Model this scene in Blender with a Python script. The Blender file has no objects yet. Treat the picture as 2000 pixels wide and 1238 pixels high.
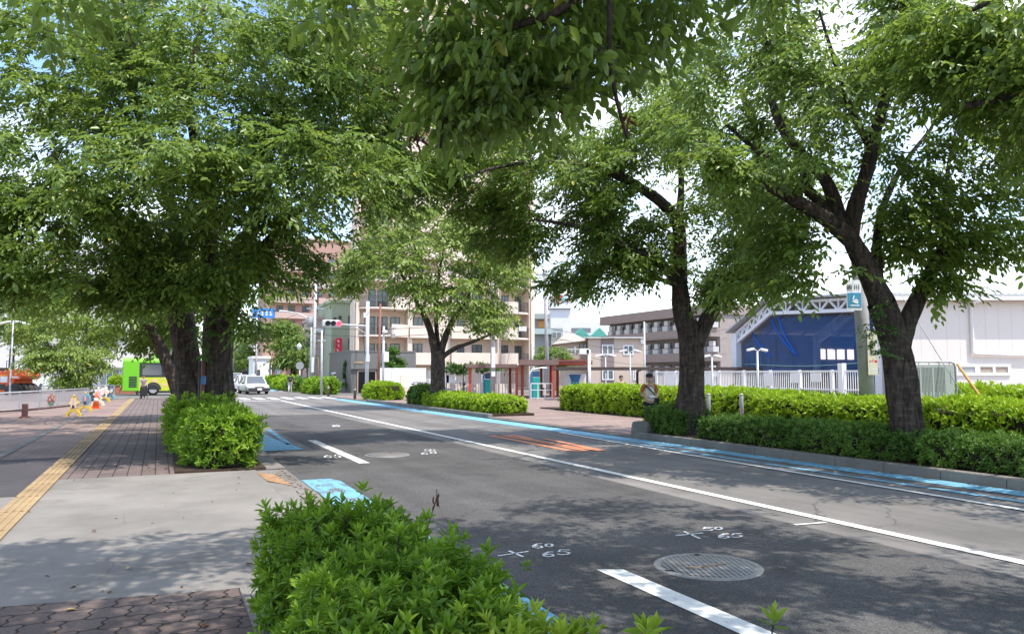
import bpy, bmesh, math, random
import numpy as np
from mathutils import Vector, Matrix
S = bpy.context.scene
COL = S.collection
PI = math.pi
# ------------------------------------------------------------------ camera
F_PX = 1500.0
PITCH = math.atan(111.0 / F_PX)
YAW = math.atan(690.0 * math.cos(PITCH) / F_PX)      # road runs along +Y, the camera looks to its right
CAM = Vector((0, 0, 1.6))
cd = bpy.data.cameras.new('camera')
cd.lens = 27.0; cd.sensor_width = 36.0; cd.sensor_fit = 'HORIZONTAL'
cd.clip_start = 0.05; cd.clip_end = 3000
cam = bpy.data.objects.new('camera', cd); COL.objects.link(cam)
cam.location = CAM
cam.rotation_euler = (PI / 2 + PITCH, 0, -YAW)
S.camera = cam
# ------------------------------------------------------------------ light
SUN_EL = math.radians(66); SUN_H = Vector((0.42, -0.91, 0)).normalized()
SUN_DIR = Vector((SUN_H.x * math.cos(SUN_EL), SUN_H.y * math.cos(SUN_EL), math.sin(SUN_EL)))
sl = bpy.data.lights.new('sun', 'SUN'); sl.energy = 3.2; sl.angle = math.radians(0.55); sl.color = (1.0, 0.93, 0.83)
so = bpy.data.objects.new('sun', sl); COL.objects.link(so)
so.rotation_euler = SUN_DIR.to_track_quat('Z', 'Y').to_euler()
so.location = (0, 0, 60)
wd = bpy.data.worlds.new('World'); S.world = wd; wd.use_nodes = True
nt = wd.node_tree; nt.nodes.clear()
wo = nt.nodes.new('ShaderNodeOutputWorld'); bg = nt.nodes.new('ShaderNodeBackground')
sky = nt.nodes.new('ShaderNodeTexSky'); sky.sky_type = 'NISHITA'; sky.sun_disc = False
sky.sun_elevation = SUN_EL; sky.sun_rotation = math.atan2(SUN_H.x, SUN_H.y)
sky.air_density = 1.0; sky.dust_density = 0.25; sky.ozone_density = 1.0
tc = nt.nodes.new('ShaderNodeTexCoord'); mp = nt.nodes.new('ShaderNodeMapping'); mp.inputs['Scale'].default_value = (1, 1, 2.6); mp.inputs['Location'].default_value = (.9, .55, .3)
nz = nt.nodes.new('ShaderNodeTexNoise'); nz.inputs['Scale'].default_value = 2.3; nz.inputs['Detail'].default_value = 7; nz.inputs['Roughness'].default_value = .55
rp = nt.nodes.new('ShaderNodeValToRGB'); rp.color_ramp.elements[0].position = .43; rp.color_ramp.elements[1].position = .72
mx = nt.nodes.new('ShaderNodeMix'); mx.data_type = 'RGBA'
mx.inputs[7].default_value = (8.0, 7.9, 7.9, 1)
gm = nt.nodes.new('ShaderNodeMix'); gm.data_type = 'RGBA'; gm.blend_type = 'MULTIPLY'; gm.inputs[0].default_value = 1.0
gm.inputs[7].default_value = (1.08, 1.14, 1.18, 1)
nt.links.new(tc.outputs['Generated'], mp.inputs[0]); nt.links.new(mp.outputs[0], nz.inputs['Vector'])
nt.links.new(nz.outputs['Fac'], rp.inputs[0]); nt.links.new(rp.outputs[0], mx.inputs[0])
nt.links.new(sky.outputs[0], gm.inputs[6]); nt.links.new(gm.outputs[2], mx.inputs[6])
nt.links.new(mx.outputs[2], bg.inputs[0]); bg.inputs[1].default_value = 0.15
nt.links.new(bg.outputs[0], wo.inputs[0])
S.view_settings.view_transform = 'Standard'; S.view_settings.look = 'None'
S.view_settings.exposure = 1.0; S.view_settings.gamma = 1.0
S.cycles.max_bounces = 7; S.cycles.diffuse_bounces = 4; S.cycles.transmission_bounces = 4; S.cycles.glossy_bounces = 2
S.cycles.transparent_max_bounces = 8; S.cycles.caustics_reflective = False; S.cycles.caustics_refractive = False

# ------------------------------------------------------------------ measuring helpers
CF = Vector((math.sin(YAW) * math.cos(PITCH), math.cos(YAW) * math.cos(PITCH), math.sin(PITCH)))
CR = Vector((math.cos(YAW), -math.sin(YAW), 0)); CU = CR.cross(CF)
def W(px, py, z):                      # a point of the photograph at depth z
    return CAM + CF * z + CR * ((px - 1000) / F_PX * z) + CU * ((619 - py) / F_PX * z)
def G(px, py, z0=0.0):                 # a point of the photograph on the level z0
    r = CF + CR * ((px - 1000) / F_PX) + CU * ((619 - py) / F_PX)
    return CAM + r * ((z0 - CAM.z) / r.z)
def D(px, d):                          # ground x for a photo column on the line y = d
    r = CF + CR * ((px - 1000) / F_PX); return r.x / r.y * d
# ------------------------------------------------------------------ materials
MATS = {}
def new_mat(name):
    m = bpy.data.materials.new(name); m.use_nodes = True
    return m, m.node_tree, m.node_tree.nodes['Principled BSDF']
def mat(name, col, rough=.7, var=.12, scale=6.0, bump=0.0, bscale=40.0, metal=0.0, spec=.3, dirt=0.0, emit=0.0, detail=4):
    if name in MATS: return MATS[name]
    m, t, b = new_mat(name)
    L = t.links.new
    tc = t.nodes.new('ShaderNodeTexCoord')
    n = t.nodes.new('ShaderNodeTexNoise'); n.inputs['Scale'].default_value = scale; n.inputs['Detail'].default_value = detail
    L(tc.outputs['Object'], n.inputs['Vector'])
    r = t.nodes.new('ShaderNodeValToRGB'); e = r.color_ramp.elements
    e[0].position = .3; e[1].position = .72
    e[0].color = tuple(c * (1 - var) for c in col) + (1,); e[1].color = tuple(min(1, c * (1 + var)) for c in col) + (1,)
    L(n.outputs['Fac'], r.inputs[0]); out = r.outputs[0]
    if dirt:
        n3 = t.nodes.new('ShaderNodeTexNoise'); n3.inputs['Scale'].default_value = scale * .25; n3.inputs['Detail'].default_value = 8
        L(tc.outputs['Object'], n3.inputs['Vector'])
        r3 = t.nodes.new('ShaderNodeValToRGB'); r3.color_ramp.elements[0].position = .48; r3.color_ramp.elements[1].position = .75
        L(n3.outputs['Fac'], r3.inputs[0])
        ml = t.nodes.new('ShaderNodeMath'); ml.operation = 'MULTIPLY'; ml.inputs[1].default_value = dirt; L(r3.outputs[0], ml.inputs[0])
        mm = t.nodes.new('ShaderNodeMix'); mm.data_type = 'RGBA'; L(ml.outputs[0], mm.inputs[0]); L(out, mm.inputs[6])
        mm.inputs[7].default_value = tuple(c * .5 for c in col) + (1,); out = mm.outputs[2]
    L(out, b.inputs['Base Color'])
    b.inputs['Roughness'].default_value = rough; b.inputs['Metallic'].default_value = metal
    b.inputs['Specular IOR Level'].default_value = spec
    if bump:
        n2 = t.nodes.new('ShaderNodeTexNoise'); n2.inputs['Scale'].default_value = bscale; n2.inputs['Detail'].default_value = 5
        L(tc.outputs['Object'], n2.inputs['Vector'])
        bp = t.nodes.new('ShaderNodeBump'); bp.inputs['Strength'].default_value = bump; bp.inputs['Distance'].default_value = .02
        L(n2.outputs['Fac'], bp.inputs['Height']); L(bp.outputs[0], b.inputs['Normal'])
    if emit:
        b.inputs['Emission Color'].default_value = col + (1,); b.inputs['Emission Strength'].default_value = emit
    MATS[name] = m
    return m
def leaf_mat(name, dark, light, trans, tfac=.38, rough=.42, gloss=.35):
    m, t, b = new_mat(name); L = t.links.new
    a = t.nodes.new('ShaderNodeAttribute'); a.attribute_name = 'tint'
    r = t.nodes.new('ShaderNodeValToRGB'); e = r.color_ramp.elements
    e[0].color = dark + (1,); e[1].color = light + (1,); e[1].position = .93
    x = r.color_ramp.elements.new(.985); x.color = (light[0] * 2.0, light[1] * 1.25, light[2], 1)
    L(a.outputs['Fac'], r.inputs[0]); L(r.outputs[0], b.inputs['Base Color'])
    b.inputs['Roughness'].default_value = rough; b.inputs['Specular IOR Level'].default_value = gloss
    tr = t.nodes.new('ShaderNodeBsdfTranslucent')
    mm = t.nodes.new('ShaderNodeMix'); mm.data_type = 'RGBA'; mm.blend_type = 'MIX'; mm.inputs[0].default_value = .6
    L(r.outputs[0], mm.inputs[6]); mm.inputs[7].default_value = trans + (1,); L(mm.outputs[2], tr.inputs[0])
    ms = t.nodes.new('ShaderNodeMixShader'); ms.inputs[0].default_value = tfac
    L(b.outputs[0], ms.inputs[1]); L(tr.outputs[0], ms.inputs[2])
    L(ms.outputs[0], t.nodes['Material Output'].inputs['Surface'])
    return m
def glass_mat(name, col, rough=.08):
    m, t, b = new_mat(name)
    b.inputs['Base Color'].default_value = col + (1,); b.inputs['Roughness'].default_value = rough
    b.inputs['Specular IOR Level'].default_value = .8
    return m

# ------------------------------------------------------------------ mesh builder
class MB:
    def __init__(s): s.v = []; s.f = []; s.mi = []; s.m = 0; s.sm = []
    def _add(s, vs, fs, smooth=False):
        o = len(s.v); s.v += [tuple(v) for v in vs]
        for f in fs: s.f.append(tuple(i + o for i in f)); s.mi.append(s.m); s.sm.append(smooth)
        return s
    def box(s, x0, x1, y0, y1, z0, z1):
        vs = [(x0, y0, z0), (x1, y0, z0), (x1, y1, z0), (x0, y1, z0), (x0, y0, z1), (x1, y0, z1), (x1, y1, z1), (x0, y1, z1)]
        return s._add(vs, [(0, 3, 2, 1), (4, 5, 6, 7), (0, 1, 5, 4), (1, 2, 6, 5), (2, 3, 7, 6), (3, 0, 4, 7)])
    def cbox(s, c, sz, rz=0.0, rx=0.0, ry=0.0):
        M = Matrix.Translation(c) @ Matrix.Rotation(rz, 4, 'Z') @ Matrix.Rotation(ry, 4, 'Y') @ Matrix.Rotation(rx, 4, 'X')
        x, y, z = sz[0] / 2, sz[1] / 2, sz[2] / 2
        vs = [M @ Vector(p) for p in ((-x, -y, -z), (x, -y, -z), (x, y, -z), (-x, y, -z), (-x, -y, z), (x, -y, z), (x, y, z), (-x, y, z))]
        return s._add(vs, [(0, 3, 2, 1), (4, 5, 6, 7), (0, 1, 5, 4), (1, 2, 6, 5), (2, 3, 7, 6), (3, 0, 4, 7)])
    def bar(s, a, b, w, h=None):           # square bar from a to b
        a = Vector(a); b = Vector(b); h = h or w; d = (b - a).normalized()
        u = d.cross(Vector((0, 0, 1)));
        if u.length < 1e-4: u = Vector((1, 0, 0))
        u.normalize(); v = u.cross(d).normalized()
        vs = [p + u * (w / 2 * i) + v * (h / 2 * j) for p in (a, b) for i, j in ((-1, -1), (1, -1), (1, 1), (-1, 1))]
        return s._add(vs, [(3, 2, 1, 0), (4, 5, 6, 7), (0, 1, 5, 4), (1, 2, 6, 5), (2, 3, 7, 6), (3, 0, 4, 7)])
    def tube(s, pts, rads, n=8, cap=True):
        pts = [Vector(p) for p in pts]
        if not hasattr(rads, '__len__'): rads = [rads] * len(pts)
        vs = []; u = None
        for i, p in enumerate(pts):
            d = (pts[min(i + 1, len(pts) - 1)] - pts[max(i - 1, 0)]).normalized()
            if u is None:
                u = d.cross(Vector((0, 0, 1)))
                if u.length < .05: u = Vector((1, 0, 0))
            u = (u - d * u.dot(d)).normalized(); w = d.cross(u)
            for k in range(n):
                a = 2 * PI * k / n; vs.append(p + (u * math.cos(a) + w * math.sin(a)) * rads[i])
        fs = [(i * n + k, i * n + (k + 1) % n, (i + 1) * n + (k + 1) % n, (i + 1) * n + k) for i in range(len(pts) - 1) for k in range(n)]
        s._add(vs, fs, True)
        if cap:
            o = len(s.v) - len(vs)
            s.f.append(tuple(o + k for k in range(n - 1, -1, -1))); s.mi.append(s.m); s.sm.append(False)
            o2 = o + (len(pts) - 1) * n
            s.f.append(tuple(o2 + k for k in range(n))); s.mi.append(s.m); s.sm.append(False)
        return s
    def lathe(s, prof, n=16, c=(0, 0, 0), sx=1, sy=1):
        vs = [(c[0] + r * math.cos(2 * PI * k / n) * sx, c[1] + r * math.sin(2 * PI * k / n) * sy, c[2] + z) for r, z in prof for k in range(n)]
        fs = [(i * n + k, i * n + (k + 1) % n, (i + 1) * n + (k + 1) % n, (i + 1) * n + k) for i in range(len(prof) - 1) for k in range(n)]
        fs.append(tuple(range(n - 1, -1, -1))); fs.append(tuple((len(prof) - 1) * n + k for k in range(n)))
        return s._add(vs, fs, True)
    def prism(s, poly, z0, z1):
        n = len(poly); vs = [(x, y, z0) for x, y in poly] + [(x, y, z1) for x, y in poly]
        return s._add(vs, [tuple(range(n - 1, -1, -1)), tuple(range(n, 2 * n))] + [(k, (k + 1) % n, n + (k + 1) % n, n + k) for k in range(n)])
    def prismy(s, poly, y0, y1):           # outline in x,z extruded along y
        n = len(poly); vs = [(x, y0, z) for x, z in poly] + [(x, y1, z) for x, z in poly]
        return s._add(vs, [tuple(range(n)), tuple(range(2 * n - 1, n - 1, -1))] + [((k + 1) % n, k, n + k, n + (k + 1) % n) for k in range(n)])
    def prismx(s, poly, x0, x1):           # outline in y,z extruded along x
        n = len(poly); vs = [(x0, y, z) for y, z in poly] + [(x1, y, z) for y, z in poly]
        return s._add(vs, [tuple(range(n - 1, -1, -1)), tuple(range(n, 2 * n))] + [(k, (k + 1) % n, n + (k + 1) % n, n + k) for k in range(n)])
    def poly(s, pts): return s._add(pts, [tuple(range(len(pts)))])
    def ribbon(s, pts, w, z):              # flat painted line through x,y points
        pts = [Vector((p[0], p[1])) for p in pts]; vs = []
        for i, p in enumerate(pts):
            d = (pts[min(i + 1, len(pts) - 1)] - pts[max(i - 1, 0)]).normalized(); nrm = Vector((-d.y, d.x)) * (w / 2)
            vs += [(p.x - nrm.x, p.y - nrm.y, z), (p.x + nrm.x, p.y + nrm.y, z)]
        return s._add(vs, [(2 * i, 2 * i + 2, 2 * i + 3, 2 * i + 1) for i in range(len(pts) - 1)])
    def sphere(s, c, r, n=12, m=8):
        if not hasattr(r, '__len__'): r = (r, r, r)
        vs = [(c[0] + r[0] * math.sin(PI * j / m) * math.cos(2 * PI * k / n), c[1] + r[1] * math.sin(PI * j / m) * math.sin(2 * PI * k / n), c[2] + r[2] * math.cos(PI * j / m)) for j in range(m + 1) for k in range(n)]
        fs = [(j * n + k, (j + 1) * n + k, (j + 1) * n + (k + 1) % n, j * n + (k + 1) % n) for j in range(m) for k in range(n)]
        return s._add(vs, fs, True)
    def build(s, name, mats, parent=None, bevel=0.0):
        me = bpy.data.meshes.new(name); me.from_pydata(s.v, [], s.f)
        if not isinstance(mats, (list, tuple)): mats = [mats]
        for m in mats: me.materials.append(m)
        me.polygons.foreach_set('material_index', s.mi); me.polygons.foreach_set('use_smooth', s.sm)
        me.validate(); me.update()
        o = bpy.data.objects.new(name, me); COL.objects.link(o)
        if parent: o.parent = parent
        if bevel:
            b = o.modifiers.new('bevel', 'BEVEL'); b.width = bevel; b.segments = 2; b.limit_method = 'ANGLE'
        return o
def tag(o, label=None, cat=None, group=None, kind=None):
    if label: o['label'] = label
    if cat: o['category'] = cat
    if group: o['group'] = group
    if kind: o['kind'] = kind
    return o
def thing(name, label, cat, loc=(0, 0, 0), rz=0.0, group=None):
    o = bpy.data.objects.new(name, None); COL.objects.link(o); o.empty_display_size = .2
    o.location = loc; o.rotation_euler = (0, 0, rz)
    return tag(o, label, cat, group)
def dup(root, loc, rz=0.0, label=None, group=None):
    def cp(o, par):
        c = o.copy(); COL.objects.link(c)
        if par is not None: c.parent = par
        for ch in list(o.children): cp(ch, c)
        return c
    r = cp(root, None); r.location = loc; r.rotation_euler = (0, 0, rz)
    if label: r['label'] = label
    if group: r['group'] = group
    return r
def np_mesh(name, verts, quads, m, tint=None, parent=None, smooth=False, polysize=4):
    me = bpy.data.meshes.new(name); nv = len(verts); nf = len(quads)
    me.vertices.add(nv); me.vertices.foreach_set('co', np.ascontiguousarray(verts, dtype=np.float32).ravel())
    me.loops.add(nf * polysize); me.loops.foreach_set('vertex_index', np.ascontiguousarray(quads, dtype=np.int32).ravel())
    me.polygons.add(nf); me.polygons.foreach_set('loop_start', np.arange(0, nf * polysize, polysize, dtype=np.int32))
    if smooth: me.polygons.foreach_set('use_smooth', np.ones(nf, dtype=bool))
    if tint is not None:
        at = me.attributes.new('tint', 'FLOAT', 'POINT'); at.data.foreach_set('value', np.ascontiguousarray(tint, dtype=np.float32))
    me.materials.append(m); me.update(calc_edges=True)
    o = bpy.data.objects.new(name, me); COL.objects.link(o)
    if parent: o.parent = parent
    return o
def text_into(name, s, size, m, parent, loc, rot, depth=.01, label=None, align='CENTER', sx=1.0):
    cu = bpy.data.curves.new(name, 'FONT'); cu.body = s; cu.size = size; cu.align_x = align; cu.align_y = 'CENTER'; cu.extrude = depth
    cu.resolution_u = 3
    t = bpy.data.objects.new(name, cu); COL.objects.link(t)
    me = bpy.data.meshes.new_from_object(t.evaluated_get(bpy.context.evaluated_depsgraph_get()))
    bpy.data.objects.remove(t)
    o = bpy.data.objects.new(name, me); COL.objects.link(o); me.materials.clear(); me.materials.append(m)
    o.parent = parent; o.location = loc; o.rotation_euler = rot; o.scale = (sx, 1, 1)
    if label: o['label'] = label
    return o
# ------------------------------------------------------------------ ground materials
def ground_mat(name, c1, c2, fine=160.0, big=.55, spots=0.0, rough=.88, bump=.25, tracks=0.0, cracks=0.0, cscale=.45):
    m, t, b = new_mat(name); L = t.links.new
    tc = t.nodes.new('ShaderNodeTexCoord')
    n1 = t.nodes.new('ShaderNodeTexNoise'); n1.inputs['Scale'].default_value = fine; n1.inputs['Detail'].default_value = 3; L(tc.outputs['Object'], n1.inputs[0])
    n2 = t.nodes.new('ShaderNodeTexNoise'); n2.inputs['Scale'].default_value = big; n2.inputs['Detail'].default_value = 8; n2.inputs['Roughness'].default_value = .65; L(tc.outputs['Object'], n2.inputs[0])
    r1 = t.nodes.new('ShaderNodeValToRGB'); r1.color_ramp.elements[0].position = .34; r1.color_ramp.elements[1].position = .68
    r1.color_ramp.elements[0].color = c1 + (1,); r1.color_ramp.elements[1].color = c2 + (1,); L(n1.outputs['Fac'], r1.inputs[0])
    r2 = t.nodes.new('ShaderNodeValToRGB'); r2.color_ramp.elements[0].position = .3; r2.color_ramp.elements[1].position = .7
    r2.color_ramp.elements[0].color = (.66, .65, .64, 1); r2.color_ramp.elements[1].color = (1.15, 1.14, 1.12, 1); L(n2.outputs['Fac'], r2.inputs[0])
    mm = t.nodes.new('ShaderNodeMix'); mm.data_type = 'RGBA'; mm.blend_type = 'MULTIPLY'; mm.inputs[0].default_value = 1
    L(r1.outputs[0], mm.inputs[6]); L(r2.outputs[0], mm.inputs[7]); out = mm.outputs[2]
    if spots:
        v = t.nodes.new('ShaderNodeTexVoronoi'); v.inputs['Scale'].default_value = 70; L(tc.outputs['Object'], v.inputs[0])
        r3 = t.nodes.new('ShaderNodeValToRGB'); r3.color_ramp.elements[0].position = .0; r3.color_ramp.elements[0].color = (spots, spots, spots, 1)
        r3.color_ramp.elements[1].position = .22; r3.color_ramp.elements[1].color = (0, 0, 0, 1); L(v.outputs['Distance'], r3.inputs[0])
        ad = t.nodes.new('ShaderNodeMix'); ad.data_type = 'RGBA'; ad.blend_type = 'ADD'; ad.inputs[0].default_value = 1
        L(out, ad.inputs[6]); L(r3.outputs[0], ad.inputs[7]); out = ad.outputs[2]
    if tracks:                                   # tyre polished bands and oil drips along the lanes
        m4 = t.nodes.new('ShaderNodeMapping'); m4.inputs['Scale'].default_value = (1.5, .05, 1); L(tc.outputs['Object'], m4.inputs[0])
        n4 = t.nodes.new('ShaderNodeTexNoise'); n4.inputs['Scale'].default_value = 1.3; n4.inputs['Detail'].default_value = 6; L(m4.outputs[0], n4.inputs[0])
        r4 = t.nodes.new('ShaderNodeValToRGB'); r4.color_ramp.elements[0].position = .35; r4.color_ramp.elements[1].position = .65
        k0 = 1 - tracks; r4.color_ramp.elements[0].color = (k0, k0, k0, 1); r4.color_ramp.elements[1].color = (1 + tracks * .6,) * 3 + (1,); L(n4.outputs['Fac'], r4.inputs[0])
        x4 = t.nodes.new('ShaderNodeMix'); x4.data_type = 'RGBA'; x4.blend_type = 'MULTIPLY'; x4.inputs[0].default_value = 1; L(out, x4.inputs[6]); L(r4.outputs[0], x4.inputs[7]); out = x4.outputs[2]
    if cracks:                                   # hairline cracks, broken up by noise, and a few dark stains
        nd = t.nodes.new('ShaderNodeTexNoise'); nd.inputs['Scale'].default_value = 3.0; nd.inputs['Detail'].default_value = 6; L(tc.outputs['Object'], nd.inputs[0])
        va = t.nodes.new('ShaderNodeMix'); va.data_type = 'RGBA'; va.blend_type = 'ADD'; va.inputs[0].default_value = .35; L(tc.outputs['Object'], va.inputs[6]); L(nd.outputs['Color'], va.inputs[7])
        vo = t.nodes.new('ShaderNodeTexVoronoi'); vo.feature = 'DISTANCE_TO_EDGE'; vo.inputs['Scale'].default_value = cscale; L(va.outputs[2], vo.inputs[0])
        r5 = t.nodes.new('ShaderNodeValToRGB'); r5.color_ramp.elements[0].position = .0; r5.color_ramp.elements[0].color = (1, 1, 1, 1); r5.color_ramp.elements[1].position = .006 * cscale / .45; r5.color_ramp.elements[1].color = (0, 0, 0, 1); L(vo.outputs['Distance'], r5.inputs[0])
        n6 = t.nodes.new('ShaderNodeTexNoise'); n6.inputs['Scale'].default_value = .5; L(tc.outputs['Object'], n6.inputs[0])
        r6 = t.nodes.new('ShaderNodeValToRGB'); r6.color_ramp.elements[0].position = .46; r6.color_ramp.elements[1].position = .58; L(n6.outputs['Fac'], r6.inputs[0])
        pm_ = t.nodes.new('ShaderNodeMath'); pm_.operation = 'MULTIPLY'; L(r5.outputs[0], pm_.inputs[0]); L(r6.outputs[0], pm_.inputs[1])
        pk = t.nodes.new('ShaderNodeMath'); pk.operation = 'MULTIPLY'; pk.inputs[1].default_value = cracks; L(pm_.outputs[0], pk.inputs[0])
        x5 = t.nodes.new('ShaderNodeMix'); x5.data_type = 'RGBA'; L(pk.outputs[0], x5.inputs[0]); L(out, x5.inputs[6]); x5.inputs[7].default_value = (.02, .019, .018, 1); out = x5.outputs[2]
        n7 = t.nodes.new('ShaderNodeTexNoise'); n7.inputs['Scale'].default_value = 1.1; n7.inputs['Detail'].default_value = 3; L(tc.outputs['Object'], n7.inputs[0])
        r7 = t.nodes.new('ShaderNodeValToRGB'); r7.color_ramp.elements[0].position = .60; r7.color_ramp.elements[0].color = (1, 1, 1, 1); r7.color_ramp.elements[1].position = .74; r7.color_ramp.elements[1].color = (.72, .71, .70, 1); L(n7.outputs['Fac'], r7.inputs[0])
        x7 = t.nodes.new('ShaderNodeMix'); x7.data_type = 'RGBA'; x7.blend_type = 'MULTIPLY'; x7.inputs[0].default_value = 1; L(out, x7.inputs[6]); L(r7.outputs[0], x7.inputs[7]); out = x7.outputs[2]
    L(out, b.inputs['Base Color']); b.inputs['Roughness'].default_value = rough; b.inputs['Specular IOR Level'].default_value = .25
    bp = t.nodes.new('ShaderNodeBump'); bp.inputs['Strength'].default_value = bump; bp.inputs['Distance'].default_value = .01
    L(n1.outputs['Fac'], bp.inputs['Height']); L(bp.outputs[0], b.inputs['Normal'])
    return m
def paver_mat(name, c1, c2, mortar, bw, bh, wavy=0.0, rot=0.0, msize=.012, offset=.5, rough=.9):
    m, t, b = new_mat(name); L = t.links.new
    tc = t.nodes.new('ShaderNodeTexCoord'); mp = t.nodes.new('ShaderNodeMapping'); mp.inputs['Rotation'].default_value = (0, 0, rot)
    L(tc.outputs['Object'], mp.inputs[0]); vec = mp.outputs[0]
    if wavy:
        sx = t.nodes.new('ShaderNodeSeparateXYZ'); L(vec, sx.inputs[0]); cx = t.nodes.new('ShaderNodeCombineXYZ')
        for a_, o_ in ((0, 1), (1, 0)):
            q = t.nodes.new('ShaderNodeMath'); q.operation = 'MULTIPLY'; q.inputs[1].default_value = 2 * PI / (bh * .5); L(sx.outputs[o_], q.inputs[0])
            w = t.nodes.new('ShaderNodeMath'); w.operation = 'SINE'; L(q.outputs[0], w.inputs[0])
            k = t.nodes.new('ShaderNodeMath'); k.operation = 'MULTIPLY_ADD'; k.inputs[1].default_value = wavy; L(w.outputs[0], k.inputs[0]); L(sx.outputs[a_], k.inputs[2])
            L(k.outputs[0], cx.inputs[a_])
        vec = cx.outputs[0]
    br = t.nodes.new('ShaderNodeTexBrick'); br.inputs['Scale'].default_value = 1; br.inputs['Brick Width'].default_value = bw; br.inputs['Row Height'].default_value = bh
    br.inputs['Mortar Size'].default_value = msize; br.inputs['Mortar Smooth'].default_value = .3; br.offset = offset
    br.inputs['Color1'].default_value = c1 + (1,); br.inputs['Color2'].default_value = c2 + (1,); br.inputs['Mortar'].default_value = mortar + (1,)
    L(vec, br.inputs[0])
    n = t.nodes.new('ShaderNodeTexNoise'); n.inputs['Scale'].default_value = 190; n.inputs['Detail'].default_value = 2; L(tc.outputs['Object'], n.inputs[0])
    n2 = t.nodes.new('ShaderNodeTexNoise'); n2.inputs['Scale'].default_value = .8; n2.inputs['Detail'].default_value = 8; L(tc.outputs['Object'], n2.inputs[0])
    r = t.nodes.new('ShaderNodeValToRGB'); r.color_ramp.elements[0].position = .3; r.color_ramp.elements[0].color = (.6, .6, .6, 1); r.color_ramp.elements[1].position = .7; r.color_ramp.elements[1].color = (1.35, 1.3, 1.28, 1); L(n.outputs['Fac'], r.inputs[0])
    r2 = t.nodes.new('ShaderNodeValToRGB'); r2.color_ramp.elements[0].position = .3; r2.color_ramp.elements[0].color = (.72, .72, .74, 1); r2.color_ramp.elements[1].position = .7; r2.color_ramp.elements[1].color = (1.12, 1.1, 1.1, 1); L(n2.outputs['Fac'], r2.inputs[0])
    m1 = t.nodes.new('ShaderNodeMix'); m1.data_type = 'RGBA'; m1.blend_type = 'MULTIPLY'; m1.inputs[0].default_value = 1; L(br.outputs['Color'], m1.inputs[6]); L(r.outputs[0], m1.inputs[7])
    m2 = t.nodes.new('ShaderNodeMix'); m2.data_type = 'RGBA'; m2.blend_type = 'MULTIPLY'; m2.inputs[0].default_value = 1; L(m1.outputs[2], m2.inputs[6]); L(r2.outputs[0], m2.inputs[7])
    L(m2.outputs[2], b.inputs['Base Color']); b.inputs['Roughness'].default_value = rough; b.inputs['Specular IOR Level'].default_value = .2
    inv = t.nodes.new('ShaderNodeMath'); inv.operation = 'MULTIPLY_ADD'; inv.inputs[1].default_value = -1.0; inv.inputs[2].default_value = 1.0; L(br.outputs['Fac'], inv.inputs[0])
    ad = t.nodes.new('ShaderNodeMath'); ad.operation = 'MULTIPLY_ADD'; ad.inputs[1].default_value = .12; L(n.outputs['Fac'], ad.inputs[0]); L(inv.outputs[0], ad.inputs[2])
    bp = t.nodes.new('ShaderNodeBump'); bp.inputs['Strength'].default_value = .6; bp.inputs['Distance'].default_value = .012; L(ad.outputs[0], bp.inputs['Height']); L(bp.outputs[0], b.inputs['Normal'])
    return m
def paint_mat(name, col, under, wear=.45, wscale=5.0, edge=.14):
    m, t, b = new_mat(name); L = t.links.new
    tc = t.nodes.new('ShaderNodeTexCoord')
    mp = t.nodes.new('ShaderNodeMapping'); mp.inputs['Scale'].default_value = (1.6, .55, 1); L(tc.outputs['Object'], mp.inputs[0])
    n = t.nodes.new('ShaderNodeTexNoise'); n.inputs['Scale'].default_value = wscale; n.inputs['Detail'].default_value = 10; n.inputs['Roughness'].default_value = .7; L(mp.outputs[0], n.inputs[0])
    r = t.nodes.new('ShaderNodeValToRGB'); r.color_ramp.elements[0].position = wear - edge / 2; r.color_ramp.elements[1].position = wear + edge / 2; L(n.outputs['Fac'], r.inputs[0])
    n2 = t.nodes.new('ShaderNodeTexNoise'); n2.inputs['Scale'].default_value = 120; L(tc.outputs['Object'], n2.inputs[0])
    r2 = t.nodes.new('ShaderNodeValToRGB'); r2.color_ramp.elements[0].color = tuple(c * .8 for c in col) + (1,); r2.color_ramp.elements[1].color = tuple(min(1, c * 1.12) for c in col) + (1,); L(n2.outputs['Fac'], r2.inputs[0])
    mm = t.nodes.new('ShaderNodeMix'); mm.data_type = 'RGBA'; L(r.outputs[0], mm.inputs[0]); mm.inputs[6].default_value = under + (1,); L(r2.outputs[0], mm.inputs[7])
    L(mm.outputs[2], b.inputs['Base Color']); b.inputs['Roughness'].default_value = .75; b.inputs['Specular IOR Level'].default_value = .25
    return m
ASPH_OLD = ground_mat('old asphalt', (.135, .128, .126), (.235, .226, .22), 120, .5, .05, tracks=.2, cracks=.75)
ASPH_NEW = ground_mat('new asphalt', (.05, .049, .051), (.145, .141, .142), 85, .7, .05, bump=.6, tracks=.16, cracks=.45, cscale=.3)
ASPH_PATCH = ground_mat('pavement asphalt', (.05, .045, .052), (.095, .088, .095), 130, .8)
CONC = ground_mat('apron concrete', (.175, .164, .155), (.30, .284, .268), 170, .6, cracks=.35, cscale=.25)
KERB = ground_mat('kerb concrete', (.16, .15, .14), (.27, .255, .24), 90, 1.4)
BRICK = paver_mat('block paving', (.155, .125, .118), (.20, .162, .15), (.06, .05, .048), .30, .20, rot=PI / 2, offset=.5, msize=.010)
BRICK2 = paver_mat('interlocking paving', (.13, .102, .094), (.18, .145, .13), (.045, .035, .03), .235, .235, wavy=.011, rot=.12, msize=.009, offset=.5)
PINK = paver_mat('pink paving', (.25, .19, .165), (.31, .24, .21), (.2, .14, .12), .30, .15, offset=.5)
TILE = paver_mat('forecourt paving', (.28, .215, .19), (.35, .27, .245), (.2, .16, .14), .2, .1, offset=.5)
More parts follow.
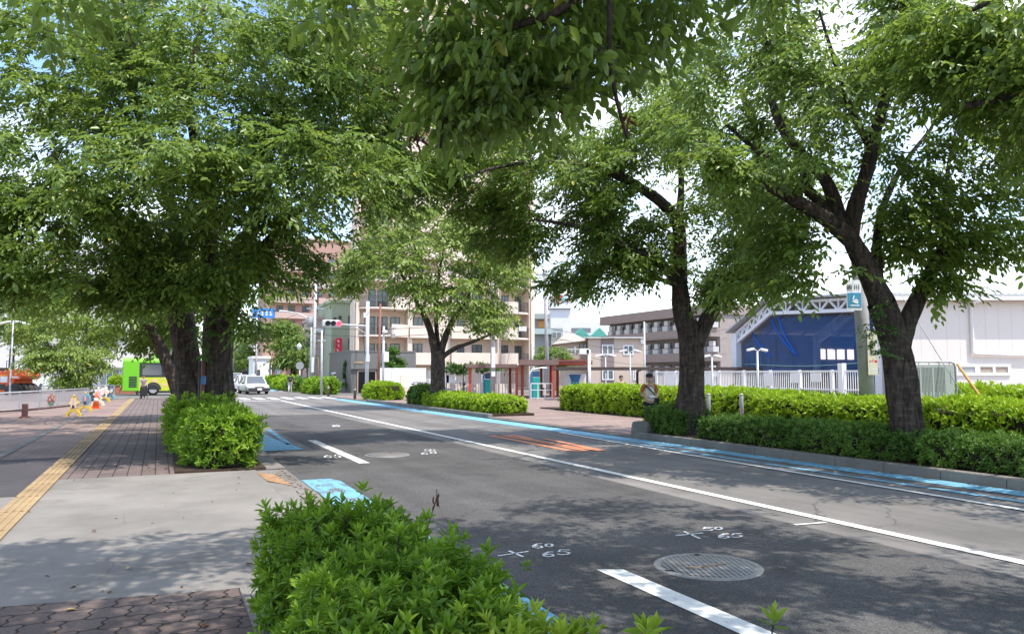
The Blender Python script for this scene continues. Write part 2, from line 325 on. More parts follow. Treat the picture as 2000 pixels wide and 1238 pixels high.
SOIL = ground_mat('bed soil', (.035, .022, .015), (.085, .055, .04), 60, 2.0, bump=.9)
BLUE = paint_mat('blue lane paint', (.17, .40, .56), (.13, .13, .13), .40, 4.0)
BLUEW = paint_mat('worn blue lane paint', (.17, .40, .56), (.13, .13, .13), .46, 4.0)
WHITE = paint_mat('white road paint', (.70, .70, .68), (.22, .22, .22), .36, 11.0, .10)
WHITEW = paint_mat('worn white road paint', (.62, .61, .59), (.13, .13, .13), .42, 8.0)
ORNG = paint_mat('orange road paint', (.62, .24, .13), (.2, .12, .1), .33, 6.0)
CHALK = paint_mat('chalk spray', (.72, .72, .73), (.12, .12, .12), .36, 30.0, .3)
TACT = ground_mat('tactile block', (.30, .215, .12), (.41, .30, .175), 120, 1.2)
def st(name, mb, m, parent=None, bevel=0.0):
    o = mb.build(name, m, parent, bevel)
    if parent is None: o['kind'] = 'structure'
    return o
def rect(x0, x1, y0, y1, z, mb=None):
    mb = mb or MB(); return mb.poly([(x0, y0, z), (x1, y0, z), (x1, y1, z), (x0, y1, z)])
st('ground', rect(-2500, 2500, -400, 3000, -.06), mat('far ground', (.26, .25, .23), .9, .2, .2))
road = MB(); rect(1.97, 10.8, -40, 55.5, 0, road); rect(-160, 160, 55.5, 73, 0, road); rect(1.97, 10.8, 73, 420, 0, road)
road = st('road', road, ASPH_OLD)
# resurfaced trench: dark new asphalt
pm = MB(); pm.poly([(1.97, 12.05, .004), (2.46, 12.0, .004), (2.46, -8, .004), (6.2, -8, .004), (6.22, 5, .004), (6.2, 9, .004), (6.28, 16, .004), (6.1, 31, .004), (3.1, 31, .004), (3.04, 16.72, .004), (1.98, 16.68, .004)])
st('asphalt_patch', pm, ASPH_NEW)
# painted lines are parts of the road
ln = MB(); ln.ribbon([(6.72, -6), (6.72, 20), (6.72, 48.2)], .15, .008); st('centre_line', ln, WHITE, road)
for y0, y1 in ((.4, 5.5), (13.73, 19.0)):
    ln = MB(); ln.poly([(3.3, y0, .009), (3.5, y0, .009), (3.5, y1 - .05, .009), (3.3, y1 + .04, .009)]); st('lane_dash', ln, WHITE if y0 < 5 else WHITEW, road)
ln = MB(); ln.ribbon([(9.2, 4), (9.56, 12.5), (10.0, 18.7)], .11, .012); st('edge_line', ln, WHITE, road)
ln = MB(); ln.poly([(1.98, -2, .008), (2.42, -2, .008), (2.44, 6, .008), (2.52, 11.6, .008), (2.45, 11.95, .008), (2.0, 12.0, .008)]); st('cycle_strip', ln, BLUEW, road)
ln = MB(); ln.poly([(1.99, 16.75, .008), (2.86, 16.75, .008), (2.62, 20, .008), (2.6, 30, .008), (2.7, 46, .008), (1.99, 46, .008)]); st('cycle_strip', ln, BLUE, road)
ln = MB(); ln.ribbon([(2.75, 18.0), (2.9, 23.0)], .14, .008); st('cycle_strip_edge', ln, BLUEW, road)
ln = MB(); ln.poly([(10.35, -6, .008), (10.74, -6, .008), (10.74, 17, .008), (10.74, 49, .008), (9.95, 49, .008), (10.0, 24, .008), (10.12, 17.5, .008), (10.3, 14, .008)]); st('cycle_strip', ln, BLUE, road)
ln = MB(); ln.ribbon([(9.85, -6), (9.9, 12), (10.06, 17)], .16, .008); st('cycle_strip_edge', ln, BLUEW, road)
ln = MB(); ln.poly([(9.3, 75, .008), (10.7, 75, .008), (10.7, 130, .008), (9.3, 130, .008)]); st('cycle_strip', ln, BLUE, road)
ln = MB(); rect(2.2, 6.6, 47.6, 48.05, .008, ln); st('stop_line', ln, WHITE, road)
ln = MB()
for k in range(10): rect(2.1 + k * .9, 2.55 + k * .9, 50.2, 54.2, .008, ln)
st('crosswalk', ln, WHITE, road)
ln = MB()
for k in range(10): rect(2.1 + k * .9, 2.55 + k * .9, 74.2, 78.2, .008, ln)
st('crosswalk', ln, WHITE, road)
def stroke(mb, pts, w, z=.010):
    q = [G(x, y, z) for x, y in pts]; mb.ribbon([(p.x, p.y) for p in q], w, z)
def glyph(ch, x0, y0, x1, y1):
    g = {'6': [(.9, .08), (.45, .12), (.1, .5), (.1, .85), (.5, 1), (.9, .85), (.85, .6), (.5, .5), (.12, .72)],
         '5': [(1, .06), (.25, .0), (.12, .42), (.6, .36), (1, .62), (.8, .92), (.35, 1), (.0, .86)],
         '0': [(.5, 0), (.1, .25), (.1, .75), (.5, 1), (.9, .75), (.9, .25), (.5, 0)], 'x': [(0, 0), (1, 1)]}[ch]
    return [(x0 + (x1 - x0) * u, y0 + (y1 - y0) * v) for u, v in g]
z4 = lambda L_: [(900 + x * .4, 980 + y * .4) for x, y in L_]
mk = MB()
for seg in ([(180, 262), (255, 251), (330, 240)], [(235, 237), (305, 266)]): stroke(mk, z4(seg), .028)
for ch, b_ in (('6', (350, 200, 402, 224)), ('0', (412, 202, 450, 218)), ('6', (400, 240, 458, 266)), ('5', (470, 232, 532, 256))):
    stroke(mk, z4(glyph(ch, *b_)), .026)
st('survey_mark', mk, CHALK, road)
mk = MB()
for seg in ([(1050, 163), (1183, 150)], [(1090, 143), (1168, 177)]): stroke(mk, z4(seg), .03)
for ch, b_ in (('5', (1180, 122, 1232, 139)), ('0', (1238, 121, 1278, 134)), ('6', (1257, 152, 1314, 176)), ('5', (1320, 152, 1374, 171))):
    stroke(mk, z4(glyph(ch, *b_)), .026)
st('survey_mark', mk, CHALK, road)
mk = MB(); stroke(mk, z4([(1630, 110), (1782, 98)]), .05); st('survey_mark', mk, CHALK, road)
z3 = lambda L_: [(480 + x * .41, 800 + y * .41) for x, y in L_]
mk = MB()
for ch, b_ in (('6', (372, 214, 410, 228)), ('5', (420, 214, 452, 228)), ('0', (436, 205, 470, 213))): stroke(mk, z3(glyph(ch, *b_)), .032)
st('survey_mark', mk, CHALK, road)
mk = MB()
for ch, b_ in (('6', (836, 202, 868, 212)), ('0', (878, 200, 908, 208)), ('5', (850, 188, 880, 197)), ('5', (876, 188, 904, 197))): stroke(mk, z3(glyph(ch, *b_)), .032)
st('survey_mark', mk, CHALK, road)
mk = MB()
for ch, b_ in (('6', (414, 72, 428, 80)), ('5', (430, 72, 446, 80))): stroke(mk, z3(glyph(ch, *b_)), .06)
st('survey_mark', mk, CHALK, road)
zo = lambda L_: [(920 + x * .15, 830 + y * .15) for x, y in L_]
mk = MB(); stroke(mk, zo([(260, 138), (450, 138), (700, 180), (1000, 235), (1300, 293), (1490, 328), (1430, 342), (1250, 322), (1000, 278), (700, 217), (400, 163), (260, 142)]), .17)
stroke(mk, zo([(500, 131), (620, 142), (800, 184), (950, 174), (1130, 206), (1430, 272), (1720, 332)]), .17, .014)
stroke(mk, zo([(800, 186), (1000, 226), (1300, 276), (1700, 333)]), .12, .018)
st('speed_limit_mark', mk, ORNG, road)
# ------------------------------------------------------------------ left pavement
st('driveway_apron', rect(-60, 1.49, 6.1, 13.35, .03).poly([(1.49, 6.1, .03), (1.49, 13.35, .03), (1.49, 13.3, -.02), (1.49, 6.0, -.02)]), CONC)
st('near_paving', MB().poly([(-60, 7.2 + .5, .034), (-60, -12, .034), (.58, -12, .034), (.58, 6.07, .034), (-.92, 6.27, .034), (-6, 6.8, .034)]), BRICK2)
st('pavement', rect(-1.31, 1.97, 13.352, 54, .03), BRICK)
st('pavement_side', rect(-2.62, -1.61, 16.8, 54, .03), PINK)
st('pavement_patch', rect(-60, -1.61, 11.75, 16.8, .034), ASPH_PATCH)
st('pavement_kerb', rect(-2.78, -2.62, 11.2, 54, .039), KERB)
st('plaza', rect(-60, -2.78, 16.8, 54, .03), PINK)
st('pavement_beyond', rect(-60, 1.97, 74.5, 330, .08), CONC)
tm = MB(); rect(-1.61, -1.31, 1.5, 54, .040, tm)
for k in range(4):
    x = -1.575 + k * .075; tm.poly([(x, 1.5, .040), (x + .045, 1.5, .040), (x + .045, 54, .046), (x, 54, .046)]) if False else tm.box(x, x + .04, 1.5, 54, .040, .046)
st('tactile_strip', tm, TACT)
jm = MB()
for k in range(36): jm.box(-1.612, -1.308, 2.0 + k * 1.2, 2.012 + k * 1.2, .0405, .0465)
st('tactile_joint', jm, mat('joint', (.16, .11, .06), .9))
gm_ = MB(); gm_.box(1.49, 1.97, 5.6, 13.35, -.04, .022)
gm_.box(1.66, 1.97, -12, 5.598, -.04, .10)
for k in range(36): gm_.box(1.66, 1.97, 13.36 + k * 1.0, 14.35 + k * 1.0, -.04, .06 if k > 1 else .045)
st('kerb', gm_, KERB, bevel=.012)
em = MB(); em.box(.58, .70, -12, 6.0, -.02, .055); em.box(.70, 1.49, 5.75, 5.9, -.02, .05); st('bed_edging', em, KERB)
lid = MB(); lid.poly([(1.47, 12.9, .036), (1.7, 12.7, .026), (1.78, 11.3, .026), (1.49, 11.9, .036)])
st('drain_ramp', lid, mat('rust stain', (.34, .2, .11), .9, .3, 9))
st('bed_soil', MB().box(.70, 1.66, -12, 5.75, -.05, .045), SOIL)
st('bed_soil', MB().box(.28, 1.66, 13.38, 49, -.05, .06), SOIL)
# ------------------------------------------------------------------ right kerb, beds and forecourt
km = MB()
for y0, y1, h in ((-14, 16.4, .16), (25.6, 43.6, .16), (43.8, 54, .05)):
    y = y0
    while y < y1 - .01:
        km.box(10.8, 10.98, y, min(y + .995, y1), -.05, h); y += 1.0
km.box(10.8, 10.98, 16.41, 25.59, -.05, .05)
st('kerb', km, KERB, bevel=.015)
st('forecourt', MB().poly([(10.98, -14, .06), (90, -14, .06), (90, 54, .06), (10.98, 54, .06)]), TILE)
st('pavement_beyond', rect(10.98, 160, 74.5, 330, .08), CONC)
st('bed_soil', MB().box(10.98, 12.7, -14, 16.3, -.05, .15), SOIL)
st('bed_soil', MB().box(10.98, 12.7, 25.7, 36, -.05, .15), SOIL)
sm_ = MB()
sm_.box(13.5, 16.2, -12, 16.5, -.02, .11); sm_.box(15.6, 17.5, 17, 31, -.02, .11)
st('bed_soil', sm_, SOIL)
# ------------------------------------------------------------------ manholes
def grid_mat():
    m, t, b = new_mat('cast iron cover'); L = t.links.new
    tc = t.nodes.new('ShaderNodeTexCoord'); mp = t.nodes.new('ShaderNodeMapping'); mp.inputs['Rotation'].default_value = (0, 0, .35); L(tc.outputs['Object'], mp.inputs[0])
    br = t.nodes.new('ShaderNodeTexBrick'); br.offset = 0; br.inputs['Scale'].default_value = 1; br.inputs['Brick Width'].default_value = .044; br.inputs['Row Height'].default_value = .044; br.inputs['Mortar Size'].default_value = .0085
    br.inputs['Color1'].default_value = (.035, .033, .033, 1); br.inputs['Color2'].default_value = (.06, .056, .054, 1); br.inputs['Mortar'].default_value = (.30, .29, .28, 1); L(mp.outputs[0], br.inputs[0])
    L(br.outputs['Color'], b.inputs['Base Color']); b.inputs['Roughness'].default_value = .5; b.inputs['Metallic'].default_value = .2
    bp = t.nodes.new('ShaderNodeBump'); bp.inputs['Strength'].default_value = .7; bp.inputs['Distance'].default_value = .01; L(br.outputs['Fac'], bp.inputs['Height']); L(bp.outputs[0], b.inputs['Normal'])
    return m
GRID = grid_mat(); IRON = mat('worn iron', (.27, .26, .25), .45, .2, 30, .2, 120, .3); RUSTY = mat('rusty iron', (.26, .17, .10), .8, .4, 40)
def manhole(loc, r, label):
    t = thing('manhole_cover', label, 'manhole', loc)
    MB().lathe([(r, -.02), (r, .004), (r - .01, .009), (r - .055, .009), (r - .06, .006)], 48).build('frame_ring', IRON, t)
    o = MB().lathe([(r - .06, -.01), (r - .06, .007), (.001, .007)], 48).build('lid', GRID, t)
    p = MB(); p.box(-.2, .17, -.03, .03, .005, .011); p.build('name_plate', RUSTY, t)
    p = MB()
    for k in range(5): MB().box(-.17 + k * .07, -.13 + k * .07, -.02, .02, .005, .014).build('raised_letter', IRON, t)
    sm = mat('slot', (.02, .02, .02), .9); MB().box(-r + .02, -r + .09, -.012, .012, .006, .012).build('lifting_slot', sm, t); MB().box(r * .3, r * .3 + .05, r * .74, r * .74 + .03, .006, .012).build('lifting_slot', sm, t)
    return t
manhole((4.2, 5.25, .004), .445, 'big round iron manhole cover beside the near white dash on dark asphalt')
manhole((4.15, 14.95, .004), .44, 'round iron manhole cover in the shade beside the farther white dash')
# ------------------------------------------------------------------ foliage
CHERRY = leaf_mat('cherry leaf', (.070, .135, .026), (.22, .325, .06), (.35, .48, .065), .44, .36, .55)
CHERRY_SUNLIT = leaf_mat('sunlit cherry leaf', (.125, .20, .04), (.29, .38, .075), (.36, .48, .09), .40, .4, .45)  # cherry leaf copy with sunlight put into its paler colour
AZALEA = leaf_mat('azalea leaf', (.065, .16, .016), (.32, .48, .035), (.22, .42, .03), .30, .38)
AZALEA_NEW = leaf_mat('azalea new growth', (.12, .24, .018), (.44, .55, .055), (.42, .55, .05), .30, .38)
AZALEA_SUN = leaf_mat('sunny azalea leaf', (.13, .27, .014), (.39, .545, .035), (.52, .66, .035), .30, .4)  # brighter azalea copy, sunlight put into the leaf colour
PRIVET = leaf_mat('boxwood leaf', (.06, .135, .028), (.19, .31, .05), (.13, .28, .04), .28, .4)
IVY = leaf_mat('ivy leaf', (.03, .09, .02), (.09, .2, .04), (.15, .3, .04), .3)
DEAD = mat('withered leaf', (.12, .035, .02), .8, .4, 30)
TWIG = mat('twig and filler', (.035, .030, .016), .95, .3, 20, .6, 60)
def bark_mat(name, c1, c2):
    m, t, b = new_mat(name); L = t.links.new
    tc = t.nodes.new('ShaderNodeTexCoord'); mp = t.nodes.new('ShaderNodeMapping'); mp.inputs['Scale'].default_value = (1, 1, .22); L(tc.outputs['Object'], mp.inputs[0])
    n = t.nodes.new('ShaderNodeTexNoise'); n.inputs['Scale'].default_value = 13; n.inputs['Distortion'].default_value = .8; n.inputs['Detail'].default_value = 8; n.inputs['Roughness'].default_value = .65; L(mp.outputs[0], n.inputs[0])
    mp2 = t.nodes.new('ShaderNodeMapping'); mp2.inputs['Scale'].default_value = (1, 1, 3.2); L(tc.outputs['Object'], mp2.inputs[0])
    n2 = t.nodes.new('ShaderNodeTexNoise'); n2.inputs['Scale'].default_value = 5; n2.inputs['Detail'].default_value = 5; L(mp2.outputs[0], n2.inputs[0])
    r = t.nodes.new('ShaderNodeValToRGB'); r.color_ramp.elements[0].position = .34; r.color_ramp.elements[1].position = .7
    r.color_ramp.elements[0].color = c1 + (1,); r.color_ramp.elements[1].color = c2 + (1,); L(n.outputs['Fac'], r.inputs[0])
    r2 = t.nodes.new('ShaderNodeValToRGB'); r2.color_ramp.elements[0].position = .5; r2.color_ramp.elements[0].color = (1, 1, 1, 1); r2.color_ramp.elements[1].position = .68; r2.color_ramp.elements[1].color = (1.7, 1.55, 1.45, 1); L(n2.outputs['Fac'], r2.inputs[0])
    mm = t.nodes.new('ShaderNodeMix'); mm.data_type = 'RGBA'; mm.blend_type = 'MULTIPLY'; mm.inputs[0].default_value = 1; L(r.outputs[0], mm.inputs[6]); L(r2.outputs[0], mm.inputs[7])
    n3 = t.nodes.new('ShaderNodeTexNoise'); n3.inputs['Scale'].default_value = 1.6; n3.inputs['Detail'].default_value = 4; L(tc.outputs['Object'], n3.inputs[0])
    r3 = t.nodes.new('ShaderNodeValToRGB'); r3.color_ramp.elements[0].position = .56; r3.color_ramp.elements[1].position = .72; r3.color_ramp.elements[0].color = (0, 0, 0, 1); r3.color_ramp.elements[1].color = (.5, .5, .5, 1); L(n3.outputs['Fac'], r3.inputs[0])
    mo = t.nodes.new('ShaderNodeMix'); mo.data_type = 'RGBA'; L(r3.outputs[0], mo.inputs[0]); L(mm.outputs[2], mo.inputs[6]); mo.inputs[7].default_value = (.075, .085, .055, 1)
    L(mo.outputs[2], b.inputs['Base Color']); b.inputs['Roughness'].default_value = .9; b.inputs['Specular IOR Level'].default_value = .2
    ad = t.nodes.new('ShaderNodeMath'); ad.operation = 'MULTIPLY_ADD'; ad.inputs[1].default_value = .5; L(n2.outputs['Fac'], ad.inputs[0]); L(n.outputs['Fac'], ad.inputs[2])
    bp = t.nodes.new('ShaderNodeBump'); bp.inputs['Strength'].default_value = 1.0; bp.inputs['Distance'].default_value = .09; L(ad.outputs[0], bp.inputs['Height']); L(bp.outputs[0], b.inputs['Normal'])
    return m
BARK = bark_mat('cherry bark', (.022, .017, .015), (.135, .105, .09))
BARK_GREY = bark_mat('grey bark', (.035, .030, .027), (.14, .12, .105))
def norm(a): return a / (np.linalg.norm(a, axis=-1, keepdims=True) + 1e-9)
def leaves(base, d, up, l, w):
    d = norm(d); s = norm(np.cross(d, up)); n = np.cross(s, d)
    n_ = len(base); out = np.zeros((n_, 6, 3))
    for i, (t, ws, h, dr) in enumerate(((0, 0, 0, 0), (.32, -.5, .16, .0), (.72, -.36, .10, -.05), (1, 0, 0, -.16), (.72, .36, .10, -.05), (.32, .5, .16, .0))):
        out[:, i] = base + d * (l * t)[:, None] + s * (w * ws)[:, None] + n * (w * h + l * dr)[:, None]
    return out
def rotz(v, a):
    c, s = np.cos(a), np.sin(a); o = np.empty_like(v)
    o[..., 0] = v[..., 0] * c - v[..., 1] * s; o[..., 1] = v[..., 0] * s + v[..., 1] * c; o[..., 2] = v[..., 2]; return o
def make_spray(rng, ntw, L, ll, droop=.5, step=.5):
    B = []; Dd = []; tw = []
    for k in range(ntw):
        az = rng.uniform(-1.5, 1.5); el = rng.uniform(-.35, .35); ln = L * rng.uniform(.55, 1.0)
        d0 = np.array([math.cos(az) * math.cos(el), math.sin(az) * math.cos(el), math.sin(el)])
        st_ = rng.uniform(-.25, .15, 3) * L * np.array([1, 1, .5])
        n = max(3, int(ln / (ll * step)))
        path = []
        for i in range(n):
            t = (i + .5) / n; p = st_ + d0 * ln * t + np.array([0, 0, -.18 * L * t * t]); path.append(p)
            sd = 1 if i % 2 else -1; a = sd * rng.uniform(.5, 1.15) if i < n - 1 else 0
            q = rotz(d0, a); q[2] -= rng.uniform(.1, 1.0) * droop * 1.5; B.append(p); Dd.append(q)
        tw.append((st_, path[n // 2], path[-1]))
    B = np.array(B); Dd = np.array(Dd); n = len(B)
    up = np.array([0, 0, 1.0]) + rng.normal(0, .35, (n, 3))
    l = ll * rng.uniform(.55, 1.2, n)
    return leaves(B, Dd, up, l, l * rng.uniform(.42, .54, n)), tw
def place(lib, pos, az, sc, tilt, rng):
    """copies of library clusters at pos -> verts, tint"""
    V = []; T = []
    idx = rng.integers(0, len(lib), len(pos))
    for k in range(len(lib)):
        sel = np.where(idx == k)[0]
        if not len(sel): continue
        base = lib[k]; nl = len(base); v = np.broadcast_to(base[None], (len(sel),) + base.shape) * sc[sel, None, None, None]
        ct, s_ = np.cos(tilt[sel])[:, None, None], np.sin(tilt[sel])[:, None, None]
        x = v[..., 0] * ct + v[..., 2] * s_; z = -v[..., 0] * s_ + v[..., 2] * ct; y = v[..., 1]
        c, s2 = np.cos(az[sel])[:, None, None], np.sin(az[sel])[:, None, None]
        o = np.stack([x * c - y * s2, x * s2 + y * c, z], -1) + pos[sel][:, None, None, :]
        V.append(o.reshape(-1, 6, 3))
        tb = rng.uniform(0, 1, len(sel))[:, None] * .55 + rng.uniform(0, 1, (len(sel), nl)) * .45
        tb = np.where(rng.uniform(0, 1, tb.shape) > .994, 1.0, tb * .95)
        T.append(tb.ravel())
    V = np.concatenate(V); T = np.concatenate(T)
    return V, T
def leaf_object(name, V, T, m, parent):
    n = len(V); q = (np.arange(n) * 6)[:, None]
    quads = np.concatenate([q + np.array([[0, 1, 2, 3]]), q + np.array([[0, 3, 4, 5]])], 1).reshape(-1, 4)
    return np_mesh(name, V.reshape(-1, 3), quads, m, np.repeat(T, 6), parent)
def catmull(P, step):
    P = [np.array(p, float) for p in P]; P = [2 * P[0] - P[1]] + P + [2 * P[-1] - P[-2]]; out = []
    for i in range(1, len(P) - 2):
        n = max(2, int(np.linalg.norm(P[i + 1] - P[i]) / step))
        for k in range(n):
            t = k / n; a, b, c, d = P[i - 1], P[i], P[i + 1], P[i + 2]
            out.append(.5 * (2 * b + (c - a) * t + (2 * a - 5 * b + 4 * c - d) * t * t + (3 * b - a - 3 * c + d) * t ** 3))
    out.append(P[-2]); return np.array(out)
def limb_tube(mb, pts, rad, rng, n):
    vs = []; u = None; N = len(pts); ph = rng.uniform(0, 6, 6)
    for i in range(N):
        d = pts[min(i + 1, N - 1)] - pts[max(i - 1, 0)]; d /= np.linalg.norm(d) + 1e-9
        if u is None:
            u = np.cross(d, [0.3, .2, 1.0]); u /= np.linalg.norm(u)
            if abs(d[2]) > .9: u = np.array([1.0, 0, 0])
        u = u - d * u.dot(d); u /= np.linalg.norm(u); w = np.cross(d, u)
        for k in range(n):
            a = 2 * PI * k / n
            r = rad[i] * (1 + .075 * math.sin(3 * a + ph[0] + i * .13) + .05 * math.sin(5 * a + ph[1] - i * .21) + .045 * math.sin(i * .9 + ph[2] + 2 * a) + .045 * math.sin(9 * a + ph[3] + i * .05) + .03 * math.sin(14 * a + ph[4] - i * .11) + rng.normal(0, .018))
            vs.append(pts[i] + (u * math.cos(a) + w * math.sin(a)) * r)
    mb._add(vs, [(i * n + k, i * n + (k + 1) % n, (i + 1) * n + (k + 1) % n, (i + 1) * n + k) for i in range(N - 1) for k in range(n)], True)
SPR = {}
def spray_lib(key, ntw, L, ll, droop=.5, step=.5):
    if key not in SPR:
        rng = np.random.default_rng(abs(hash(key)) % 1000 if isinstance(key, int) else len(key) * 7 + 3)
        SPR[key] = [make_spray(rng, ntw, L, ll, droop, step) for _ in range(10)]
    return SPR[key]
def tree(name, label, limbs, blobs, seed, lib, group=None, leafm=None, barkm=None, along=.5, gap=-.35, sc=(.8, 1.2), keep=None, twig_r=.006, cat='tree', flare=True, base=None, twigs=True):
    rng = np.random.default_rng(seed); leafm = leafm or CHERRY; barkm = barkm or BARK
    b0 = np.array(limbs[0][2][0], float) if base is None else np.array(base, float)
    root = thing(name, label, cat, tuple(b0), 0, group)
    mb = MB(); NP = []; NR = []
    for li, (r0, r1, pts) in enumerate(limbs):
        c = catmull(pts, max(.12, r0 * .55)); s = np.linspace(0, 1, len(c)); rad = r0 + (r1 - r0) * s ** .85
        if li == 0 and flare: rad = rad * (1 + .24 * np.exp(-np.linspace(0, np.linalg.norm(c[-1] - c[0]), len(c)) / .28))
        limb_tube(mb, c - b0, rad, rng, 22 if r0 > .2 else (12 if r0 > .08 else 7))
        k0 = 0 if r0 < .25 else int(len(c) * .75)
        NP.append(c[k0:]); NR.append(rad[k0:])
    NP = np.concatenate(NP); NR = np.concatenate(NR)
    A = []
    ph = rng.uniform(0, 6.28, (4, 3)); fr = rng.uniform(.9, 2.2, (4, 3))
    for (c, r, n) in blobs:
        c = np.array(c, float); k = 0; tries = 0
        while k < n and tries < n * 30:
            tries += 1; v = rng.normal(0, 1, 3); v /= np.linalg.norm(v); v *= rng.uniform(0, 1) ** (1 / 2.3); p = c + v * np.array(r)
            if np.mean(np.sin(p[None] * fr + ph).prod(1)) * 3 < gap: continue
            if keep is not None and not keep(p): continue
            A.append(p); k += 1
    A = np.array(A); dl = np.array([np.min(((NP - a) ** 2).sum(1)) for a in A]); A = A[np.argsort(dl)]
    sp = []; az = []; cen = b0[:2]
    for a in A:
        dd = np.sqrt(((NP - a) ** 2).sum(1)); j = int(np.argmin(dd + .25 * np.maximum(0, NP[:, 2] - a[2]))); p0 = NP[j]; dist = dd[j]
        n = max(2, int(dist / .4) + 1); mid = (p0 + a) / 2 + rng.normal(0, .10 * dist, 3) + np.array([0, 0, .10 * dist])
        t = np.linspace(0, 1, n + 1)[:, None]; path = (1 - t) ** 2 * p0 + 2 * t * (1 - t) * mid + t ** 2 * a
        rs = min(NR[j] * .7, .008 + .013 * dist); rad = rs + (twig_r - rs) * t[:, 0]
        mb.tube([Vector(q - b0) for q in path], list(rad), 5 if rs > .02 else 3, cap=False)
        NP = np.concatenate([NP, path[1:]]); NR = np.concatenate([NR, rad[1:]])
        hz = a[:2] - (cen + p0[:2]) / 2; az0 = math.atan2(hz[1], hz[0])
        sp.append(a); az.append(az0 + rng.normal(0, .5))
        for q in path[1:-1]:
            if rng.uniform() < along and np.linalg.norm(q - p0) > .25 * dist:
                sp.append(q + rng.normal(0, .12, 3)); az.append(az0 + rng.choice([-1, 1]) * rng.uniform(.4, 1.4))
    sp = np.array(sp) - b0; az = np.array(az)
    scl = rng.uniform(sc[0], sc[1], len(sp)); tilt = rng.normal(.30, .25, len(sp))
    V, T = place([l[0] for l in lib], sp, az, scl, tilt, rng)
    if twigs:
        for k in range(len(sp)):
            if scl[k] > .9 and k % 2 == 0:
                for (q0, q1, q2) in lib[k % len(lib)][1][:3]:
                    R_ = Matrix.Rotation(az[k], 3, 'Z'); mb.tube([Vector(sp[k]) + R_ @ Vector(q * scl[k]) for q in (q0, q1, q2)], [twig_r * .8, twig_r * .6, twig_r * .3], 3, cap=False)
    mb.build('trunk', barkm, root)
    leaf_object('crown', V, T, leafm, root)
    return root
def LB(z0, pts): return [W(x, y, z0 + dz) for x, y, dz in pts]
def BL(px, py, z, rx, ry, rz, n): return (W(px, py, z), (rx, ry, rz), n)
S_MID = spray_lib('mid', 6, .60, .128, .34)
S_FAR = spray_lib('farther', 5, .85, .21, .5, .55)
S_NEAR = spray_lib('nearest!', 4, .34, .088, .9, .5)
GA = 'cherry trees along the left pavement'; GB = 'cherry trees along the right kerb'
# --- the two big cherry trees on the left
tree('cherry_tree', 'massive cherry tree with thick dark trunk nearest the road in the mid left planting bed',
     [(.375, .30, LB(17.2, [(420, 868, 0), (421, 790, 0), (422, 700, 0), (428, 620, .1)])),
      (.24, .03, LB(17.2, [(428, 650, 0), (414, 540, 0), (405, 450, 0), (398, 360, 0), (380, 270, -.4), (368, 180, -.8), (388, 80, -.8), (405, -30, -.8)])),
      (.22, .03, LB(17.2, [(436, 650, 0), (470, 545, -.6), (520, 475, -1.3), (575, 420, -1.6), (640, 350, -1.6)])),
      (.20, .03, LB(17.2, [(430, 640, .1), (478, 500, 1), (500, 390, 2), (525, 280, 2.5), (560, 160, 3), (600, 40, 3)])),
      (.09, .02, LB(17.2, [(400, 380, 0), (440, 300, -1.5), (500, 240, -2.5), (560, 200, -3)])),
      (.08, .02, LB(17.2, [(398, 370, 0), (350, 280, -1), (300, 170, -1.5), (250, 60, -1.5)]))],
     [BL(560, 200, 16.5, 2.5, 3.2, 2.3, 120), BL(440, 60, 17.5, 3, 3, 2.2, 110), BL(690, 330, 16.8, 1.3, 2.2, 1.4, 50), BL(560, 430, 15.8, 1.9, 2.2, 1.2, 75),
      BL(540, 520, 16.5, 1.1, 1.6, .7, 34), BL(670, 120, 18, 1.8, 3, 2.1, 70), BL(420, 300, 14.6, 1.6, 1.4, 1.5, 60), BL(500, -140, 17, 3.5, 3.5, 2, 60), BL(620, 260, 14.8, 1.6, 1.2, 1.2, 60), BL(480, 150, 14.8, 2.0, 1.4, 1.4, 70), BL(750, 230, 17, 1.1, 1.6, 1.2, 44), BL(790, 120, 17.5, 1.5, 2, 1.7, 60), BL(830, 300, 18, 1.1, 1.6, .9, 44), BL(450, 330, 13.2, 1.7, 1.2, .9, 55), BL(630, 330, 13, 1.4, 1.2, .8, 44), BL(560, 60, 14, 2.2, 1.6, 1.2, 60), BL(476, 625, 16.6, .28, .4, .35, 9), BL(430, 535, 15.5, 1.4, .8, .42, 44), BL(340, 565, 15.8, 1.1, .8, .28, 28), BL(730, 50, 17.5, 1.3, 2, 1.4, 50), BL(760, 380, 17.6, .9, 1.4, .5, 30)], 11, S_MID, GA)
T1_ = bpy.data.objects['cherry_tree']
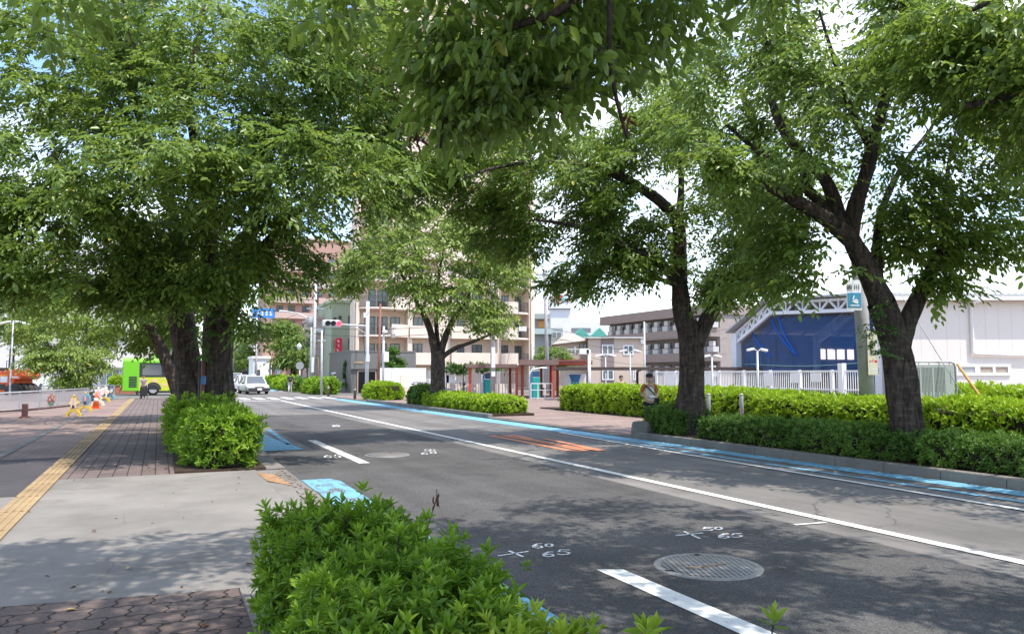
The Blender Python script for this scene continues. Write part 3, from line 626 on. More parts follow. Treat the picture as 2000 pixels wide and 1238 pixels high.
tree('cherry_tree', 'second big dark cherry trunk just left of the massive one, spreading over the pavement',
     [(.325, .27, LB(18.8, [(372, 856, 0), (371, 790, 0), (366, 700, 0), (352, 610, 0)])),
      (.20, .04, LB(18.8, [(350, 630, 0), (335, 490, -1), (300, 450, -1.6), (250, 438, -2.2), (205, 385, -3), (155, 335, -3.5), (100, 305, -3.8)])),
      (.18, .03, LB(18.8, [(352, 620, 0), (300, 500, 0), (230, 430, 1), (120, 390, 2), (0, 370, 3)])),
      (.20, .03, LB(18.8, [(352, 630, 0), (340, 450, -.3), (310, 310, -1), (262, 200, -2), (245, 80, -2), (235, -40, -2)])),
      (.09, .02, LB(18.8, [(330, 380, -.6), (250, 230, -2), (180, 140, -2.6), (90, 90, -3)]))],
     [BL(150, 180, 16.3, 2.5, 2.6, 2.0, 120), BL(100, 400, 14.6, 2.1, 2.0, 1.3, 105), BL(260, 500, 16.5, 1.9, 2.2, .9, 75), BL(40, 525, 14.3, 1.3, 1.5, .5, 40),
      BL(300, 330, 15.8, 1.9, 1.8, 1.4, 70), BL(200, 0, 18, 3, 3, 1.6, 80), BL(-120, 300, 14.8, 1.7, 2.2, 2.1, 60), BL(390, 470, 17, 1.5, 1.8, 1.0, 50), BL(370, 540, 16.2, 1.2, .9, .45, 30), BL(40, 120, 14.6, 2.0, 2.0, 1.5, 80), BL(-30, 430, 14.2, 1.4, 1.6, 1.0, 60), BL(150, 560, 14.8, 1.3, 1.2, .36, 36), BL(300, 100, 16.5, 1.8, 2, 1.6, 70), BL(150, 340, 13.5, 1.9, 1.3, .9, 50)], 12, S_MID, GA)
tree('cherry_tree', 'leaning cherry tree behind the two big trunks, its grey limb arching left over the bus',
     [(.30, .22, LB(25, [(372, 824, 0), (352, 770, 0), (335, 725, 0)])), (.21, .05, LB(25, [(335, 730, 0), (308, 665, 0), (268, 610, -.4), (200, 560, -.6), (120, 520, -1)])),
      (.18, .04, LB(25, [(337, 728, 0), (360, 640, .5), (400, 560, 1), (430, 480, 1)]))],
     [BL(230, 610, 25.5, 2.6, 2.4, 1.0, 70), BL(330, 560, 26, 2.2, 2.5, 1.3, 60), BL(420, 500, 26.5, 3, 3, 2, 60), BL(110, 560, 25.5, 2.4, 2.5, 1.0, 60), BL(300, 650, 26.5, 1.2, 1.2, .6, 30)], 13, S_FAR, GA)
# --- the row on the right
R1_ = tree('cherry_tree', 'nearest right hand cherry, forked trunk rising from the kerb hedge before the white wall',
     [(.285, .215, LB(13.2, [(1775, 893, 0), (1772, 840, 0), (1764, 770, 0), (1754, 700, 0), (1738, 635, 0), (1722, 590, -.1)])),
      (.215, .14, LB(13.2, [(1740, 640, 0), (1722, 590, -.1), (1690, 520, -.2), (1655, 455, -.3)])),
      (.16, .03, LB(13.2, [(1660, 465, -.3), (1605, 422, -.5), (1530, 380, -.8), (1450, 335, -1), (1385, 290, -1.2)])),
      (.12, .03, LB(13.2, [(1645, 450, -.3), (1612, 405, 0), (1572, 365, .3), (1565, 330, .5), (1500, 310, .9), (1420, 245, 1.2)])),
      (.13, .03, LB(13.2, [(1642, 440, -.2), (1618, 360, 0), (1580, 315, .2), (1535, 265, .2), (1508, 200, .3), (1505, 120, .5), (1480, 30, .7)])),
      (.15, .03, LB(13.2, [(1660, 465, -.2), (1672, 400, -.3), (1695, 330, -.4), (1712, 250, -.4), (1738, 160, -.5), (1762, 60, -.6), (1770, -40, -.6)])),
      (.17, .10, LB(13.2, [(1752, 690, 0), (1775, 620, .1), (1805, 555, .2), (1835, 500, .3)])),
      (.11, .03, LB(13.2, [(1832, 508, .3), (1885, 478, .2), (1940, 450, .1), (2010, 435, 0), (2100, 400, -.2)])),
      (.07, .02, LB(13.2, [(1835, 500, .3), (1848, 420, .6), (1852, 330, .9), (1870, 240, 1.2)])),
      (.11, .03, LB(13.2, [(1722, 590, .1), (1712, 520, .5), (1720, 420, 1), (1760, 330, 1.4), (1820, 250, 1.8)])),
      (.07, .02, LB(13.2, [(1705, 300, -.4), (1660, 210, -.7), (1630, 120, -.9), (1600, 20, -1)]))],
     [BL(1560, 290, 13, 1.8, 2.4, 1.4, 66), BL(1700, 150, 13.2, 2.3, 2.6, 1.5, 90), BL(1460, 160, 13, 1.6, 2.2, 1.3, 54), BL(1590, 500, 12.8, .65, 1.2, .42, 17), BL(1530, 430, 13.2, .9, 1.3, .6, 20),
      BL(1840, 380, 13.5, 1.4, 2, 1.3, 75), BL(1930, 470, 13, 1.0, 1.6, .45, 40), BL(1960, 290, 13.3, 1.5, 2.2, 1.2, 70), BL(1650, 0, 13, 3, 3, 1.3, 80), BL(1900, 90, 13, 1.9, 2.5, 1.2, 55),
      BL(1860, 540, 12.9, .55, .7, .25, 12), BL(1740, 430, 13.8, .5, .8, .5, 20), BL(1510, 560, 12.9, .5, 1, .3, 14), BL(1500, 470, 13, .7, 1.2, .5, 14), BL(1400, 300, 11.9, .7, .6, .5, 30), BL(1640, 40, 13.4, 1.5, 2, 1.0, 36), BL(1230, 270, 18, 1.4, 1.8, .8, 44)], 21, S_MID, GB, gap=-.05, along=.36)
tree('cherry_tree', 'dark forked cherry tree on the right beside the person in the cap',
     [(.36, .25, LB(18.7, [(1347, 848, 0), (1348, 780, 0), (1350, 710, 0), (1346, 655, 0), (1340, 630, 0)])),
      (.25, .08, LB(18.7, [(1346, 660, 0), (1332, 600, 0), (1326, 520, 0), (1324, 440, 0), (1290, 395, -.4), (1240, 360, -.8), (1180, 320, -1)])),
      (.13, .03, LB(18.7, [(1330, 560, 0), (1290, 515, -.4), (1230, 485, -.7), (1180, 462, -1), (1120, 440, -1.2), (1050, 430, -1.4)])),
      (.07, .02, LB(18.7, [(1328, 560, 0), (1285, 545, .6), (1230, 540, 1), (1170, 530, 1.2)])),
      (.20, .08, LB(18.7, [(1362, 670, 0), (1390, 610, 0), (1430, 545, .1), (1462, 470, .2), (1470, 390, .3), (1480, 290, .4), (1450, 180, .5)])),
      (.10, .03, LB(18.7, [(1466, 430, .2), (1420, 400, -.5), (1380, 340, -1), (1340, 270, -1.4)])),
      (.10, .03, LB(18.7, [(1325, 440, 0), (1330, 350, .5), (1320, 250, .8), (1260, 150, 1)])),
      (.09, .03, LB(18.7, [(1467, 440, .2), (1520, 390, .6), (1570, 340, 1)])),
      (.10, .02, LB(18.7, [(1240, 360, -.8), (1150, 325, -1), (1040, 318, -1.4), (960, 330, -1.6), (900, 350, -1.8)]))],
     [BL(1290, 330, 18, 2.3, 2.8, 1.4, 115), BL(1180, 420, 18.3, 1.5, 2, .8, 70), BL(1150, 500, 18.5, 1.0, 1.6, .38, 32), BL(1270, 530, 18, .7, 1, .45, 22), BL(1430, 480, 18.5, 1.1, 2, .9, 70),
      BL(1490, 370, 18.7, 1.5, 2.4, 1.3, 75), BL(1080, 350, 18.5, 1.6, 2.2, 1.1, 80), BL(1200, 200, 18.7, 2.4, 3, 1.5, 80), BL(1400, 200, 19, 2.4, 3, 1.5, 80), BL(960, 390, 19, 1.2, 2, 1.0, 50), BL(1040, 460, 18.5, .8, 1.4, .45, 30),
      BL(1400, 560, 18.3, .7, 1.0, .35, 26), BL(1000, 250, 19, 1.5, 2, 1.2, 50), BL(1130, 545, 18.2, .9, 1.2, .33, 32), BL(1240, 480, 18.5, 1.4, 1.6, .6, 50), BL(930, 310, 19, 1.5, 2, 1.1, 60), BL(1000, 440, 19, 1.2, 1.6, .8, 46), BL(1480, 540, 18.5, .8, 1.2, .45, 34), BL(870, 340, 19, 1.2, 1.6, .8, 50)], 22, S_MID, GB, gap=-.2)
tree('cherry_tree', 'sunlit farther cherry tree with a slim forked trunk beside the apartment tower entrance',
     [(.36, .30, LB(35.5, [(854, 792, 0), (855, 750, 0), (856, 710, 0), (855, 685, 0)])),
      (.20, .04, LB(35.5, [(850, 690, 0), (838, 640, 0), (815, 590, -.3), (790, 545, -.5), (770, 500, -.8)])),
      (.18, .04, LB(35.5, [(860, 692, 0), (872, 650, 0), (900, 600, 0), (930, 560, 0), (960, 520, 0)])),
      (.14, .04, LB(35.5, [(862, 698, 0), (890, 680, -.3), (930, 665, -.6), (965, 650, -.8)])),
      (.13, .04, LB(35.5, [(856, 690, 0), (852, 610, .6), (860, 520, 1), (880, 450, 1.2)]))],
     [BL(760, 500, 34.5, 1.9, 2.5, 1.5, 90), BL(860, 560, 35, 2.2, 2.6, 1.4, 100), BL(945, 615, 35, 1.2, 2, .8, 50), BL(900, 470, 36, 2.2, 2.5, 1.4, 85), BL(800, 430, 36, 1.8, 2.2, 1, 60), BL(700, 545, 35, .9, 1.6, .8, 40), BL(980, 520, 35.5, 1.4, 2, 1.4, 60)], 23, S_FAR, GB, leafm=CHERRY_SUNLIT, along=.7)
tree('cherry_tree', 'cherry tree mostly outside the right edge, only its upper branch and leaves reaching into view',
     [(.32, .26, [(11.7, 2.4, .1), (11.65, 2.4, 1.2), (11.7, 2.5, 2.4)]), (.16, .04, [(11.7, 2.5, 2.2), (11.4, 2.8, 3.6), tuple(W(2250, 130, 9.6)), tuple(W(2120, 165, 9.8)), tuple(W(2000, 185, 10)), tuple(W(1880, 208, 10.3))]),
      (.18, .04, [(11.7, 2.5, 2.3), (12.2, 1.5, 4), (12.6, .6, 6)]), (.15, .03, [(11.6, 2.6, 2.6), (10.6, 3.6, 4.6), tuple(W(2060, -40, 9.6)), tuple(W(1900, 20, 10))])],
     [BL(2060, 110, 9.8, 1.2, 1.8, .8, 60), BL(1900, 60, 10, .9, 1.4, .6, 36), BL(2200, 200, 9.6, 1.4, 2, 1.1, 50), BL(1960, 30, 10, 1.2, 1.5, .6, 36), ((12, 1, 6.6), (3, 3.4, 1.6), 120)], 24, S_MID, GB)
# --- tree over the camera
def above(p):
    v = Vector(p) - CAM; z = v.dot(CF)
    return z < .3 or 619 - F_PX * v.dot(CU) / z < -90 or abs(v.dot(CR) / z) > .75
tree('cherry_tree', 'cherry tree overhead whose dark leafy branches hang down into the top of the view',
     [(.36, .30, [(1.1, -2.3, .05), (1.1, -2.2, 1.0), (1.15, -2.1, 2.3)]), (.20, .04, [(1.15, -2.1, 2.1), (1.6, -1.0, 4.0), (2.6, .8, 5.2), (3.6, 3, 6)]),
      (.2, .04, [(1.15, -2.1, 2.2), (.2, -1.4, 4.2), (-1, .5, 5.6), (-1.6, 2.8, 6.4)]), (.2, .04, [(1.15, -2.1, 2.2), (1.0, -1.8, 4.4), (.8, .5, 5.7), (.9, 3, 6.4), (1.2, 5, 6.6)]),
      (.05, .010, [(2.6, .8, 5.2), tuple(W(1190, -160, 4.0)), tuple(W(1192, 0, 4.0)), tuple(W(1190, 110, 4.1)), tuple(W(1205, 200, 4.15)), tuple(W(1225, 270, 4.2))]),
      (.03, .008, [tuple(W(1192, -60, 4.0)), tuple(W(1080, 30, 4.1)), tuple(W(960, 70, 4.2)), tuple(W(880, 200, 4.2)), tuple(W(860, 290, 4.2))])],
     [BL(1060, 0, 4.4, .72, .7, .36, 58), BL(1250, 10, 4.7, .42, .6, .32, 34), BL(900, 100, 4.1, .20, .4, .30, 28), BL(980, 170, 4.2, .34, .45, .24, 30), BL(1090, 120, 4.3, .32, .5, .24, 24), BL(865, 215, 4.2, .12, .2, .16, 8),
      BL(130, -5, 4.6, .26, .4, .10, 6), BL(650, -5, 4.3, .22, .3, .12, 7), BL(1440, -50, 5, .5, .7, .2, 8)], 31, S_NEAR, GA, along=.45, twig_r=.003, gap=-9)
tree('cherry_tree', 'unseen shade canopy above and outside the frame, shaped to shade the foreground',  # leaf clumps placed out of view to shade road, paving and hanging leaves
     [(.3, .24, [(1.1, -7.5, .05), (1.1, -7.4, 1.2), (1.0, -7.0, 2.6)]), (.16, .03, [(1.0, -7, 2.4), (2, -4.5, 5), (3.6, -1, 6.4), (4.4, 2.6, 7)]), (.16, .03, [(1.0, -7, 2.4), (-1, -4.5, 5), (-2.6, -1, 6.6), (-3, 2, 7.2)]), (.16, .03, [(1, -7, 2.5), (.8, -4, 5.4), (.6, 0, 7), (.8, 4, 7.4)])],
     [((3.6, 1.0, 6.9), (2.6, 4.6, 1.3), 130), ((.2, .6, 7.0), (2.6, 4.8, 1.3), 95), ((-3.0, -.5, 6.8), (2.2, 3.4, 1.2), 55), ((6.2, .5, 6.6), (2.0, 3.6, 1.2), 90), ((2.5, 2.0, 5.6), (2.4, 3.2, .9), 90), ((-1.6, 3.2, 6.8), (2.2, 2.0, 1.0), 75), ((4.6, 4.0, 7.2), (3, 2.4, 1), 90), ((2.0, .8, 5.0), (1.8, 1.8, .7), 80), ((.4, 4.6, 6.6), (2.2, 1.8, .8), 90), ((2.2, 3.2, 5.3), (2.0, 1.5, .6), 60)], 32, S_MID, GA, keep=above, gap=-.15)
def shoots(root, pts, seed, s=.7):
    rng = np.random.default_rng(seed); P = np.array([np.array(p) for p in pts]) - np.array(root.location)
    P = np.repeat(P, 2, 0) + rng.normal(0, .04, (len(P) * 2, 3)); V, T = place([l[0] for l in S_NEAR], P, -YAW - PI / 2 + rng.normal(0, .9, len(P)), np.full(len(P), s), rng.normal(.2, .3, len(P)), rng)
    leaf_object('ivy', V, np.clip(T + .2, 0, .92), IVY, root)['kind'] = 'stuff'
shoots(R1_, LB(12.86, [(1722, 612, 0), (1714, 630, 0), (1708, 650, 0), (1706, 668, 0), (1716, 684, 0), (1728, 690, 0), (1700, 640, 0), (1752, 640, 0), (1728, 596, 0)]), 71)
shoots(T1_, LB(16.75, [(398, 640, 0), (394, 660, 0), (402, 672, 0), (412, 650, 0), (417, 630, 0), (406, 690, 0), (414, 612, 0)]), 72, .9)
# ------------------------------------------------------------------ hedges
def rosette(rng, n, ll, ww):
    a = np.arange(n) * 2.4 + rng.uniform(0, 6); e = np.linspace(.25, 1.35, n) + rng.normal(0, .12, n)
    d = np.stack([np.sin(e) * np.cos(a), np.sin(e) * np.sin(a), np.cos(e)], 1)
    b = np.stack([0 * a, 0 * a, np.linspace(.35, -.15, n) * ll], 1)
    l = ll * (.65 + .45 * np.sin(np.linspace(.5, 2.4, n))) * rng.uniform(.85, 1.1, n)
    return leaves(b, d, np.array([[0, 0, 1.0]]) + rng.normal(0, .2, (n, 3)), l, l * ww)
def place_axis(lib, pos, axis, sc, rng, tl=None):
    V = []; T = []; axis = norm(axis); ref = norm(rng.normal(0, 1, (len(pos), 3))); x = norm(np.cross(axis, ref)); y = np.cross(axis, x)
    idx = rng.integers(0, len(lib), len(pos))
    for k in range(len(lib)):
        s = np.where(idx == k)[0]
        if not len(s): continue
        b = lib[k]; v = (b[None, ..., 0:1] * x[s, None, None, :] + b[None, ..., 1:2] * y[s, None, None, :] + b[None, ..., 2:3] * axis[s, None, None, :]) * sc[s, None, None, None] + pos[s][:, None, None, :]
        V.append(v.reshape(-1, 6, 3)); nl = len(b)
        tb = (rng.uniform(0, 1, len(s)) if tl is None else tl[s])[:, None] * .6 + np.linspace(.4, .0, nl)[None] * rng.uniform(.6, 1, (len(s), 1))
        T.append(np.clip(tb, 0, .93).ravel())
    return np.concatenate(V), np.concatenate(T)
_rr = np.random.default_rng(5)
R_NEAR = [rosette(_rr, 9, .062, .32) for _ in range(8)]
R_MID = [rosette(_rr, 7, .090, .34) for _ in range(8)]
R_FAR = [rosette(_rr, 6, .13, .42) for _ in range(6)]
def hedge(name, label, x0, x1, y0, y1, z0, z1, dens, lib, seed, leafm, group=None, rnd=.18, bumpy=.07, cat='hedge', rz=0.0, sc=(.75, 1.2), shoots=None, skip=()):
    """clipped shrubs: leaf rosettes through the outer skin of a rounded box, solid twig-coloured filler inside to keep it dark"""
    rng = np.random.default_rng(seed); cx, cy = (x0 + x1) / 2, (y0 + y1) / 2; hx, hy, h = (x1 - x0) / 2, (y1 - y0) / 2, z1 - z0
    root = thing(name, label, cat, (cx, cy, z0), rz, group)
    P = []; N = []
    for nm, area, fn in (('top', 4 * hx * hy, lambda n: (np.stack([rng.uniform(-hx, hx, n), rng.uniform(-hy, hy, n), np.full(n, h)], 1), (0, 0, 1))),
                     ('left', 2 * hy * h, lambda n: (np.stack([np.full(n, -hx), rng.uniform(-hy, hy, n), rng.uniform(0, h, n)], 1), (-1, 0, 0))),
                     ('right', 2 * hy * h, lambda n: (np.stack([np.full(n, hx), rng.uniform(-hy, hy, n), rng.uniform(0, h, n)], 1), (1, 0, 0))),
                     ('front', 2 * hx * h, lambda n: (np.stack([rng.uniform(-hx, hx, n), np.full(n, -hy), rng.uniform(0, h, n)], 1), (0, -1, 0))),
                     ('back', 2 * hx * h, lambda n: (np.stack([rng.uniform(-hx, hx, n), np.full(n, hy), rng.uniform(0, h, n)], 1), (0, 1, 0)))):
        if nm in skip: continue
        n = int(area * dens); p, nn = fn(n); P.append(p); N.append(np.tile(np.array(nn, float), (n, 1)))
    P = np.concatenate(P); N = np.concatenate(N); r = min(rnd, hx * .9, hy * .9, h * .6)
    q = np.stack([np.clip(P[:, 0], -hx + r, hx - r), np.clip(P[:, 1], -hy + r, hy - r), np.clip(P[:, 2], r * .5, h - r)], 1)
    nn = norm(P - q); P = q + nn * r
    ph = rng.uniform(0, 6.28, 6)
    wob = np.sin(P[:, 0] * 4.1 + P[:, 1] * 2.7 + ph[0]) + np.sin(P[:, 1] * 5.3 - P[:, 2] * 4 + ph[1]) + np.sin(P[:, 1] * 1.3 + ph[2]) + .6 * np.sin(P[:, 0] * 9 + P[:, 1] * 11 + P[:, 2] * 8 + ph[3])
    P = P + nn * (wob * bumpy * .45 + rng.normal(0, bumpy * .55, len(P)) - bumpy * .3)[:, None]
    ax = nn + np.array([0, 0, .55]) + rng.normal(0, .33, nn.shape)
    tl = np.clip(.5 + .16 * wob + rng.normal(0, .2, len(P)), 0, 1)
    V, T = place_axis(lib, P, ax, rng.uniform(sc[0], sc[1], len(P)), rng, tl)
    if shoots is not None and len(shoots):
        sh = np.array([np.array(s_) - np.array([cx, cy, z0]) for s_ in shoots])
        V2, T2 = place_axis(lib, sh, np.array([[0, 0, 1.0]]) + rng.normal(0, .25, sh.shape), np.full(len(sh), 1.15), rng, np.full(len(sh), .6)); V = np.concatenate([V, V2]); T = np.concatenate([T, T2])
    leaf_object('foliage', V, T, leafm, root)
    c = MB(); i = min(.11, hx * .4, h * .3); k = r * .8
    c.prism([(-hx + i + k * .5, -hy + i), (hx - i - k * .5, -hy + i), (hx - i, -hy + i + k), (hx - i, hy - i - k), (hx - i - k * .5, hy - i), (-hx + i + k * .5, hy - i), (-hx + i, hy - i - k), (-hx + i, -hy + i + k)], .02, h - i * 1.3)
    if shoots is not None:
        for s_ in sh: c.tube([(s_[0] * .9, s_[1] * .95, h - .2), (s_[0], s_[1], s_[2])], [.005, .003], 4)
    c.build('branches', TWIG, root)  # solid core added to keep the hedge inside dark, plus shoot stems
    return root
rr = random.Random(3)
sh1 = [(rr.uniform(.75, 1.3), rr.uniform(3.6, 4.9), rr.uniform(.68, .80)) for _ in range(26)]
hedge('azalea_hedge', 'dark green azalea hedge in the foreground bed at bottom centre, farther clump', .64, 1.45, 2.75, 5.1, .04, .68, 700, R_NEAR, 41, AZALEA, 'azalea hedges in the left beds', shoots=sh1, bumpy=.12, sc=(.6, 1.25))
sh2 = [(rr.uniform(.9, 1.45), rr.uniform(1.6, 2.6), rr.uniform(.64, .76)) for _ in range(26)]
for px, py in ((1255, 1222), (1275, 1230), (1510, 1208)):
    p = G(px, py, .72); sh2.append((p.x, p.y, .70))
hedge('azalea_hedge', 'pale yellow green azalea clump at the very bottom of the view, nearest the camera', .84, 1.48, .6, 2.62, .04, .65, 700, R_NEAR, 42, AZALEA_NEW, 'azalea hedges in the left beds', shoots=sh2, bumpy=.12, sc=(.6, 1.25))
hedge('azalea_hedge', 'clipped block of azalea at the end of the mid left bed, beside the blue strip', .50, 1.55, 13.5, 15.6, .05, .88, 300, R_MID, 43, AZALEA, 'azalea hedges in the left beds', sc=(.75, 1.3), rnd=.38, bumpy=.15)
hedge('azalea_hedge', 'long azalea hedge around the feet of the two big left trunks', .40, 1.46, 15.5, 26, .05, .86, 170, R_MID, 44, AZALEA, 'azalea hedges in the left beds', sc=(.8, 1.4), rnd=.4, bumpy=.16)
GH = 'clipped hedges along the right kerb'
hedge('boxwood_hedge', 'low dark kerb hedge between the two nearest right hand trunks', 11.1, 12.0, 8.75, 14.2, .15, .60, 300, R_MID, 51, PRIVET, GH, sc=(.6, .95))
hedge('boxwood_hedge', 'low dark kerb hedge at the right edge in front of the nearest right trunk', 11.1, 12.0, -4, 8.55, .15, .60, 260, R_MID, 52, PRIVET, GH, sc=(.6, .95))
hedge('boxwood_hedge', 'small dark hedge block beside the person in the cap, left of the dark forked trunk', 11.2, 12.2, 15.0, 16.4, .15, .70, 300, R_MID, 53, PRIVET, GH, sc=(.7, 1.0))
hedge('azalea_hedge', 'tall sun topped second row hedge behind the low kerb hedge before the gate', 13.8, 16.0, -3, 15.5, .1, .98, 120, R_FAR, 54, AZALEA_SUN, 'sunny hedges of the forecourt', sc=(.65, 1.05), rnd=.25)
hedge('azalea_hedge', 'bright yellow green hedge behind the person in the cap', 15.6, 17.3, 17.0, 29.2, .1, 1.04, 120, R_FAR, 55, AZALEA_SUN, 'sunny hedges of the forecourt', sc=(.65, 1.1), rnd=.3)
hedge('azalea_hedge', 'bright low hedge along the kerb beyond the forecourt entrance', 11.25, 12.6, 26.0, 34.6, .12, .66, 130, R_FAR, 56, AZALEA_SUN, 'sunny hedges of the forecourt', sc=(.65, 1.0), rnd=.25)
hedge('azalea_bush', 'small dark bush at the foot of the sunlit farther cherry tree', 11.3, 12.5, 35.2, 37.4, .1, .95, 130, R_FAR, 57, PRIVET, None, sc=(.7, 1.0), rnd=.5, cat='bush')
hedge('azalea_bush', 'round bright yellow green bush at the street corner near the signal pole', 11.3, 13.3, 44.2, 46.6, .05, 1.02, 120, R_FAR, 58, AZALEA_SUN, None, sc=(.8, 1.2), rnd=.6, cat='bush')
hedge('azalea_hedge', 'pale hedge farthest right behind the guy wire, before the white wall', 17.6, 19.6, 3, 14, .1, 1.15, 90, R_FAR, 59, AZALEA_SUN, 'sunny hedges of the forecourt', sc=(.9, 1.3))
# ------------------------------------------------------------------ background: measuring
def PD(px, py, d):
    r = CF + CR * ((px - 1000) / F_PX) + CU * ((619 - py) / F_PX); return CAM + r * (d / r.y)
def PA(px, py, a):
    r = CF + CR * ((px - 1000) / F_PX) + CU * ((619 - py) / F_PX); return CAM + r * (a / r.x)
BEIGE = mat('beige render', (.72, .595, .50), .85, .05, 1.2, dirt=.15)
BEIGE_L = mat('light beige render', (.74, .61, .52), .85, .05, 1.5, dirt=.12)
BEIGE_D = mat('tan tile', (.42, .30, .235), .8, .08, 3)
WHITEW_ = mat('white cladding', (.68, .64, .63), .6, .04, .8, dirt=.12)
WHITEP = mat('white paint', (.80, .80, .80), .45, .03, 3, dirt=.08)
GLASS = glass_mat('window glass', (.10, .115, .13)); GLASS_L = glass_mat('curtained glass', (.34, .36, .37), .15)
DARKF = mat('dark frame', (.055, .05, .05), .5); ALU = mat('aluminium', (.55, .55, .56), .4, .05, 5, metal=.5)
GALV = mat('galvanised steel', (.42, .43, .44), .5, .1, 8, metal=.4); GREYP = mat('grey paint', (.32, .32, .33), .6, .06, 4)
POLE_C = mat('pole concrete', (.38, .355, .365), .85, .08, 5, .15, 60); BROWNP = mat('brown paint', (.20, .085, .06), .55, .1, 4)
BLACK = mat('black rubber', (.022, .022, .023), .75, .2, 10); RED_ST = mat('red oxide steel', (.46, .10, .06), .55, .08, 4)
def window(par, x, z, w, h, y=0.0, fm=None, gm=None, mull=1, fr=.05):
    fm = fm or DARKF; gm = gm or GLASS; f = MB(); a, b = y - .06, y + .02
    f.box(x - w / 2, x + w / 2, a, b, z - h / 2, z - h / 2 + fr); f.box(x - w / 2, x + w / 2, a, b, z + h / 2 - fr, z + h / 2)
    f.box(x - w / 2, x - w / 2 + fr, a + .002, b, z - h / 2 + fr, z + h / 2 - fr); f.box(x + w / 2 - fr, x + w / 2, a + .002, b, z - h / 2 + fr, z + h / 2 - fr)
    for k in range(mull):
        xx = x - w / 2 + w * (k + 1) / (mull + 1); f.box(xx - fr / 2, xx + fr / 2, a + .003, b, z - h / 2 + fr, z + h / 2 - fr)
    o = f.build('window', fm, par)
    MB().box(x - w / 2 + .01, x + w / 2 - .01, y - .025, y + .01, z - h / 2 + .01, z + h / 2 - .01).build('pane', gm, o)
    return o
def copy_part(o, dz):
    c = o.copy(); COL.objects.link(c); c.parent = o.parent; c.location = o.location + Vector((0, 0, dz))
    for ch in o.children:
        k = ch.copy(); COL.objects.link(k); k.parent = c
    return c
def rail(mb, pts, h, gap=.12, t=.02, base=0.0):
    for (x0, y0), (x1, y1) in zip(pts[:-1], pts[1:]):
        L = math.hypot(x1 - x0, y1 - y0); n = max(1, int(L / gap))
        mb.bar((x0, y0, base + h), (x1, y1, base + h), .05); mb.bar((x0, y0, base + .06), (x1, y1, base + .06), .03)
        for k in range(n + 1): mb.bar((x0 + (x1 - x0) * k / n, y0 + (y1 - y0) * k / n, base), (x0 + (x1 - x0) * k / n, y0 + (y1 - y0) * k / n, base + h), t)
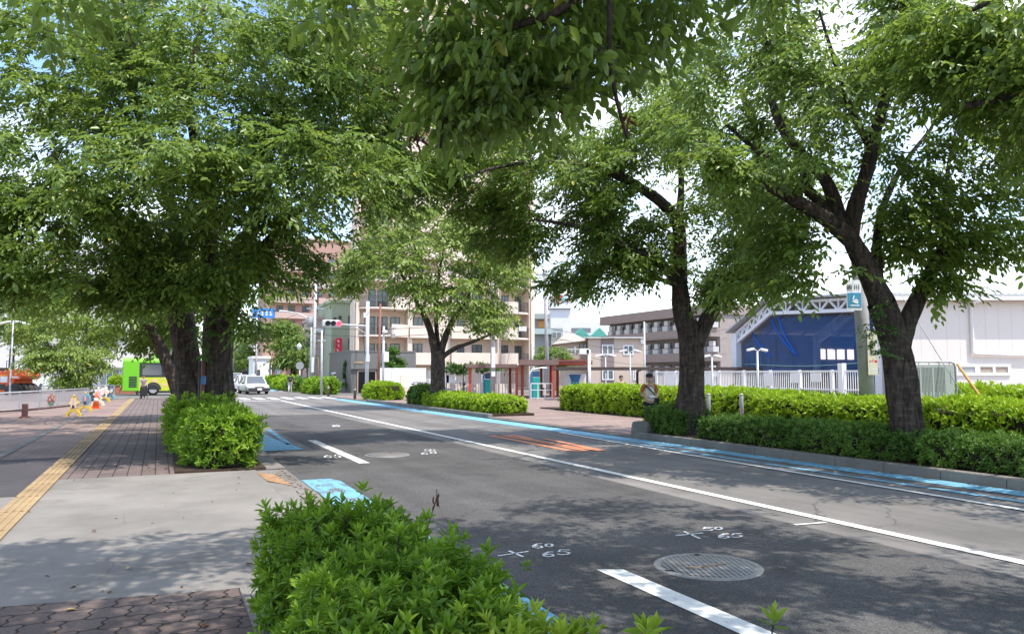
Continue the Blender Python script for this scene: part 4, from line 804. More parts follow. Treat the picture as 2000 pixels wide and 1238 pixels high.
# ------------------------------------------------------------------ apartment tower
def tower():
    d = 78.0; X = lambda px: D(px, d) - 18.0
    t = thing('apartment_tower', 'tall beige apartment tower with rounded balconies behind the sunlit cherry tree', 'apartment building', (18.0, d, 0))
    NF, FH, Z0 = 15, 2.85, 2.75
    w = MB(); w.prism([(0, 1.9), (20.6, 1.9), (20.6, 15), (3.6, 15)], 0, Z0 + NF * FH + 1.0)
    w.box(0, .55, 0, 1.9, 0, Z0 + NF * FH + .4); w.box(X(1033), 20.6, 0, 1.9, 0, Z0 + NF * FH + .4); w.box(X(976) - .18, X(976) + .1, .3, 1.9, 0, Z0 + NF * FH + .4)
    w.box(X(865) - .3, X(884), .8, 1.9, 0, Z0 + NF * FH + .4); w.box(X(800), X(800) + .5, .6, 1.9, 0, Z0 + NF * FH + .4)
    w.build('wall', BEIGE, t)
    p = MB()
    for px in (694, 977, 1036): p.tube([(X(px), -.07, 0), (X(px), -.07, Z0 + NF * FH)], .06, 8)
    p.build('drainpipe', BEIGE_L, t)
    rf = MB(); rf.prism([(-.1, -.2), (20.9, -.2), (20.9, 15.3), (3.5, 15.3)], Z0 + NF * FH + 1.0, Z0 + NF * FH + 1.5); rf.build('roof', BEIGE_L, t)
    def curved(x0, x1, bulge, n=10): return [(x0 + (x1 - x0) * k / n, .0 - bulge * math.sin(PI * k / n) ** .6) for k in range(n + 1)]
    parts = []
    xl0, xl1 = X(700), X(798); c = curved(xl0, xl1, 1.15)
    b = MB(); b.prism(c + [(xl1, 1.9), (xl0, 1.9)], -.18, 0); parts.append(b.build('balcony', BEIGE_L, t))
    b = MB(); seg = [p for p in c if p[0] > X(757)]
    b.prism([(x, y + .02) for x, y in seg] + [(x, y + .17) for x, y in reversed(seg)], .001, 1.12); parts.append(b.build('parapet', BEIGE_L, t))
    r = MB(); rail(r, [p for p in c if p[0] <= X(760)], 1.1); parts.append(r.build('railing', DARKF, t))
    xm0, xm1 = X(803), X(863)
    b = MB(); b.box(xm0, xm1, .35, 1.9, -.18, 0); b.box(xm0, xm1, .35, .5, .001, 1.1); parts.append(b.build('balcony', BEIGE_L, t))
    xm0, xm1 = X(884), X(975)
    b = MB(); b.box(xm0, xm1, .2, 1.9, -.18, 0); b.box(xm0, xm1, .2, .35, .001, 1.15); parts.append(b.build('balcony', BEIGE, t))
    xr0, xr1 = X(979), X(1032); c = curved(xr0, xr1, .95)
    b = MB(); b.prism(c + [(xr1, 1.9), (xr0, 1.9)], -.2, 0); parts.append(b.build('balcony', BEIGE_L, t))
    b = MB(); seg = [p for p in c if p[0] < X(1007)]
    b.prism([(x, y + .02) for x, y in seg] + [(x, y + .17) for x, y in reversed(seg)], .001, 1.12); parts.append(b.build('parapet', BEIGE, t))
    r = MB(); rail(r, [p for p in c if p[0] >= X(1004)], 1.1, .11); parts.append(r.build('railing', DARKF, t))
    for px0, px1, z0, z1, m in ((728, 742, .05, 2.05, 0), (746, 766, .05, 2.05, 1), (772, 791, .9, 2.05, 1), (818, 836, .9, 2.1, 1), (905, 919, 1.0, 2.1, 1), (934, 954, .9, 2.1, 1), (993, 1006, .05, 2.1, 1), (1019, 1032, .05, 2.05, 1)):
        parts.append(window(t, (X(px0) + X(px1)) / 2, (z0 + z1) / 2, X(px1) - X(px0), z1 - z0, 1.9, DARKF, GLASS, m))
    a = MB(); a.box(X(1008), X(1015), 1.3, 1.7, .06, .75); parts.append(a.build('air_conditioner', WHITEP, t))
    for o in parts:
        o.location.z = Z0
        n = NF if o.name.split('.')[0] in ('balcony', 'parapet', 'window') else 9
        for k in range(1, n): copy_part(o, FH * k)
    lz = MB()
    for k in range(3): lz.box(X(1006) + k * .32, X(1006) + k * .32 + .27, -1.05, -1.02, Z0 + FH + .75, Z0 + FH + 1.25)
    lz.build('laundry', WHITEP, t)
    return t
tower()
# ------------------------------------------------------------------ other buildings on the right of the road
def simple_building(name, label, cat, px0, px1, pytop, d, depth, wm, wins, floors=None, roofm=None, extra=None, glass=None, frame=None, roofh=.35, over=.2):
    a0, a1 = D(px0, d), D(px1, d); t = thing(name, label, cat, (a0, d, 0)); h = PD((px0 + px1) / 2, pytop, d).z
    MB().box(0, a1 - a0, 0, depth, 0, h).build('wall', wm, t)
    MB().box(-over, a1 - a0 + over, -over, depth + over, h, h + roofh).build('roof', roofm or wm, t)
    for (x0, y0, x1, y1, m) in wins:
        p = PD(x0, y1, d); q = PD(x1, y0, d); window(t, (p.x + q.x) / 2 - a0, (p.z + q.z) / 2, q.x - p.x, q.z - p.z, 0, frame, glass, m)
    return t, a0, h
GREENISH = mat('pale green render', (.40, .44, .32), .85, .06, 2, dirt=.15); ROSE = mat('rose tile', (.42, .26, .21), .8, .08, 2.5, dirt=.12)
GREYSHOP = mat('dark grey panel', (.16, .15, .14), .6, .06, 3, dirt=.2); ROSE_L = mat('pale rose render', (.52, .38, .34), .85, .06, 2)
t, a0, h = simple_building('apartment_block', 'narrow pale green three storey building with white roof rail beside the red sign', 'building', 648, 692, 592, 95, 9, GREENISH,
    [(651, 620, 657, 634, 1), (661, 617, 667, 634, 1), (680, 617, 691, 634, 1), (680, 661, 691, 683, 1), (652, 664, 660, 680, 1)])
r = MB(); rail(r, [(0, 0), (2.9, 0)], 1.2, .25, .04, h + .35); r.build('roof_railing', WHITEP, t)
t, a0, h = simple_building('house', 'small rose coloured building with a green roof rail behind the utility poles', 'house', 617, 648, 624, 100, 9, ROSE_L,
    [(631, 643, 649, 656, 1), (631, 682, 647, 696, 1)])
r = MB(); rail(r, [(0, 0), (2.0, 0)], 1.1, .2, .04, h + .35); r.build('roof_railing', GREENISH, t)
ac = MB(); ac.box(.1, .9, -.5, -.12, 6.9, 7.5); ac.build('air_conditioner', WHITEP, t)
X0 = D(520, 150)
wins = []
for fl in range(7):
    y = 700 - fl * 30
    for x in (540, 563, 590, 616, 642, 668): wins.append((x, y - 13, x + 13, y, 1))
t, a0, h = simple_building('apartment_block', 'large rose brown apartment block with balconies far along the street', 'apartment building', 520, 705, 470, 150, 14, ROSE, wins)
for fl in range(7):
    z = PD(600, 712 - fl * 30, 150).z
    for xx0, xx1 in ((1.0, 8.5), (9.5, 17)):
        b = MB(); b.box(xx0, xx1, -1.1, -.02, z - .15, z + 1.0); b.build('balcony', ROSE_L, t)
t = thing('roof_sign', 'blue rooftop advertising board above the trees far along the street', 'sign', tuple(PD(514, 650, 140)))
b = MB(); b.box(-1.9, 1.9, -.1, .1, 2.6, 4.3); b.build('board', mat('sign blue', (.05, .22, .60), .5), t)
b = MB(); b.bar((-1.4, .1, 0), (-1.4, .1, 2.6), .15); b.bar((1.4, .1, 0), (1.4, .1, 2.6), .15); b.build('frame', GALV, t)
b = MB()
for k in range(4):
    x = -1.2 + k * .72; b.box(x, x + .5, -.12, -.102, 3.62, 3.72); b.box(x, x + .5, -.12, -.102, 3.1, 3.2); b.box(x + .2, x + .3, -.122, -.104, 3.0, 3.9); b.box(x, x + .5, -.12, -.102, 3.36, 3.44)
b.build('lettering', WHITEP, t)
simple_building('brick_building', 'reddish brown brick shop front behind the far street trees', 'building', 515, 560, 655, 120, 10, ROSE, [(520, 712, 532, 735, 0), (540, 700, 553, 720, 1)])
simple_building('shop', 'low white shop with a round dark emblem panel beside a pole far down the street', 'shop', 497, 528, 700, 118, 6, WHITEP, [(500, 722, 508, 738, 0)])
simple_building('office_building', 'pale grey building closing the far end of the street', 'building', 440, 497, 664, 330, 12, mat('pale grey', (.5, .5, .52), .8), [(450, 690, 462, 700, 1), (470, 690, 482, 700, 1), (450, 672, 462, 682, 1), (470, 672, 482, 682, 1)])
t = thing('shop', 'single storey shop with a mauve awning at the far end of the street', 'shop', tuple(PD(464, 752, 170)))
MB().box(-3, 2.4, 0, 5, 0, 4.4).build('wall', GREYP, t); MB().box(-2.9, 2.3, -1.2, -.01, 3.0, 4.0).build('awning', mat('mauve awning', (.36, .30, .48), .7), t); MB().box(-2.6, 2.0, -.06, -.011, .2, 2.7).build('shutter', GLASS, t)
# gray shop with fascia, entrance and ivy
t, a0, h = simple_building('shop', 'dark grey shop with a plain fascia and black doorway at the corner', 'shop', 687, 812, 688, 64, 9, GREYSHOP, [], roofh=.15, over=.05)
X = lambda px: D(px, 64) - a0
b = MB(); b.box(X(702), X(734), -.05, -.01, .05, 1.6 + (730 - 727) * .0427); b.build('doorway', mat('door shadow glass', (.012, .012, .013), .3), t)  # near-black panel, shade of the entrance put into its colour
b = MB()
for px in (700, 718, 735): b.box(X(px) - .05, X(px) + .05, -.08, -.011, .02, 1.8)
b.box(X(699.5), X(735.5), -.08, -.012, 1.8, 1.92); b.build('door_frame', BEIGE_D, t)
b = MB(); b.box(X(686), X(812), -.18, -.02, 2.0, 3.35); b.build('fascia', mat('fascia', (.17, .165, .16), .6, .04, 3), t)
b = MB()
for k in range(8): b.box(X(692) + k * .1, X(692) + k * .1 + .075, -.22, -.181, 2.48, 2.62)
b.build('lettering', mat('gilt', (.5, .36, .2), .5), t)
# white boundary wall with a beige gate
t = thing('boundary_wall', 'long plain white boundary wall with a small beige gate beside the bicycle racks', 'wall', (D(743, 57.5), 57.5, 0)); X = lambda px: D(px, 57.5) - D(743, 57.5)
b = MB(); b.box(0, X(833), 0, .25, 0, 2.05); b.build('wall', WHITEP, t)
b = MB(); b.box(X(783), X(800), -.06, -.005, .55, 1.5); b.build('gate', BEIGE_L, t)
b = MB(); b.box(X(774), X(835), -.35, -.07, 0, .62); b.build('plinth', BEIGE_L, t)
t = thing('mesh_fence', 'pale metal fence with white notice boards behind the farther cherry trunk', 'fence', (D(835, 57), 57, 0)); X = lambda px: D(px, 57) - D(835, 57)
b = MB(); rail(b, [(0, 0), (X(1010), 0)], 1.75, .25, .03); b.build('bars', GALV, t)
for k in range(6): MB().box(X(838 + k * 34), X(838 + k * 34) + .08, -.05, .05, 0, 1.9).build('post', GALV, t)
for px in (858, 872, 940): MB().box(X(px), X(px) + .8, -.08, -.055, .9, 1.5).build('notice_board', WHITEP, t)
b = MB(); b.box(X(884), X(1008), .05, .3, 0, .8); b.build('low_wall', BEIGE_L, t)
# beige house (facing the viewer) -------------------------------------------------
zc = 72.0; o = W(1150, 757, zc); t = thing('house', 'two storey beige house with a dark stripe and white framed windows behind the long canopy', 'house', (o.x, o.y, 0), -YAW)
U = lambda px: (px - 1150) * zc / F_PX; V = lambda py: 1.6 + (730 - py) * zc / F_PX
HB = mat('house siding', (.56, .44, .36), .8, .04, 3, .15, 60); HBR = mat('brown siding', (.26, .20, .19), .8, .05, 4)
MB().box(0, U(1258), 0, 8, 0, V(661)).build('wall', HB, t); MB().box(-2.9, -.003, 1.2, 8, 0, V(662)).build('wall_wing', mat('tan siding', (.48, .37, .29), .8, .05, 3), t)
MB().box(U(1174), U(1200), -.03, -.004, 0, V(662)).build('stripe', HBR, t)
MB().prismx([(-.4, V(661) + .01), (8.3, V(661) + .01), (8.3, V(652)), (-.4, V(658))], -.2, U(1260)).build('roof', mat('roof metal', (.52, .51, .49), .5), t)
RT = mat('roof tile', (.36, .33, .30), .8, .1, 12)
hr = MB(); hr._add([(U(1080), .6, V(672)), (-.01, .4, V(664)), (-.01, 9, V(664)), (U(1080), 9, V(672)), (U(1116), 3.5, V(642)), (U(1120), 6, V(642))], [(0, 1, 4), (1, 2, 5, 4), (2, 3, 5), (3, 0, 4, 5), (0, 3, 2, 1)]); hr.build('roof', RT, t)
for x0, y0, x1, y1 in ((1176, 673, 1199, 693), (1218, 674, 1238, 693), (1176, 722, 1199, 742), (1237, 722, 1246, 742), (1124, 675, 1128, 688)):
    window(t, (U(x0) + U(x1)) / 2, (V(y0) + V(y1)) / 2, U(x1) - U(x0), V(y0) - V(y1), -.03 if x0 < 1200 and x0 > 1150 else (1.2 if x0 < 1150 else 0), WHITEP, GLASS, 1, .1)
window(t, U(1142), V(680), .75, 1.0, 1.2, DARKF, GLASS, 1)
b = MB(); rail(b, [(U(1110), .6), (U(1133), .6)], .5, .3, .03, V(692)); b.build('balcony_railing', WHITEP, t)
MB().box(U(1108), U(1136), .55, 1.19, V(706), V(693)).build('balcony', BEIGE_D, t)
MB().box(U(1252), U(1258), -.25, -.031, V(671), V(660)).build('gutter_box', WHITEP, t)
# grey-rose apartment range --------------------------------------------------------
pL = W(1176, 757, 104); pR = W(1390, 757, 84); ang = math.atan2(pR.y - pL.y, pR.x - pL.x); Ln = (pR - pL).length
t = thing('apartment_block', 'long grey three storey apartment range with air conditioners on its balconies', 'apartment building', (pL.x, pL.y, 0), ang)
AP = mat('mauve grey render', (.30, .245, .225), .85, .05, 2); AP2 = mat('balcony grey', (.36, .30, .28), .85, .05, 2)
HT = 8.2
MB().box(0, Ln, 1.3, 10, 0, HT).build('wall', mat('recess render', (.33, .28, .26), .85), t); MB().box(-.2, Ln + .2, -.15, 10.2, HT, HT + 1.1).build('roof', AP, t)  # wall behind the balconies in its own plain render
for f_ in range(3):
    MB().box(0, Ln, 0, 1.3, 2.7 * f_ + .3, 2.7 * f_ + 1.3 + (0 if f_ else 0)).build('balcony', AP, t)
n = 11
for f_ in range(3):
    for k in range(n):
        x = (k + .35) * Ln / n
        window(t, x, 2.7 * f_ + 1.95, 1.5, 1.5, 1.3, DARKF, GLASS, 1)
    for k in range(n):
        x = (k + .9) * Ln / n; b = MB(); b.box(x - .55, x + .45, .1, .9, 2.7 * f_ + 1.31, 2.7 * f_ + 1.9); b.box(x - .35, x + .35, .2, .55, 2.7 * f_ + 1.95, 2.7 * f_ + 2.5); b.build('air_conditioner', mat('ac white', (.52, .50, .49), .5), t)
# sign tower -----------------------------------------------------------------------
zc = 170.0; o = W(1095, 760, zc); t = thing('sign_tower', 'white tower block carrying coloured rooftop letters, behind the tiled roof', 'building', (o.x, o.y, 0), -YAW)
U = lambda px: (px - 1095) * zc / F_PX; V = lambda py: 1.6 + (730 - py) * zc / F_PX
LAV = mat('white facade', (.66, .65, .69), .7, .03, 1)
MB().box(U(1075), U(1116), 0, 5, 0, V(604)).build('wall', LAV, t); b = MB(); b.prism([(U(1073), -.6), (U(1117), -.6), (U(1117), 5.6), (U(1073), 5.6)], V(602), V(575)); b.build('sign_drum', LAV, t)
MB().box(U(1076), U(1115), -.2, 5.2, V(604), V(602) - .01).build('sign_gap', GREYP, t); rf = MB(); rf._add([(U(1073), -.6, V(575) + .01), (U(1117), -.6, V(575) + .01), (U(1117), 5.6, V(575) + .01), (U(1073), 5.6, V(575) + .01), (U(1095), 2.5, V(567))], [(0, 1, 4), (1, 2, 4), (2, 3, 4), (3, 0, 4)]); rf.build('cap', LAV, t)
MB().box(U(1116) + .01, U(1185), .5, 12, 0, V(628)).build('annex', LAV, t); MB().box(U(1117), U(1155), .4, .49, V(648), V(640)).build('window_strip', GLASS, t)
b = MB(); b.prismx([(.2, V(668)), (.35, V(668)), (.35, V(622)), (.2, V(622))], U(1080), U(1082)); b.build('mast', GREYP, t)
for ch, px, col, sz in (('ダ', 1091, (.75, .03, .04), 2.0), ('イ', 1098.5, (.05, .42, .22), 1.3), ('ナ', 1105, (.05, .35, .55), 1.3), ('ム', 1112, (.70, .42, .06), 1.35)):
    text_into('letter', ch, sz, mat('letter ' + ch, col, .5), t, (U(px), -.66, V(585.5)), (PI / 2, 0, 0), .05)
for px in (1076, 1079, 1082): MB().box(U(px), U(px) + .16, -.72, -.61, V(590), V(580)).build('stroke', BEIGE_D, t)
# blue grey building beyond the leaning pole -----------------------------------------
zc = 118.0; o = W(1062, 760, zc); t = thing('apartment_block', 'grey green building with an orange curtained balcony beside the apartment tower', 'building', (o.x, o.y, 0), -YAW)
U = lambda px: (px - 1062) * zc / F_PX; V = lambda py: 1.6 + (730 - py) * zc / F_PX
BG = mat('blue grey wall', (.33, .36, .36), .8, .05, 2)
MB().box(U(1043), U(1077), 1.5, 8, 0, V(612)).build('wall', BG, t); MB().box(U(1043), U(1080), 0, 1.49, V(652), V(641)).build('balcony', mat('balcony glass', (.40, .50, .50), .3), t)
MB().box(U(1043), U(1074), 0, 8, V(622), V(612) + .01).build('roof', BG, t); MB().box(U(1052), U(1065), 1.2, 1.49, V(639), V(625)).build('curtain', mat('orange curtain', (.62, .30, .10), .8), t)
b = MB(); rail(b, [(U(1043), .3), (U(1062), .3)], V(606) - V(612), .5, .05, V(612)); b.build('roof_railing', GALV, t)
b = MB(); b.prism([(U(1077) + .01, .5), (U(1100), .5), (U(1100), 9), (U(1077) + .01, 9)], 0, V(640)); b.build('wing', BG, t); window(t, U(1088), V(634) - 1.6, 1.5, 1.0, .5, WHITEP, GLASS, 1)
for i, (px, lab) in enumerate(((1136, 'small gabled green roofed house left of the grey apartment range'), (1172, 'second gabled green roofed house touching the grey apartment range'))):
    o = W(px, 760, 130); t = thing('green_roofed_house', lab, 'house', (o.x, o.y, 0), -YAW, 'green roofed houses behind the beige house')
    zt = 1.6 + (730 - 640) * 130 / F_PX; MB().box(-1.3, 1.3, 0, 5, 0, zt - 1.6).build('wall', BG, t)
    g = MB(); g.prismy([(-1.6, zt - 1.6), (1.6, zt - 1.6), (0, zt)], -.2, 5.2); g.build('roof', mat('green roof', (.10, .36, .30), .6), t)
# ------------------------------------------------------------------ hall with trusses and blue net
A_H = 32.0
t = thing('open_hall', 'open sided hall with white steel trusses and blue nets beyond the white gate', 'hall', (A_H, 36.9, 0), -PI / 2)   # local x runs toward the camera, local y away from the road
S_ = lambda px: 36.9 - PA(px, 700, A_H).y
hA, apx, wid = PA(1388, 655, A_H).z, S_(1507), S_(1720); hB = PA(1507, 592, A_H).z; hC = PA(1720, 590, A_H).z + .25
TR = mat('truss white', (.72, .74, .78), .5, .03, 4)
def truss(par, pts, dep, yy, name='truss', n=6):
    b = MB(); low = [(x, z - dep) for x, z in pts]
    for (p, q) in zip(pts[:-1], pts[1:]): b.bar((p[0], yy, p[1]), (q[0], yy, q[1]), .14)
    for (p, q) in zip(low[:-1], low[1:]): b.bar((p[0], yy, p[1]), (q[0], yy, q[1]), .19)
    for i in range(len(pts) - 1):
        (x0, z0), (x1, z1) = pts[i], pts[i + 1]
        for k in range(n):
            u0, u1, u2 = k / n, (k + .5) / n, (k + 1) / n
            f = lambda u, o: (x0 + (x1 - x0) * u, yy, z0 + (z1 - z0) * u - o)
            b.bar(f(u0, dep), f(u1, 0), .1); b.bar(f(u1, 0), f(u2, dep), .1); b.bar(f(u0, 0), f(u0, dep), .07)
    return b.build(name, TR, par)
prof = [(0, hA), (apx, hB), (wid, hC)]
truss(t, prof, .58, 0); truss(t, [(x, z + .05) for x, z in prof], .58, 6.5); truss(t, [(x, z + .05) for x, z in prof], .58, 13)
for x in (.0, wid):
    for y in (0, 6.5, 13):
        MB().box(x - .2, x + .2, y - .2, y + .2, 0, (hA if x == 0 else hC) - .02).build('column', TR, t)
rs = MB(); zz = .14
rs._add([(-.4, -.5, hA - .1 + zz), (apx, -.5, hB + zz), (wid + .4, -.5, hC + zz), (wid + .4, 14, hC + zz), (apx, 14, hB + zz), (-.4, 14, hA - .1 + zz)] + [(-.4, -.5, hA + zz), (apx, -.5, hB + zz + .1), (wid + .4, -.5, hC + zz + .1), (wid + .4, 14, hC + zz + .1), (apx, 14, hB + zz + .1), (-.4, 14, hA + zz)],
        [(0, 1, 4, 5), (1, 2, 3, 4), (11, 10, 7, 6), (10, 9, 8, 7), (0, 6, 7, 1), (1, 7, 8, 2), (5, 4, 10, 11), (4, 3, 9, 10), (0, 5, 11, 6), (2, 8, 9, 3)]); rs.build('roof', mat('roof sheet', (.42, .43, .46), .6, .06, 2), t)
pu = MB()
for k in range(9):
    y = .8 + k * 1.5; pu.bar((0, y, hA - .05), (apx, y, hB - .05), .1); pu.bar((apx, y, hB - .05), (wid, y, hC - .05), .1)
pu.build('purlins', GALV, t)
MB().prismy([(-.1, 0), (wid + .1, 0), (wid + .1, hC), (apx, hB), (-.1, hA - .05)], 14.02, 14.2).build('back_wall', mat('hall wall', (.34, .33, .34), .8, .08, 1.2), t)
sw = MB(); sw.box(-.16, -.04, .3, 14.0, 0, hA + .02); sw.build('side_wall', mat('hall side', (.40, .38, .37), .8, .06, 1.2), t)
sl_ = MB()
for k in range(5): sl_.bar((-.03, 2 + k * 2.4, 0), (-.03, 2 + k * 2.4, hA - .5), .1)
sl_.build('wall_studs', GALV, t)
ww = MB()
for k in range(4): ww.box(-.03, .02, 6.7 + k * .85, 6.7 + k * .85 + .62, 2.55, 3.2)
ww.build('window_band', mat('bright window', (.75, .66, .66), .4, emit=1.2), t)  # daylight from outside put in as a glow on the panes
cr = MB()
for k in range(6): cr.box(.4, 1.3, 6.0 + k * .9, 6.0 + k * .9 + .85, 0, 2.2 - (k == 0) * .35)
cr.build('stored_crates', mat('crate wood', (.30, .22, .14), .8, .2, 8), t)
def net_mat(name, col, alpha):
    m, tt, b = new_mat(name); b.inputs['Base Color'].default_value = col + (1,); b.inputs['Roughness'].default_value = .8
    tr = tt.nodes.new('ShaderNodeBsdfTransparent'); ms = tt.nodes.new('ShaderNodeMixShader'); ms.inputs[0].default_value = alpha
    tl = tt.nodes.new('ShaderNodeBsdfTranslucent'); tl.inputs[0].default_value = col + (1,); m2 = tt.nodes.new('ShaderNodeMixShader'); m2.inputs[0].default_value = .45
    tt.links.new(b.outputs[0], m2.inputs[1]); tt.links.new(tl.outputs[0], m2.inputs[2])
    tt.links.new(tr.outputs[0], ms.inputs[1]); tt.links.new(m2.outputs[0], ms.inputs[2]); tt.links.new(ms.outputs[0], tt.nodes['Material Output'].inputs['Surface']); return m
NET = net_mat('blue net', (.06, .25, .72), .38); NETB = net_mat('gathered blue net', (.03, .22, .75), .85)
def net(name, x0, x1, zt0, zt1, zb, yy, m, par, n=40, amp=.1):
    vs = []; fs = []
    for i in range(n + 1):
        u = i / n; x = x0 + (x1 - x0) * u
        for j in range(9):
            v = j / 8; zt = zt0 + (zt1 - zt0) * u; z = zt + (zb + .25 * math.sin(u * 5.0) - zt) * v
            vs.append((x, yy + amp * math.sin(u * 37 + v * 2) * (.3 + v), z))
    for i in range(n):
        for j in range(8): fs.append((i * 9 + j, (i + 1) * 9 + j, (i + 1) * 9 + j + 1, i * 9 + j + 1))
    b = MB(); b._add(vs, fs, True); return b.build(name, m, par)
net('net', .15, apx, hA - .75, hB - .8, 1.75, .35, NET, t); net('net', apx, wid - .1, hB - .8, hC - .8, 1.6, .35, NET, t); net('net', apx - 1.2, wid - .1, hB - 1.4, hC - .9, 3.0, 6.0, NET, t)
for (xa, za, xb, zb) in ((apx * .95, hB - .8, apx * 1.55, 2.7), (apx * 1.15, hB - .8, apx * 1.6, 2.6), (apx * .4, hA + .1, apx * .9, 2.6)):
    b = MB(); b.tube([(xa + (xb - xa) * (k / 8) ** 1.5, .2, za + (zb - za) * k / 8) for k in range(9)], .05, 6); b.build('gathered_net', NETB, t)
b = MB(); b.tube([(.2, .25, 2.15)] + [(wid * k / 10, .25, 2.25 - .22 * math.sin(PI * k / 10)) for k in range(1, 11)], .025, 5); b.build('net_rope', mat('rope', (.25, .45, .42), .8), t)
# ------------------------------------------------------------------ white building
zc = 34.0; o = W(1738, 760, zc); t = thing('white_building', 'long white windowless building with corrugated roof edge and drainpipe at the right', 'building', (o.x, o.y, 0), -YAW)
U = lambda px: (px - 1738) * zc / F_PX; V = lambda py: 1.6 + (730 - py) * zc / F_PX
PINKW = mat('white siding', (.74, .68, .625), .65, .03, .6, dirt=.10)
b = MB(); b.prism([(0, 0), (14, 0), (16, 12), (6.4, 12)], 0, V(583)); b.build('wall', PINKW, t)
sd = MB()
for k in range(24): sd.box(.3 + k * .58, .306 + k * .58, -.006, -.002, V(706), V(590))
sd.build('cladding_seam', mat('seam', (.64, .58, .54), .7), t)
cg = [(-.3, V(580))]
for k in range(100): cg += [(-.3 + k * .30, V(580) + .02), (-.3 + k * .30 + .08, V(576) + .05), (-.3 + k * .30 + .16, V(576) + .05), (-.3 + k * .30 + .24, V(580) + .02)]
cg = [c for c in cg if c[0] < 14.3]; b = MB(); b.prismy([(-.3, V(581))] + cg[1:] + [(14.3, V(581))], -.45, .6); b.prism([(.1, .601), (14.3, .601), (16.2, 12.2), (6.5, 12.2)], V(581), V(578)); b.build('roof', mat('corrugated sheet', (.45, .44, .43), .5, .05, 3), t)
b = MB(); b.box(-.3, 14.3, -.5, -.3, V(587), V(581) - .002); b.build('gutter', WHITEP, t)
b = MB(); b.tube([(U(1914), -.4, V(587)), (U(1902), -.35, V(590)), (U(1901), -.1, V(600)), (U(1901), -.1, V(688)), (U(1904), -.1, V(691)), (U(2010), -.1, V(694))], .07, 8); b.build('drainpipe', WHITEP, t)
window(t, U(1942), V(722), U(1975) - U(1910), V(712) - V(734), 0, WHITEP, mat('beige blind', (.40, .33, .26), .8), 1, .12); window(t, U(1888), V(722), 1.0, V(712) - V(734), 0, WHITEP, GLASS_L, 0, .12)
window(t, U(1800), V(722), 1.2, V(712) - V(734), 0, WHITEP, GLASS_L, 1, .12)
# ------------------------------------------------------------------ far and middle trees
S_XF = spray_lib('very far one', 5, 1.3, .34, .5, .6)
PALE_F = leaf_mat('sunny far leaf', (.10, .16, .055), (.22, .30, .10), (.30, .42, .10), .34)  # sun wash put into the paler leaf colour
CONIF = leaf_mat('conifer leaf', (.045, .12, .02), (.13, .25, .035), (.15, .3, .04), .25)
tree('shade_tree', 'broad low skirted tree standing behind the panel fence on the left plaza',
     [(.32, .22, LB(46, [(148, 782, 0), (146, 755, 0), (140, 720, 0)])), (.14, .04, LB(46, [(140, 722, 0), (110, 690, 0), (80, 660, 0)])), (.14, .04, LB(46, [(142, 720, 0), (165, 680, 0), (185, 640, 0)]))],
     [BL(125, 650, 46, 2.3, 2.3, 1.5, 110), BL(90, 700, 45, 1.6, 2, 1.0, 70), BL(165, 700, 45, 1.5, 2, 1.1, 75), BL(60, 640, 46.5, 1.3, 1.6, 1.0, 45), BL(190, 655, 46, 1.2, 1.5, 1.0, 50), BL(140, 742, 44.5, 1.3, 1.4, .35, 40)], 61, spray_lib('farther', 5, .85, .21, .5, .55), None, leafm=CHERRY_SUNLIT, along=.7)
tree('shade_tree', 'pale sunlit tree at the far left edge behind the lamp post', [(.25, .18, LB(64, [(20, 766, 0), (22, 720, 0), (24, 680, 0)]))],
     [BL(15, 600, 64, 3, 3, 2.4, 90), BL(60, 570, 66, 2.6, 3, 2, 60), BL(-50, 560, 64, 3, 3, 3, 60)], 62, S_XF, None, leafm=PALE_F, along=.7)
tree('shade_tree', 'tree behind the green bus to the left of the two big trunks', [(.25, .18, LB(92, [(255, 757, 0), (255, 720, 0), (256, 690, 0)]))],
     [BL(250, 655, 92, 4, 3, 3, 110), BL(310, 660, 94, 3.5, 3, 3, 90), BL(200, 640, 95, 3, 3, 3, 70)], 63, S_XF, None, along=.7)
tree('street_tree', 'small leafy street tree on the right verge behind the pedestrian with the backpack', [(.30, .22, LB(84, [(573, 759, 0), (573, 730, 0), (572, 700, 0)]))],
     [BL(570, 660, 84, 2.2, 2, 1.6, 90), BL(548, 640, 84, 1.4, 1.5, 1.2, 40), BL(590, 690, 83, 1.1, 1.2, 1.1, 50), BL(560, 700, 84, 1.2, 1.2, .8, 40)], 64, S_XF, 'street trees beyond the junction', along=.7)
tree('street_tree', 'dark dense street tree far down the road behind the oncoming cars', [(.5, .35, LB(125, [(493, 752, 0), (493, 728, 0), (490, 700, 0)]))],
     [BL(490, 690, 125, 3.0, 3, 2.2, 80), BL(500, 655, 125, 2.6, 2.6, 2.2, 70), BL(475, 705, 124, 1.6, 2, 1.4, 40)], 65, S_XF, 'street trees beyond the junction', along=.7)
tree('street_tree', 'farthest street trees closing the end of the road on its left', [(.4, .3, LB(150, [(452, 749, 0), (450, 720, 0), (448, 690, 0)]))],
     [BL(440, 680, 150, 5, 4, 4, 90), BL(400, 660, 150, 5, 4, 5, 60), BL(470, 650, 170, 4, 4, 3, 50)], 66, S_XF, 'street trees beyond the junction', along=.7)
tree('conifer', 'rounded bright green conifer behind the white boundary wall', [(.12, .04, LB(62, [(772, 768, 0), (772, 720, 0), (772, 690, 0)]))],
     [BL(772, 735, 62, 1.25, 1.2, .7, 90), BL(772, 710, 62, 1.05, 1, .6, 80), BL(771, 690, 62, .6, .6, .45, 40)], 67, R_C if False else [(l, []) for l in R_FAR], None, leafm=CONIF, along=.9, sc=(1.6, 2.4), twigs=False)
